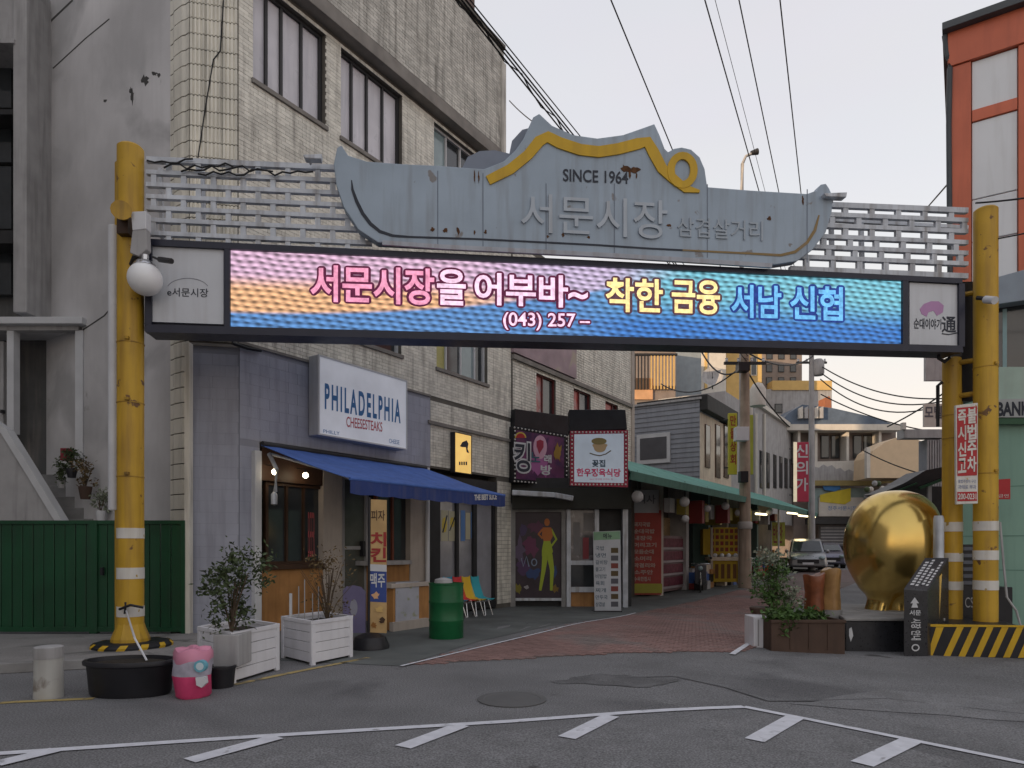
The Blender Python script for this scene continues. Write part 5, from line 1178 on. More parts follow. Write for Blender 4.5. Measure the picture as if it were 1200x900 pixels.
mb = MB(); mb.pb(RO, xa - .02, RO.a(1138), .0, .10, zA, ct - .75); part('orange_pier', mb, ORANGEP, TW, bevel=.01)
mb = MB(); mb.pb(RO, xa - .02, RO.a(1236), .0, .14, ct - .74, ct); part('orange_cornice', mb, ORANGEP, TW, bevel=.01)
mb = MB(); mb.pb(RO, RO.a(1193), RO.a(1203), .0, .10, zA, ct - .75); part('orange_pier', mb, ORANGEP, TW, bevel=.01)
tz = RO.z(1166, 124); mb = MB(); mb.pb(RO, RO.a(1139), RO.a(1192), .0, .09, tz - .25, tz); part('orange_band', mb, ORANGEP, TW, bevel=.01)
zs = [ct - .76, tz + .01]; 
mb = MB(); mb.pb(RO, RO.a(1139), RO.a(1192), .0, .05, tz + .01, ct - .76); part('grey_panel', mb, PANELW, TW, bevel=.01)
zz_ = [tz - .26, RO.z(1166, 230), RO.z(1166, 280), RO.z(1166, 345)]
for i in range(3): mb = MB(); mb.pb(RO, RO.a(1139), RO.a(1192), .0, .05, zz_[i + 1] + .02, zz_[i]); part('grey_panel', mb, PANELW, TW, bevel=.01)
for i in range(3): mb = MB(); mb.pb(RO, RO.a(1204), RO.a(1260), .0, .05, zz_[i + 1] + .02, zz_[i]); part('grey_panel', mb, PANELW, TW)
for y in (375, 465, 560): mb = MB(); z = zA + (y - 375) * 0; 
mb = MB(); mb.pb(RO, xa - .12, xa + 12, -9, .32, ct, ct + .16); part('roof_edge', mb, M('slate_flashing', (.07, .08, .09), .5), TW, bevel=.01)
mb = MB(); mb.tube([RO.at(xa - .08, .12, ct - .02), RO.at(xa - .02, .1, ct - .5), RO.at(xa + .02, .16, ct - .8), RO.at(xa - .0, .13, ct - 2), RO.at(xa + .04, .12, zA + .5)], .055, 8); part('downpipe', mb, M('slate_pipe', (.06, .07, .08), .5), TW, smooth=True)
# ------------------------------------------------------------------ second tiled building and the karaoke shop
B2 = thing('second_tiled_building', 'ivory tiled building with red shop windows above the karaoke signs', 'building', FAC.at(11, 0, 0))
e2 = FA(739)
h2 = [(FA(628), FA(637), 5.4, 6.85), (FA(640), FA(651), 5.4, 6.85), (FA(672), FA(686), 5.4, 6.85), (FA(686.5), FA(692), 5.4, 6.85), (FA(709), FA(724), 5.4, 6.85)]
hh_ = [(FA(628), FA(651), 5.4, 6.85), (FA(672), FA(692), 5.4, 6.85), (FA(709), FA(724), 5.4, 6.85)]
mb = MB(); wall_cells(mb, FAC, aEnd + .04, e2, 3.4, 10.5, -.3, 0, hh_); mb.pb(FAC, aEnd + .04, e2, -7, -.31, 0, 10.4); part('wall', mb, GROUT, B2)
mb = MB(); bricks(mb, FAC, aEnd + .1, e2, 4.2, 10.4, .001, .22, .085, .012, hh_); part('wall_tile', mb, TILE, B2, fix=False, kind='stuff')
mb = MB(); mb.pb(FAC, aEnd + .04, e2, 0, .10, 6.95, 7.08); part('string_course', mb, SOFF, B2)
mb = MB(); mb.pb(FAC, e2, e2 + .25, -.3, .06, 0, 10.5); part('corner_pier', mb, BEIGE, B2)
mb = MB(); mb.pb(FAC, FA(598), FA(672), .02, .12, 7.12, 8.4); part('faded_banner', mb, M('faded_mauve_banner', (.34, .25, .28), .6, var=.3, scale=1.5, col2=(.4, .34, .28), c2=.55), B2)
for i, h in enumerate(hh_):
    f = window(B2, FAC, *h, [.42, 1] if i < 2 else [.7, 1], M('maroon_frame', (.13, .03, .03), .5), [M('red_film_glass', (.45, .09, .08), .3, var=.3, col2=(.42, .36, .36), c2=.5, c2s=1.2), GLASS], d=-.08, fw=.05)
# karaoke ground floor: walls, door poster, glass
K1 = Pl(0.0, 19.3, 1.67, 1.3)
KS = thing('karaoke_shop', 'dark karaoke shop front with dancer posters under round bulb signs', 'shop front', (0.9, 20, G(.9, 20)))
KD = FP(19.45)
mb = MB(); mb.fb(KD, 598, 740, 560, 720, -.5, -.25); part('wall', mb, M('black_shop_wall', (.03, .03, .032), .6, var=.3), KS)
mb = MB(); mb.fb(KD, 598, 604, 590, 712, -.25, .0); mb.fb(KD, 658, 663, 590, 712, -.25, .0); mb.fb(KD, 604, 658, 592, 600, -.25, .0); part('door_frame', mb, STONE, KS)
mb = MB(); mb.fb(KD, 604, 658, 600, 701, -.25, -.12); dp = part('door', mb, M('black_poster_print', (.03, .018, .03), .35, var=.4, scale=3), KS)
mb = MB(); mb.fb(KD, 604, 658, 701, 704, -.25, -.02); part('door_sill', mb, STEEL, KS)
def bl(x, y, rx, ry, c_, nm, sd): 
    mb = MB(); blotch(mb, KD, x, y, rx, ry, -.115 + sd * .0003, sd, 16); part('poster_print', mb, flat(nm, c_, .4), dp)
bl(622, 640, 11, 16, (.12, .02, .07), 'magenta_print', 1); bl(609, 645, 7, 18, (.10, .07, .13), 'violet_print', 2); bl(625, 672, 10, 8, (.02, .05, .16), 'deep_blue_poster', 3); bl(607, 690, 6, 7, (.2, .17, .02), 'olive_print', 4); bl(613, 665, 9, 10, (.07, .03, .1), 'violet_print2', 6); bl(628, 618, 12, 9, (.09, .02, .06), 'wine_print', 7); bl(613, 622, 7, 8, (.05, .03, .10), 'dusk_print', 8); bl(650, 670, 4, 9, (.03, .05, .12), 'deep_blue_poster', 9); bl(651, 690, 4, 5, (.2, .12, .02), 'amber_spot', 10); bl(617, 688, 3, 3, (.3, .28, .3), 'pale_spot', 11); bl(644, 640, 1.5, 1.5, (.4, .3, .3), 'pale_spot', 12)
mb = MB()
def dpx(x, y): return (x, y)
mb.prism(KD, ell(641, 612, 3.2, 4.5, 12), -.112, -.106); mb.prism(KD, [(636, 618), (646, 618), (648, 628), (645, 634), (637, 634), (635, 627)], -.112, -.106); mb.strip(KD, [(636, 620), (631, 626), (636, 631)], 2.4, -.112, -.107)
part('dancer_print', mb, flat('orange_print', (.45, .14, .03), .5), dp)
mb = MB(); mb.prism(KD, [(637, 634), (645, 634), (648, 646), (646, 652), (635, 652), (635, 645)], -.112, -.106); mb.strip(KD, [(646, 620), (652, 632), (646, 640)], 2.4, -.112, -.107)
mb.strip(KD, [(639, 650), (637, 668), (633, 692)], [7, 5, 3], -.112, -.107); mb.strip(KD, [(644, 650), (647, 668), (646, 692)], [7, 5, 3], -.112, -.107)
part('dancer_print', mb, flat('lime_print', (.34, .42, .03), .5), dp)
text(dp, '노래방', KD, rq(609, 632, 652, 664), -.105, flat('pale_blue_print', (.2, .26, .38)), bold=.03) if False else None
mb = MB(); mb.strip(KD, [(611, 654), (613, 664), (617, 652), (620, 664)], 1.3, -.110, -.106); mb.strip(KD, ell(626, 659, 3, 4, 10), 1.3, -.11, -.106, closed=True); part('poster_print', mb, flat('pale_blue_print', (.22, .28, .4)), dp)
mb = MB(); mb.fb(KD, 664, 669, 592, 712, -.25, .02); mb.fb(KD, 669, 700, 657, 662, -.25, .0); mb.fb(KD, 669, 700, 688, 694, -.25, .0); mb.fb(KD, 697, 702, 592, 712, -.25, .0); mb.fb(KD, 730, 736, 585, 712, -.25, .02); part('glass_frame', mb, STEEL, KS)
mb = MB(); mb.fb(KD, 669, 697, 594, 657, -.2, -.15); part('shop_pane', mb, M('sticker_glass', (.10, .09, .10), .2, var=.5, scale=3, col2=(.28, .26, .28), c2=.58, c2s=3.5, spec=.7), KS)
mb = MB(); mb.fb(KD, 669, 697, 662, 688, -.2, -.15); part('shop_pane', mb, GLASS, KS)
mb = MB(); mb.fb(KD, 669, 697, 694, 712, -.25, -.1); part('kick_board', mb, ORNG, KS)
for (x0, x1, y0, y1, m_) in ((672, 680, 612, 650, pw), (683, 690, 630, 655, PINKP), (684, 695, 601, 622, flat('paper_lilac', (.3, .27, .33)))):
    mb = MB(); mb.fb(KD, x0, x1, y0, y1, -.149, -.14); part('poster', mb, flat('dim_paper', (.2, .19, .19)) if m_ is not PINKP else flat('dim_red_paper', (.25, .05, .06)), KS)
# rolled awning case above the door
mb = MB(); mb.strip(KD, [(600, 577), (650, 580), (672, 584)], 6, .3, .6); part('rolled_awning', mb, STEEL, KS, bevel=.02)
mb = MB(); mb.fb(KD, 600, 740, 572, 596, -.25, .35); part('soffit_box', mb, M('dark_soffit', (.035, .035, .03), .8), KS)
# karaoke sign (left) with bulbs
def bulbs(T, pl, pts, d, r_, m_, nm='bulb'):
    me = None
    for (x, y) in pts:
        p = pl.px(x, y, d)
        if me is None: q = MB(); q.sphere((0, 0, 0), r_, 8, 6); me = mesh_from(q, m_, (0, 0, 0), True)
        piece(nm, me, T, p)
WB = flat('dim_white_bulb', (.6, .58, .55), .3)
T = thing('karaoke_sign', 'square purple karaoke signboard edged with white bulbs, facing the lane', 'sign', K1.px(633, 566, .1))
q = [(602, 499), (666, 510), (666, 570), (602, 565)]
mb = MB(); mb.prism(K1, q, -.25, .1); part('sign_case', mb, BLACK, T, bevel=.01)
mb = MB(); mb.prism(K1, [(605, 504), (661, 513), (661, 566), (605, 561)], .101, .11); part('sign_face', mb, M('purple_sign_print', (.11, .035, .09), .4, var=.5, scale=1.6, col2=(.04, .02, .06), c2=.5, c2s=1.8, emis=.05), T)
def kb(x, y, rx, ry, col, nm, sd): mb = MB(); blotch(mb, K1, x, y, rx, ry, .113 + sd * .0005, sd, 18); part('print', mb, flat(nm, col, .5), T)
kb(633, 545, 15, 17, (.36, .12, .30), 'rose_print', 1); mb = MB(); mb.prism(K1, ell(633, 524, 8, 14, 20), .111, .118); part('print', mb, flat('pale_rose_print', (.55, .32, .42)), T)
mb = MB(); mb.prism(K1, [(632, 532), (629, 523), (629, 517), (633, 515), (637, 517), (637, 524)], .119, .124); part('print', mb, flat('dark_red_print', (.3, .03, .06)), T)
mb = MB(); mb.prism(K1, ell(610, 513, 5.5, 5.5, 14, 0, 180), .111, .118); part('print', mb, REDP, T)
mb = MB(); mb.strip(K1, ell(610, 513, 6, 6, 14, 0, 180), 1.5, .118, .122); part('print', mb, py_, T)
kb(654, 530, 5, 13, (.28, .17, .03), 'brass_print', 4)
text(T, '킹', K1, [(603, 518), (621, 520), (621, 553), (603, 552)], .128, WFRAME, bold=.07); text(T, '킹', K1, [(603, 518), (621, 520), (621, 553), (603, 552)], .134, DKTXT, bold=.015)
text(T, '노', K1, rq(622, 633, 530, 541, .05), .128, flat('teal_dark_letter', (.04, .12, .16)), bold=.02); text(T, '래', K1, rq(638, 646, 533, 542, .05), .128, WFRAME, bold=.03); text(T, '방', K1, rq(634, 646, 545, 556, .05), .128, WFRAME, bold=.03)
pts = [(603 + i * 4.2, 501 + i * .72) for i in range(15)] + [(603 + i * 4.2, 564 + i * .33) for i in range(15)] + [(664, 512 + i * 5) for i in range(11)] + [(603.5, 505 + i * 5) for i in range(12)]
bulbs(T, K1, pts, .12, .026, WB)
mb = MB(); mb.prism(K1, [(604, 479), (668, 488), (667, 510), (603, 499)], -.25, .06); single('sign_hood', mb, BLACK, 'plain black box hood above the purple karaoke sign', 'sign box', bevel=.01)
# restaurant sign (right), facing the road
K2 = FP(16.8)
T = thing('restaurant_sign', 'white restaurant signboard with red bulb border facing the road', 'sign', K2.px(702, 572))
mb = MB(); mb.prism(K2, [(668, 505), (736, 504), (736, 571), (668, 569)], -.35, 0); part('sign_case', mb, DFRAME, T, bevel=.01)
mb = MB(); mb.prism(K2, [(668, 505), (736, 504), (736, 571), (668, 569)], .001, .02); part('red_border', mb, flat('dark_red_border', (.3, .03, .06)), T)
mb = MB(); mb.prism(K2, [(673, 509), (731, 508), (731, 566), (673, 565)], .021, .03); part('sign_face', mb, M('pale_blue_face', (.50, .58, .68), .4, var=.1, emis=.10), T)
LBR = flat('umber_print', (.10, .07, .03)); LTN = flat('tan_print', (.5, .36, .2))
mb = MB(); mb.prism(K2, ell(703, 525, 7, 5, 18, 180, 360) + ell(703, 521.5, 9, 2, 10, 0, 180), .031, .034); part('print', mb, LTN, T)
mb = MB(); mb.prism(K2, ell(702, 517, 9, 4, 16), .0345, .038); part('print', mb, flat('olive_tan_print', (.25, .2, .08)), T)
mb = MB(); mb.strip(K2, [(691, 531), (697, 533), (703, 534), (710, 532), (716, 528)], 1.2, .031, .035); part('print', mb, LBR, T)
text(T, '꽃집', K2, rq(694, 709, 539, 547), .034, flat('slate_letter', (.05, .09, .13)), bold=.03)
text(T, '한우정육식당', K2, rq(676, 727, 549, 558, .01), .034, PINKP, bold=.035)
text(T, '24시 정성을 다하는 집', K2, rq(691, 718, 560.5, 562.5), .034, PINKP)
bulbs(T, K2, [(670.3 + i * 4.2, 506.6) for i in range(16)] + [(670.3 + i * 4.2, 567.8) for i in range(16)] + [(670.3, 511 + i * 4.7) for i in range(12)] + [(733.6, 511 + i * 4.7) for i in range(12)], .022, .024, WB)
mb = MB(); mb.prism(K2, [(667, 480), (733, 480), (735, 503), (667, 505)], -.45, .02); single('sign_hood', mb, BLACK, 'plain black box hood above the white restaurant sign', 'sign box', bevel=.01)
for x in (680, 722): 
    mb = MB(); mb.tube([K2.px(x, 560, -.3), K2.px(x, 500, -1.9)], .03, 6); part('stay', mb, DFRAME, T)
# white menu banner
b = gp(712, 717); Q = FP(b.y); T = thing('menu_banner', 'tall white menu banner with green top before the karaoke shop', 'banner', b)
mb = MB(); mb.prism(Q, [(695, 623), (727, 622), (728, 716), (697, 716)], -.04, 0); part('panel', mb, M('white_menu_face', (.48, .50, .54), .6), T)
mb = MB(); mb.prism(Q, [(695.5, 623.5), (726.5, 622.5), (726.8, 632), (695.7, 633)], .001, .004); part('print', mb, M('green_print_head', (.22, .38, .25), .6, var=.2), T)
for i in range(8):
    mb = MB(); mb.prism(Q, [(716, 642 + i * 9), (724.5, 642 + i * 9), (724.5, 648 + i * 9), (716, 648 + i * 9)], .001, .004); part('menu_picture', mb, [LBR, flat('grey_photo', (.1, .1, .12)), flat('maroon_photo', (.2, .05, .04))][i % 3], T)
for i, tt in enumerate(('국밥', '냉면', '갈비탕', '불고기', '비빔밥', '육회', '찌개', '만두국', '삼겹살')):
    text(T, tt, Q, rq(698, 708 + (i * 37) % 5, 640 + i * 8.2, 645 + i * 8.2), .004, flat('slate_letter', (.05, .09, .13)), bold=.01)
mb = MB(); mb.prism(Q, [(696, 716), (729, 716), (729, 719), (696, 719)], -.25, .1); part('foot', mb, BLACK, T)
text(T, '메뉴', Q, rq(707, 717, 625, 631), .006, DKTXT, bold=.02)
# red menu pillar
b = gp(757, 699); Q = FP(b.y); T = thing('menu_pillar', 'red menu banner wrapped round a pillar with yellow foot', 'banner', b)
mb = MB(); mb.fb(Q, 740, 775, 598, 697, -.5, 0); part('pillar', mb, REDP if False else M('red_menu_print', (.33, .05, .04), .6, var=.15), T)
mb = MB(); mb.fb(Q, 739, 776, 684, 695, -.51, .012); part('yellow_foot', mb, M('yellow_green_print', (.35, .33, .05), .6), T)
mb = MB(); mb.fb(Q, 741, 772, 574, 601, -.1, .03); part('white_sign', mb, M('grey_white_face', (.34, .34, .36), .6), T)
for i, tt in enumerate(('돼지국밥', '순대국밥', '내장국', '머리고기', '모듬순대', '소머리', '막걸리와', '소주안', '수육한접시')):
    text(T, tt, Q, rq(743, 765 + (i * 5) % 8 - 3, 612 + i * 8, 617 + i * 8), .004, flat('pale_letters', (.42, .34, .3)), bold=.03)
text(T, '식사', Q, rq(747, 768, 580, 590), .034, flat('grey_letters', (.12, .12, .14)), bold=.02)
# ------------------------------------------------------------------ market row with green awning
MR = thing('market_row', 'row of open market shops under one long green awning', 'shops', MK.at(9, -2.4, 0))
aM0, aM1 = MK.a(738), MK.a(957)
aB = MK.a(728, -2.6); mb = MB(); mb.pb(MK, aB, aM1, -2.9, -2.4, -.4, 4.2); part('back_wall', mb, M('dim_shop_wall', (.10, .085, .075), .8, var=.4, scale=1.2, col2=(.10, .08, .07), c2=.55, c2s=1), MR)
for i in range(6):
    a = aB + 1.2 + i * 2.6; mb = MB(); mb.pb(MK, a, a + .28, -2.4, -1.7, -.3, 3.9); part('partition', mb, [BEIGE, GREYW, M('teal_partition', (.1, .16, .15), .7)][i % 3], MR)
for i in range(10):
    a = aB + .9 + i * 1.6; r = random.Random(i + 60)
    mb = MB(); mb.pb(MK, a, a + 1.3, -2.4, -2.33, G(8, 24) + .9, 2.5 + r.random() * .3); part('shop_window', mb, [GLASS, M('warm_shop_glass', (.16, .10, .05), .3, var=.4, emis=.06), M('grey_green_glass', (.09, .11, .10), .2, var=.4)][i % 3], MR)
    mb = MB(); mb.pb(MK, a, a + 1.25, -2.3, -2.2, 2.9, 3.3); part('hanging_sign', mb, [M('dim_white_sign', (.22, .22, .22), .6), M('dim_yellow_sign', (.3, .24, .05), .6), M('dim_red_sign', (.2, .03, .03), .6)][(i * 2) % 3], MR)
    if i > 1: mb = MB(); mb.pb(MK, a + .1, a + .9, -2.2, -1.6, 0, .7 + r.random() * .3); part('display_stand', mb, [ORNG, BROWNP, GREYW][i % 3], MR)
for i in range(8, 56):                                        # stock stacked in front of the shops
    r = random.Random(i + 900); a = aB + 1.3 + i * .31; d0 = -1.5 + r.uniform(-.2, .8); p = MK.at(a, d0, 0); g = G(p.x, p.y); w_ = r.uniform(.25, .5); z0 = g
    for k in range(r.choice((1, 2, 3, 3))):
        h_ = r.uniform(.18, .42); mb = MB(); mb.pb(MK, a, a + w_, d0 - .35, d0 + r.uniform(-.03, .03), z0, z0 + h_ - .01); z0 += h_
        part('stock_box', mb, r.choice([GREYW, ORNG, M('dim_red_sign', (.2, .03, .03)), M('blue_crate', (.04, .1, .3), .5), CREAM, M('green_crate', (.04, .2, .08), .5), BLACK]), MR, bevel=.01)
for i in range(26):
    r = random.Random(i + 300); a = aB + .8 + i * .62; mb = MB(); zt_ = 3.2; mb.pb(MK, a, a + r.uniform(.25, .6), -1.3 + r.uniform(-.5, .6), -1.24 + r.uniform(.62, .64) - .6, zt_ - r.uniform(.3, .8), zt_)
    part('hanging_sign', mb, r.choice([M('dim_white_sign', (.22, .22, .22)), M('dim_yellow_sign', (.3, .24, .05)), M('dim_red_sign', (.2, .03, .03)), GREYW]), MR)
mb = MB(); N = 12; n_ = 0
for i in range(N):
    a0 = aM0 + (aM1 - aM0) * i / N; a1 = aM0 + (aM1 - aM0) * (i + 1) / N - .03
    mb = MB(); 
    b0 = aB + (aM1 - aB) * i / N; b1 = aB + (aM1 - aB) * (i + 1) / N - .03
    up = [MK.at(b0, -2.6, 4.5), MK.at(b1, -2.6, 4.5), MK.at(a1, 0.02, 3.45), MK.at(a0, .02, 3.45)]
    mb.hexa([p - Vector((0, 0, .04)) for p in up] + up); part('awning_sheet', mb, GREENA, MR)
    mb = MB(); mb.hexa([MK.at(a0, .02, 3.25), MK.at(a1 + .03, .02, 3.25), MK.at(a1 + .03, -.02, 3.25), MK.at(a0, -.02, 3.25), MK.at(a0, .06, 3.46), MK.at(a1 + .03, .06, 3.46), MK.at(a1 + .03, .02, 3.46), MK.at(a0, .02, 3.46)]); part('awning_fascia', mb, GREENF, MR)
for i in range(1):
    a = aM0 + 17; p = MK.at(a, -.15, 0); mb = MB(); mb.tube([(p.x, p.y, G(p.x, p.y)), (p.x, p.y, 3.3)], .04, 8); part('awning_post', mb, GREYW, MR)
# lanterns, strip lights
for i, (x, y, r_) in enumerate(((747, 582, 7), (802, 588, 6), (803, 608, 4.5), (850, 593, 4.5), (865, 601, 4), (902, 600, 4), (829, 596, 4))):
    d_ = -.3; p = MK.px(x, y, d_); s = p.y / F
    T = thing('globe_lantern', ['large white globe lantern beside the red menu pillar', 'white globe lantern over the pink shelves', 'small globe lantern below another by the shelves', 'globe lantern over the yellow menu stall', 'globe lantern right of the yellow stall', 'small globe lantern right of the concrete pole', 'small globe lantern between pink shelves and yellow stall'][i], 'lantern', p, 'globe lanterns under the green awning')
    mb = MB(); mb.sphere(p, r_ * s, 16, 10); part('globe', mb, M('dull_globe', (.42, .42, .43), .5), T, smooth=True)
    mb = MB(); mb.tube([p + Vector((0, 0, r_ * s * .95)), (p.x, p.y, 3.6)], .008, 5); part('wire', mb, WIRE, T)
T = thing('strip_lights', 'warm strip lights glowing under the far end of the green awning', 'lights', MK.px(938, 605, -.5))
for (x0, x1, y) in ((923, 934, 601), (936, 944, 604), (945, 955, 605), (886, 898, 602)):
    mb = MB(); mb.tube([MK.px(x0, y, -.5), MK.px(x1, y + 1, -.5)], .05, 6); part('tube_lamp', mb, TUBE, T)
pl_ = bpy.data.lights.new('strip_glow', 'POINT'); po = bpy.data.objects.new('strip_glow', pl_); C.objects.link(po); po.parent = T; po.location = (0, 0, -.3); pl_.energy = 14; pl_.color = (1, .75, .4); pl_.shadow_soft_size = .3
# pink shelves
b = gp(789, 694); Q = Pl(b.x, b.y, *sdir); T = thing('shelf_rack', 'pinkish rack of packed shelves beside the red menu pillar', 'shelf', b)
mb = MB(); mb.fb(Q, 775, 803, 628, 692, -.4, -.02); part('rack', mb, M('dusty_pink_rack', (.22, .15, .16), .6, var=.2), T, bevel=.01)
for i in range(4):
    mb = MB(); mb.fb(Q, 777, 801, 631 + i * 15, 641 + i * 15, -.05, .02); part('goods', mb, M('maroon_goods', (.14, .03, .05), .6, var=.5, scale=8), T)
    mb = MB(); mb.fb(Q, 776, 802, 641.5 + i * 15, 644 + i * 15, -.05, .05); part('shelf', mb, M('pale_shelf', (.35, .3, .32), .6), T)
# yellow menu stall
b = gp(845, 688); Q = FP(b.y); T = thing('yellow_stall', 'yellow menu stall with rows of red pictures and a counter', 'stall', b)
YS_ = M('dim_yellow_board', (.42, .28, .02), .6, var=.15)
mb = MB(); mb.fb(Q, 831, 867, 618, 650, -.6, -.5); part('menu_board', mb, YS_, T)
mb = MB(); mb.fb(Q, 824, 831, 620, 650, -.9, -.5); part('menu_board_side', mb, YS_, T)
mp_me = None
for i in range(6):
    for j in range(4):
        x = 833 + i * 5.6; y = 620 + j * 7.2; mb = MB(); mb.fb(Q, x, x + 3.8, y, y + 4.6, -.499, -.49)
        part('menu_picture', mb, [flat('red_dish', (.22, .03, .02)), flat('brown_dish', (.14, .06, .02))][(i + j) % 2], T)
mb = MB(); mb.fb(Q, 832, 868, 653, 657, -.6, .1); part('counter_top', mb, CREAM, T)
mb = MB(); mb.fb(Q, 834, 866, 657, 682, -.5, 0); part('counter', mb, YS_, T)
for i in range(4): mb = MB(); mb.fb(Q, 838 + i * 7, 842 + i * 7, 661, 678, .0, .01); part('print', mb, flat('brown_dish', (.14, .06, .02)), T)
for x in (833, 865): mb = MB(); mb.fb(Q, x, x + 2.5, 618, 688, -.03, .03); part('stall_post', mb, BEIGE, T)
for i in range(4): mb = MB(); mb.sphere(Q.px(838 + i * 8, 651, -.1), .09, 8, 6); part('bowl', mb, WHITE, T, smooth=True)
# yellow green hanging banner
b = MK.px(914, 645, -.6); Q = FP(b.y); T = thing('hanging_banner', 'yellow green hanging banner under the awning past the pole', 'banner', b)
mb = MB(); mb.fb(Q, 904, 920, 612, 640, -.03, 0); part('cloth', mb, M('yellow_green_cloth', (.28, .30, .05), .7, var=.3), T)
text(T, '반찬', Q, [(906, 615), (917, 615), (917, 636), (906, 636)], .004, flat('maroon_photo', (.2, .05, .04)), bold=.02)
mb = MB(); mb.tube([Q.px(904, 611), Q.px(904, 646)], .03, 6); part('pole', mb, GREYW, T)
# parked two-wheelers
def wheel(T, c, ax, r_, sp=10):
    mb = MB(); mb.torus(c, r_, r_ * .12, ax, 24, 8); w_ = part('wheel', mb, TYRE, T, smooth=True)
    mb = MB(); axv = Vector(ax).normalized(); u = axv.cross(Vector((0, 0, 1))).normalized()
    for k in range(sp): 
        t = k * math.pi / sp; dd = u * math.cos(t) + Vector((0, 0, 1)) * math.sin(t); mb.tube([Vector(c) - dd * r_ * .9, Vector(c) + dd * r_ * .9], r_ * .014, 4)
    mb.cyl(c, ax, r_ * .15, r_ * .3, 10); part('spokes', mb, CHROME, w_)
def scooter(name, lab, px, py, yaw, body, group=None):
    b = gp(px, py); T = thing(name, lab, 'scooter', b, group); d = Vector((math.cos(yaw), math.sin(yaw), 0)); n_ = Vector((-d.y, d.x, 0)); Z = Vector((0, 0, 1))
    wheel(T, b + d * .62 + Z * .25, n_, .22, 5); wheel(T, b - d * .62 + Z * .25, n_, .22, 5)
    def hx(p, w0, w1): 
        mb = MB(); q = []
        for s_, w_ in ((1, w0), (-1, w0)): q.append([b + d * x + Z * z + n_ * s_ * w_ for x, z in p])
        n = len(p); mb.add(q[0] + q[1], [tuple(range(n)), tuple(range(2 * n - 1, n - 1, -1))] + [(i, i + n, (i + 1) % n + n, (i + 1) % n) for i in range(n)]); return mb
    part('body_shell', hx([(-.85, .55), (-.7, .34), (-.2, .28), (.3, .24), (.34, .3), (-.1, .36), (-.15, .62), (-.75, .72)], .15, 0), body, T, bevel=.03)
    part('leg_shield', hx([(.3, .28), (.42, .3), (.6, .78), (.62, .98), (.54, .98), (.48, .75)], .2, 0), body, T, bevel=.03)
    part('seat', hx([(-.8, .72), (-.15, .63), (-.12, .70), (-.4, .78), (-.78, .80)], .13, 0), BLACK, T, bevel=.03)
    mb = MB(); mb.tube([b + d * .62 + Z * .25, b + d * .5 + Z * 1.0], .03, 8); mb.tube([b + d * .47 + Z * 1.02 + n_ * .32, b + d * .52 + Z * 1.0, b + d * .47 + Z * 1.02 - n_ * .32], .018, 8); part('handlebar', mb, CHROME, T, smooth=True)
    mb = MB(); mb.sphere(b + d * .63 + Z * .86, .09, 12, 8); part('headlight', mb, GLASSG, T, smooth=True)
    mb = MB(); mb.tube([b + d * .5 + Z + n_ * .3, b + d * .46 + Z * 1.2 + n_ * .36], .008, 5); mb.sphere(b + d * .46 + Z * 1.22 + n_ * .36, .05, 8, 6, ); part('mirror', mb, BLACK, T)
    return T
scooter('scooter', 'grey and black motor scooter parked left of the yellow stall', 822, 693, -1.9, flat('grey_scooter_paint', (.1, .1, .11), .3), 'two-wheelers under the awning')
scooter('scooter', 'orange topped motor scooter parked right of the concrete pole', 893, 678, -1.2, flat('orange_scooter_paint', (.4, .08, .03), .35), 'two-wheelers under the awning')
def bicycle(lab, px, py, yaw, m_):
    b = gp(px, py); T = thing('bicycle', lab, 'bicycle', b, 'two-wheelers under the awning'); d = Vector((math.cos(yaw), math.sin(yaw), 0)); n_ = Vector((-d.y, d.x, 0)); Z = Vector((0, 0, 1))
    wheel(T, b + d * .52 + Z * .33, n_, .31, 10); wheel(T, b - d * .52 + Z * .33, n_, .31, 10)
    pts = dict(h=b + d * .36 + Z * .8, bb=b + d * -.06 + Z * .3, s=b - d * .2 + Z * .78, r=b - d * .52 + Z * .33, f=b + d * .52 + Z * .33)
    mb = MB()
    for p, q in (('h', 'bb'), ('h', 's'), ('s', 'bb'), ('s', 'r'), ('bb', 'r'), ('h', 'f')): mb.tube([pts[p], pts[q]], .018, 6)
    part('frame', mb, m_, T)
    mb = MB(); mb.tube([pts['h'], pts['h'] + Z * .18, pts['h'] + Z * .2 + n_ * .25 - d * .1], .014, 6); mb.tube([pts['h'] + Z * .18, pts['h'] + Z * .2 - n_ * .25 - d * .1], .014, 6); part('handlebar', mb, CHROME, T)
    mb = MB(); mb.lathe(tuple(pts['s'] + Z * .06), [(.02, 0), (.09, .04), (.07, .07), (.001, .08)], 10, 1.4, .7); part('saddle', mb, BLACK, T)
bicycle('old bicycle leaning just right of the concrete utility pole', 884, 681, 1.2, DFRAME)

# upper storeys behind the awning
def simple_window(T, pl, x0, x1, y0, y1, d, fr, gl):
    mb = MB(); mb.fb(pl, x0, x1, y0, y1, d - .02, d + .04); w_ = part('window', mb, fr, T); t = (x1 - x0) * .1
    mb = MB(); mb.fb(pl, x0 + t, x1 - t, y0 + t * 1.2, y1 - t * 1.2, d + .041, d + .05); part('pane', mb, gl, w_)
MU = Pl(MK.at(0, -2.9, 0).x, MK.at(0, -2.9, 0).y, *sdir)
ac = MU.a(820); pc = MU.at(ac, 0, 0); SDP = PP(pc.x, pc.y)
SH = thing('siding_house', 'grey clapboard house with one white window above the green awning', 'house', (pc.x - 1, pc.y, 3.8))
zt_ = CH + (H - 468) / F * pc.y
mb = MB(); mb.pb(SDP, -6.5, -.02, -3, -.02, 3.0, zt_ - .02); part('core', mb, SIDING, SH)
k = 0; z = 3.4
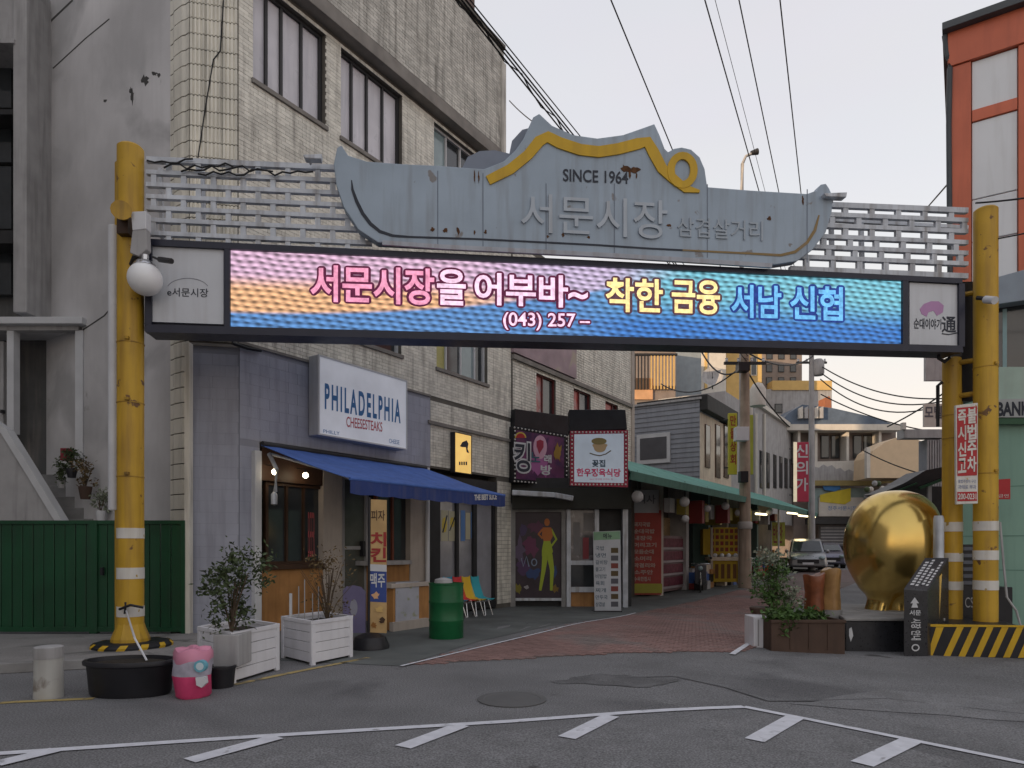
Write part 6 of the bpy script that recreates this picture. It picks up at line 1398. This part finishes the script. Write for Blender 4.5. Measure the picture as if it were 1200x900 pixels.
while z < zt_ - .05:
    z2 = min(z + .22, zt_); mb = MB(); mb.hexa([SDP.at(-6.5, .035, z), SDP.at(0, .035, z), SDP.at(0, -.02, z), SDP.at(-6.5, -.02, z), SDP.at(-6.5, .004, z2 - .004), SDP.at(0, .004, z2 - .004), SDP.at(0, -.02, z2 - .004), SDP.at(-6.5, -.02, z2 - .004)]); part('clapboard', mb, SIDING, SH); z = z2
simple_window(SH, SDP, 746, 785, 508, 543, .05, WFRAME, M('dim_pane', (.11, .11, .12), .2))
mb = MB(); mb.pb(SDP, -6.6, .1, -3, .1, zt_, zt_ + .1); part('roof_edge', mb, GREYW, SH)
CB = thing('cream_house', 'cream plastered house front receding along the lane above the awning', 'house', MU.at(ac + 2, 0, 3.5))
a1_ = MU.a(857); mb = MB(); mb.pb(MU, ac + .02, a1_, -3, 0, 3.0, MU.z(838, 492)); part('wall', mb, CREAM, CB)
mb = MB(); mb.pb(MU, ac, a1_, -3, .35, MU.z(838, 490), MU.z(838, 473)); part('dark_roof', mb, M('dark_roof_tile', (.035, .035, .035), .7), CB, bevel=.02)
for x in (827, 839, 849): simple_window(CB, MU, x, x + 5.5, 498, 548 if x < 830 else 560, .01, M('brown_window_frame', (.10, .06, .04), .6), GLASS)
GB = thing('grey_row_house', 'long grey rendered house with narrow windows beyond the yellow signs', 'house', MU.at(MU.a(905), 0, 3.5))
a2_, a3_ = MU.a(884), MU.a(931); zg = MU.z(890, 478)
mb = MB(); mb.pb(MU, a1_ + .3, a3_, -4, -.4, 3.0, zg); part('wall', mb, GREYW, GB)
mb = MB(); mb.pb(MU, a2_, a3_, -.39, 0, 3.0, zg); part('front_wall', mb, GREYW, GB)
mb = MB(); mb.pb(MU, a2_ - .1, a3_ + .1, -4, .2, zg, zg + .25); part('parapet', mb, FARW, GB)
for x in (891, 899, 907, 914, 920, 926): simple_window(GB, MU, x, x + 3.2, 528 + (x - 890) * .3, 572, .01, DFRAME, GLASS)
for x in (886, 896): mb = MB(); mb.tube([MU.px(x, 485, .1), MU.px(x, 585, .1)], .08, 8); part('downpipe', mb, FARW, GB, smooth=True)
# green white tanks and aircon on those roofs
for i, (x, y, r_, lb) in enumerate(((888, 462, 9, 'pale round water tank on the grey row roof'), (876, 478, 6, 'small pale water tank beside the concrete pole top'))):
    p = P3(x, y + 14, 29.5 + i); s = p.y / F; mb = MB(); mb.lathe(tuple(p), [(r_ * s, 0), (r_ * s, 20 * s), (r_ * s * .6, 26 * s), (.001, 28 * s)], 18); single('water_tank', mb, FARW, lb, 'tank', smooth=True)
# yellow vertical signs, red vertical sign
for i, (x0, x1, y0, y1, Y, m_, tt, lb) in enumerate(((854, 864, 484, 556, 26.6, M('lime_yellow_sign', (.48, .44, .04), .5), '만물상회', 'tall yellow vertical sign just left of the concrete pole'), (876, 883, 486, 556, 27.8, M('lime_sign', (.36, .40, .06), .5), '', 'tall lime vertical sign just right of the concrete pole'), (931, 948, 518, 588, 33.5, M('crimson_sign', (.32, .03, .06), .5, emis=.08), '신의가', 'tall crimson vertical sign with white letters beyond the awning'))):
    Q = FP(Y); T = thing('vertical_sign', lb, 'sign', Q.px((x0 + x1) / 2, y1)); mb = MB(); mb.fb(Q, x0, x1, y0, y1, -.15, 0); part('sign_case', mb, m_, T, bevel=.02)
    hgt = (y1 - y0 - 6) / max(1, len(tt))
    for k, chh in enumerate(tt): text(T, chh, Q, rq(x0 + 2, x1 - 1.5, y0 + 3 + k * hgt * .92, y0 + 3 + k * hgt * .92 + hgt * .7), .01, flat('red_sign_letters', (.3, .03, .03)) if i == 0 else WFRAME, bold=.02)
    mb = MB(); mb.tube([Q.px(x0, y0 + 8, -.1), Q.px(x0 - 6, y0 + 8, -.1)], .03, 5); mb.tube([Q.px(x0, y1 - 8, -.1), Q.px(x0 - 6, y1 - 8, -.1)], .03, 5); part('bracket', mb, DFRAME, T)
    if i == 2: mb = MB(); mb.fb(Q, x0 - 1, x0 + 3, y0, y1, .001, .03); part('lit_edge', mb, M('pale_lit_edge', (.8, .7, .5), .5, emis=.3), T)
# utility poles
def upole(lab, px, py, ytop, rb, rt, Y=None, m_=POLEC):
    b = gp(px, py) if Y is None else Vector(((px - 600) / F * Y, Y, G((px - 600) / F * Y, Y))); zt = CH + (H - ytop) / F * b.y
    T = thing('utility_pole', lab, 'utility pole', b); mb = MB(); mb.tube([b - Vector((0, 0, .2)), Vector((b.x, b.y, zt))], [rb, rt], 14); part('shaft', mb, m_, T, smooth=True)
    for dz in (.35, .9):
        mb = MB(); mb.box(b.x - .8, b.x + .8, b.y - .05, b.y + .05, zt - dz - .05, zt - dz + .05); part('cross_arm', mb, DFRAME, T)
        for k in (-.7, -.25, .25, .7): mb = MB(); mb.lathe((b.x + k, b.y, zt - dz + .05), [(.04, 0), (.06, .05), (.04, .1), (.06, .14), (.001, .16)], 8); part('insulator', mb, WHITE, T, smooth=True)
    return T, b, zt
U1, ub1, uz1 = upole('thick brown concrete utility pole rising through the green awning edge', 873, 689, 398, .24, .15)
mb = MB(); Q = FP(ub1.y - .24); mb.fb(Q, 863, 878, 500, 516, -.1, .25); part('meter_box', mb, WHITE, U1, bevel=.01)
mb = MB(); mb.lathe((ub1.x, ub1.y, CH + (H - 620) / F * ub1.y), [(.25, 0), (.27, .03), (.27, .25), (.25, .28)], 14); part('white_wrap', mb, M('paper_wrap', (.4, .38, .36), .8), U1, smooth=True)
mb = MB(); mb.fb(Q, 868, 877, 552, 565, -.1, .2); part('black_clamp', mb, BLACK, U1); mb = MB(); mb.fb(Q, 866, 879, 424, 434, -.1, .3); part('clamp_box', mb, BLACK, U1)
U2, ub2, uz2 = upole('slimmer grey utility pole at the far end of the lane', 951, 664, 405, .19, .12, Y=36, m_=GREYW)
mb = MB(); mb.lathe((ub2.x + .35, ub2.y, CH + (H - 440) / F * 36), [(.25, 0), (.3, .1), (.3, .7), (.2, .85), (.001, .85)], 14); part('transformer', mb, GREYW, U2, smooth=True)
# ------------------------------------------------------------------ far end of the lane
def bld(name, lab, Y, x0, x1, yt, yb, m_, depth=6, cat='building'):
    Q = FP(Y); T = thing(name, lab, cat, Q.px((x0 + x1) / 2, yb)); mb = MB(); mb.fb(Q, x0, x1, yt, yb, -depth, 0); part('wall', mb, m_, T, bevel=.03); return T, Q
T, Q = bld('far_building', 'brown building with a railed rooftop terrace behind the clapboard house', 38, 736, 792, 452, 560, FARB)
mb = MB(); mb.fb(Q, 736, 792, 405, 452, -6, -2.2); part('upper_storey', mb, FARB, T); mb = MB(); mb.fb(Q, 736, 765, 443, 468, .0, .1); part('lit_balcony', mb, FARO, T)
for i in range(14): mb = MB(); mb.fb(Q, 740 + i * 3.8, 741.3 + i * 3.8, 416, 456, .1, .2); part('railing_bar', mb, WIRE if i < 6 else FARY, T)
mb = MB(); mb.fb(Q, 738, 794, 414, 416.5, .08, .22); part('handrail', mb, WIRE, T)
T, Q = bld('far_building', 'blue grey rendered building right of the railed terrace', 42, 786, 822, 395, 560, M('blue_grey_render', (.27, .31, .34), .8, streak=.2))
T, Q = bld('far_building', 'sunlit white building seen just left of the pole top', 48, 822, 851, 380, 560, FARW)
mb = MB(); mb.fb(Q, 826, 829, 400, 455, .01, .1); part('pilaster', mb, FARY, T)
T, Q = bld('far_building', 'ochre sunlit building behind the pole top', 50, 851, 893, 396, 560, FARY)
simple_window(T, Q, 880, 887, 418, 440, .02, FARW, GLASS)
T, Q = bld('far_building', 'dark brown apartment block right of the ochre building', 55, 893, 940, 404, 560, FARB, 10)
for i in range(3):
    for j in range(3): simple_window(T, Q, 898 + i * 14, 905 + i * 14, 412 + j * 15, 421 + j * 15, .02, DFRAME, GLASS)
T, Q = bld('far_building', 'long low grey building with yellow parapet behind the lane poles', 54, 838, 975, 456, 600, GREYW, 5)
mb = MB(); mb.fb(Q, 905, 975, 446, 457, -1, .1); part('yellow_parapet', mb, FARY, T); simple_window(T, Q, 908, 917, 473, 484, .02, DFRAME, GLASS)
mb = MB(); mb.fb(Q, 738, 838, 455, 600, -4, -.1); part('rear_wing', mb, GREYW, T)
# satellite dish
p = P3(835, 448, 40); T = thing('satellite_dish', 'round grey satellite dish on the roof left of the pole', 'satellite dish', p)
mb = MB(); n = 20; vs = []; c0 = P3(835, 442, 40); ax = Vector((-.3, -.9, .3)).normalized(); u = ax.cross(Vector((0, 0, 1))).normalized(); w2_ = ax.cross(u)
for j in range(5):
    rr = .001 + j * .15
    for k in range(n): a = 2 * math.pi * k / n; vs.append(c0 + u * rr * math.cos(a) + w2_ * rr * math.sin(a) + ax * rr * rr * .35)
mb.add(vs, [(j * n + k, j * n + (k + 1) % n, (j + 1) * n + (k + 1) % n, (j + 1) * n + k) for j in range(4) for k in range(n)]); part('dish', mb, GREYW, T, smooth=True)
mb = MB(); mb.tube([p - Vector((0, 0, .4)), c0], .04, 6); mb.tube([c0, c0 + ax * .5], .02, 5); part('mount', mb, DFRAME, T)
# end building with slate roof
T = thing('end_building', 'building closing the lane with a slate blue roof and dark windows', 'building', P3(1000, 655, 46)); Q = FP(46)
mb = MB(); mb.prism(Q, [(912, 497), (925, 484), (940, 474), (975, 478), (1020, 488), (1055, 500)], -8, .6); part('roof', mb, BLUER, T)
mb = MB(); mb.fb(Q, 915, 1058, 497, 504, -.5, .7); part('eave', mb, FARW, T)
mb = MB(); mb.fb(Q, 930, 1050, 504, 660, -6, -.6); part('wall', mb, FARB, T)
for x in (935, 955, 992, 1030): mb = MB(); mb.fb(Q, x, x + 3, 504, 541, -.6, .3); part('column', mb, FARW, T)
for x in (962, 974, 1000, 1012): simple_window(T, Q, x, x + 10, 510, 537, -.55, DFRAME, GLASS)
mb = MB(); Q5 = FP(45); mb.prism(Q5, [(950, 541), (1034, 539), (1034, 560), (950, 562)], -.5, 0); part('white_parapet', mb, FARW, T)
sc_pts = [(952, 556)] + [(955 + i * 5, 547 + (3 if i % 2 else 0) - 3 * math.sin(i * .6)) for i in range(16)] + [(1045, 560), (1068, 566), (952, 566)]
mb = MB(); mb.prism(Q5, sc_pts, .01, .12); part('cloud_cut_panel', mb, GREYW, T)
mb = MB(); mb.fb(Q5, 952, 1070, 563, 569, .0, .3); part('ochre_beam', mb, M('ochre_beam', (.3, .24, .1), .7), T)
mb = MB(); mb.fb(Q5, 955, 1045, 572, 602, -.3, .0); part('shop_fascia', mb, M('teal_white_fascia', (.25, .33, .33), .6, var=.2), T)
mb = MB(); mb.fb(Q5, 960, 1012, 583, 605, .01, .15); part('white_banner', mb, FARW, T)
mb = MB(); mb.prism(Q5, [(961, 580), (968, 578), (997, 572), (997, 587), (990, 591), (961, 588)], .151, .18); part('yellow_print', mb, M('bright_yellow_print', (.6, .48, .04), .6), T)
mb = MB(); mb.prism(Q5, [(964, 569), (984, 567), (985, 573), (978, 576), (966, 574)], .151, .19); part('navy_print', mb, BT, T)
text(T, '청주서문시장', Q5, rq(970, 1004, 593, 598), .16, BT)
mb = MB(); mb.fb(Q5, 955, 1040, 606, 614, -1, .5); part('canopy', mb, DFRAME, T)
mb = MB(); mb.fb(Q5, 962, 1000, 616, 640, -.3, .05); part('roller_shutter', mb, M('grey_shutter', (.13, .13, .14), .6), T)
for i in range(6): mb = MB(); mb.fb(Q5, 962, 1000, 618 + i * 3.7, 619.3 + i * 3.7, .051, .09); part('shutter_slat', mb, GREYW, T)
mb = MB(); mb.fb(Q5, 950, 1060, 640, 660, -.3, .0); part('base_wall', mb, BLACK, T)
mb = MB(); mb.prism(Q, [(967, 466), (972, 464), (974, 468), (975, 492), (967, 492)], -.8, .2); part('chimney', mb, M('red_brick_chimney', (.33, .13, .07), .8), T)
for i in range(5):
    mb = MB(); xx_ = 937 + i * 6; mb.prism(Q, [(xx_, 478), (xx_ + 4, 476), (xx_ + 4, 490), (xx_, 490)], .61, .9); part('roof_unit', mb, [FARW, GREYW, FARO][i % 3], T)
# arched roof hall lit by the evening sun
T = thing('arched_hall', 'sunlit cream arched roof hall at the lane end on the right', 'building', P3(1053, 560, 42)); Q = FP(42)
mb = MB(); mb.prism(Q, [(1019, 560), (1020, 536), (1024, 528), (1036, 519), (1050, 513), (1066, 512), (1080, 517), (1086, 524), (1086, 560)], -2, 0); part('arched_roof', mb, M('cream_metal_roof', (.66, .50, .33), .6, var=.06), T)
mb = MB(); mb.fb(Q, 1016, 1020, 524, 560, -.2, .1); part('corner_post', mb, FARW, T); mb = MB(); mb.fb(Q, 1040, 1088, 566, 660, -2, -.1); part('wall', mb, FARB, T)
T = thing('corrugated_shed', 'grey corrugated shed wall behind the rear yellow post', 'shed', P3(1098, 565, 30)); Q = FP(30)
mb = MB(); mb.fb(Q, 1086, 1108, 515, 660, -.6, 0); part('wall', mb, SIDING, T)
for i in range(7): mb = MB(); mb.fb(Q, 1087 + i * 3, 1088.6 + i * 3, 516, 600, 0, .06); part('rib', mb, GREYW, T)
mb = MB(); mb.fb(Q, 1060, 1110, 503, 513, -.5, .1); part('parapet', mb, GREYW, T)
mb = MB(); mb.fb(Q, 1058, 1062, 495, 503, 0, .2); part('vent', mb, FARW, T)
T = thing('rooftop_sign', 'white rooftop sign panel with grey letters beside rear yellow post', 'sign', P3(1100, 500, 28)); Q = FP(28)
mb = MB(); mb.fb(Q, 1083, 1108, 473, 500, -.1, 0); part('panel', mb, FARW, T); text(T, '모텔', Q, rq(1084, 1104, 476, 490), .01, flat('grey_letters', (.12, .12, .14)), bold=.03)
mb = MB(); mb.fb(Q, 1085, 1106, 416, 446, -.15, 0); single('wall_panel_sign', mb, GREYW, 'plain blue grey panel high beside the rear yellow post', 'panel')
# dark tent canopy
T = thing('dark_canopy', 'black sloping tarpaulin canopy behind the gold sculpture', 'canopy', P3(1070, 600, 24)); Q = FP(24)
mb = MB(); mb.prism(Q, [(1032, 578), (1060, 566), (1085, 551), (1106, 547), (1110, 560), (1090, 566), (1070, 574), (1048, 582)], -1.2, 0); part('tarpaulin', mb, BLACK, T)
mb = MB(); mb.fb(Q, 1068, 1112, 570, 652, -2.4, -.8); part('wall', mb, M('black_shop_wall', (.03, .03, .032), .6), T); mb = MB(); mb.fb(Q, 1088, 1092, 566, 650, -.1, 0); part('pole', mb, GREYW, T)
mb = MB(); mb.strip(Q, [(1078, 572), (1110, 560)], 3, .02, .1); mb.strip(Q, [(1040, 580), (1075, 566)], 1.6, .02, .1); part('edge_pipe', mb, DGREEN, T)
# right-hand row of low shops that the sculpture hides
T = thing('right_row_shop', 'low grey shop wall between sculpture and lane end', 'building', P3(1030, 650, 34)); Q = FP(34)
mb = MB(); mb.fb(Q, 1052, 1110, 588, 652, -1, 0); part('wall', mb, FARB, T)
r = random.Random(2)
for i in range(9): mb = MB(); x = 1016 + (i % 5) * 4.5; y = 566 + (i // 5) * 10; mb.sphere(Q.px(x, y + r.uniform(0, 8), .3), .14, 8, 6); part('potted_bush', mb, [LEAF, FARW, GREYW][i % 3], T)
# cars
def car(lab, px, py, Y, yaw, paint, w_, h_, van=True):
    b = Vector(((px - 600) / F * Y, Y, 0)); b.z = G(b.x, b.y); T = thing('parked_car', lab, 'car', b, 'cars parked in the lane'); c_, s_ = math.cos(yaw), math.sin(yaw)
    def W(x, y, z): return (b.x + x * c_ - y * s_, b.y + x * s_ + y * c_, b.z + z)          # y forward = -Y world when yaw=pi
    hw = w_ / 2; hh = h_
    sec = [(-2.1, .30, .62, 0), (-2.0, .22, .95, 0), (-1.3, .2, 1.0, 0), (1.3, .2, .98, 0), (1.9, .22, .80, 0), (2.1, .3, .62, 0)]
    mb = MB(); n = len(sec)
    for (y, zb_, zt_, _) in sec: k = .88 if abs(y) > 2 else 1; mb.v += [W(-hw * k, y, zb_), W(hw * k, y, zb_), W(hw * k, y, (zb_ + zt_) / 2), W(hw * .95 * k, y, zt_), W(-hw * .95 * k, y, zt_), W(-hw * k, y, (zb_ + zt_) / 2)]
    for i in range(n - 1):
        for k in range(6): mb.f.append((i * 6 + k, i * 6 + (k + 1) % 6, (i + 1) * 6 + (k + 1) % 6, (i + 1) * 6 + k))
    mb.f += [tuple(range(6)), tuple(range((n - 1) * 6, n * 6))]; part('body', mb, paint, T, smooth=True, bevel=.05)
    cab = [(-1.9 if van else -1.5, .95, .93), (-1.75 if van else -1.1, hh - .04, .80), (.35, hh, .80), (.75, hh - .12, .78), (1.35, .96, .92)]
    mb = MB()
    for y, z, k in cab: mb.v += [W(-hw * k, y, z), W(hw * k, y, z)]
    m = len(cab); mb.f += [(2 * i, 2 * i + 1, 2 * i + 3, 2 * i + 2) for i in range(m - 1)] + [tuple(2 * i for i in range(m)), tuple(2 * i + 1 for i in range(m)), (0, 1, 2 * m - 1, 2 * m - 2)]
    part('cabin', mb, paint, T, bevel=.04)
    mb = MB(); mb.add([W(-hw * .80, 1.33, 1.0), W(hw * .80, 1.33, 1.0), W(hw * .70, .80, hh - .14), W(-hw * .70, .80, hh - .14)], [(0, 1, 2, 3)]); mb.v = [(x + (-s_) * .03, y + c_ * .03, z + .02) for x, y, z in mb.v]; part('windscreen', mb, GLASS, T)
    for sd_ in (-1, 1):
        mb = MB(); kx = hw * .93 * sd_; kt = hw * .82 * sd_; e_ = .02 * sd_; mb.add([W(kx + e_, -1.6, 1.0), W(kx + e_, 1.15, 1.0), W(kt + e_, .68, hh - .14), W(kt + e_, -1.5, hh - .12)], [(0, 1, 2, 3)]); part('side_window', mb, GLASS, T)
        mb = MB(); mb.sphere(W(hw * .72 * sd_, 2.03, .68), .15, 12, 8, .7); part('headlight', mb, GLASSG, T, smooth=True)
        mb = MB(); mb.sphere(W(hw * 1.1 * sd_, 1.1, 1.02), .1, 8, 6); part('wing_mirror', mb, paint, T, smooth=True)
        for yy in (-1.3, 1.35):
            mb = MB(); mb.cyl(W(hw * .9 * sd_, yy, .31), (c_, s_, 0), .32, .22, 20); wh = part('wheel', mb, TYRE, T, smooth=True)
            mb = MB(); mb.cyl(W(hw * 1.0 * sd_ + .03 * sd_, yy, .31), (c_, s_, 0), .19, .05, 14); part('rim', mb, CHROME, wh)
    mb = MB(); a_ = [W(-.5, 2.12, .42), W(.5, 2.12, .42), W(.5, 2.10, .62), W(-.5, 2.10, .62)]; mb.add(a_, [(0, 1, 2, 3)]); part('grille', mb, BLACK, T)
    mb = MB(); mb.add([W(-.26, 2.14, .36), W(.26, 2.14, .36), W(.26, 2.13, .47), W(-.26, 2.13, .47)], [(0, 1, 2, 3)]); part('number_plate', mb, WHITE, T)
car('silver people carrier parked facing down the lane by the awning end', 944, 668, 36, R(180 - 20), SILVER, 1.75, 1.66)
car('violet grey hatchback parked behind the silver people carrier', 968, 660, 40.5, R(180 - 18), NAVYC, 1.6, 1.46, False)
# street lamp behind the crest
b = Vector(((869 - 600) / F * 30, 30, .2)); T = thing('street_lamp', 'curved grey street lamp peeking over the crest board', 'street lamp', b)
mb = MB(); mb.tube([b, P3(869, 230, 30), P3(870, 192, 30), P3(874, 183, 30), P3(884, 179, 30)], [.12, .09, .07, .06, .06], 10); part('pole', mb, GREYW, T, smooth=True)
mb = MB(); mb.tube([P3(880, 179.5, 30), P3(888, 177.5, 30)], [.09, .14], 10); part('lamp_head', mb, DFRAME, T, smooth=True)
# cables
def cable(lab, p0, p1, r_, sag=0, ext=0, grp='overhead cables', n=18):
    p0, p1 = Vector(p0), Vector(p1); p0 = p0 + (p0 - p1) * ext; pts = []
    for i in range(n + 1): t = i / n; p = p0.lerp(p1, t); p.z -= sag * 4 * t * (1 - t); pts.append(p)
    mb = MB(); mb.tube(pts, r_, 5); single('overhead_cable', mb, WIRE, lab, 'cable', grp, smooth=True, fix=False)
U1t = Vector((ub1.x, ub1.y - .15, uz1 - .5)); U2t = Vector((ub2.x, ub2.y - .15, uz2 - .6))
for i, (x, d_) in enumerate(((536, 0), (541, .05), (546, -.05), (551, .1))):
    cable(['lowest', 'second', 'third', 'uppermost'][i] + ' cable of the thick bundle crossing the tiled building', P3(x, 0, 10.5), U1t + Vector((d_, 0, -.35 + .2 * i)), .015 if i < 3 else .011, .0, .6)
r = random.Random(5); pts = []
A = P3(538, 0, 10.5); Bv = U1t + Vector((0, 0, -.3)); A = A + (A - Bv) * .6
for i in range(70): t = i / 69; p = A.lerp(Bv, t); pts.append(p + Vector((.06 * math.cos(i * 2.1), 0, .06 * math.sin(i * 2.1))))
mb = MB(); mb.tube(pts, .012, 4); single('overhead_cable', mb, WIRE, 'thin lashing wire wound round the thick cable bundle', 'cable', 'overhead cables', fix=False)
cable('lone cable left of the crest peak against the sky', P3(716, 0, 11), U1t + Vector((.3, 0, .1)), .012, 0, .6)
cable('left cable of the pair right of the crest peak', P3(826, 0, 14), U2t + Vector((-.4, 0, .1)), .015, 0, .6)
cable('faint thin cable beside the left sky cable', P3(838, 0, 17), U2t + Vector((-.3, 0, .2)), .008, 0, .5)
cable('middle sky cable passing over the street lamp', P3(866, 0, 14), U2t, .014, 0, .6)
cable('rightmost sky cable ending at the crest tip', P3(914, 0, 14), U2t + Vector((.3, 0, .1)), .015, 0, .6)
E = P3(1120, 466, 30)
for i in range(3): cable(['upper', 'middle', 'lower'][i] + ' drooping lane cable running right under the screen', U2t + Vector((.4, 0, -.5 - .35 * i)), E + Vector((0, 0, -.02 * i)), 0.032, .6 + .25 * i, 0)
cable('long cable sloping down right of the far pole', P3(962, 462, 34), P3(1108, 508, 30), .03, .3)
cable('cable sagging down to the arched hall', P3(1012, 528, 34), P3(1100, 560, 30), .03, .15)
cable('cable rising to the rear yellow post from the slate roof', P3(1040, 500, 33), P3(1115, 454, 28), .035, .1)
cable('cable from the railed terrace up to the concrete pole', P3(775, 450, 34), P3(870, 428, 27), .03, .7)
cable('looped cable left of the concrete pole top', P3(822, 412, 30), P3(868, 432, 27), .035, .55)
cable('short cable between both utility poles', U1t, U2t, .035, .5)
cable('cable dropping from concrete pole to the grey row house', P3(873, 430, 27), P3(925, 500, 30), .03, .2)
cable('thin cable left above the tiled building roof edge', P3(597, 118, 26), P3(640, 152, 24), .02, .1)
cable('service wire in front of the orange block at the roof', P3(1085, 245, 20), P3(1112, 214, 15), .02, 0)
cable('upper service wire across the orange block', P3(1143, 230 + 8, 11.8), P3(1260, 222, 11), .016, .03)
cable('lower service wire across the orange block', P3(1143, 285, 12), P3(1260, 262, 11), .014, .0)
# distant hedge line so that no gap shows at the lane end
mb = MB()
for i in range(-8, 9):
    Y = 120 + (i % 3) * 6; x = i * 26; mb.box(x, x + 22, Y, Y + 15, 0, 7 + (i * 7 % 5)); 
single('distant_houses', mb, GREYW, 'grey mass of distant houses beyond the lane', 'houses', kind='stuff')
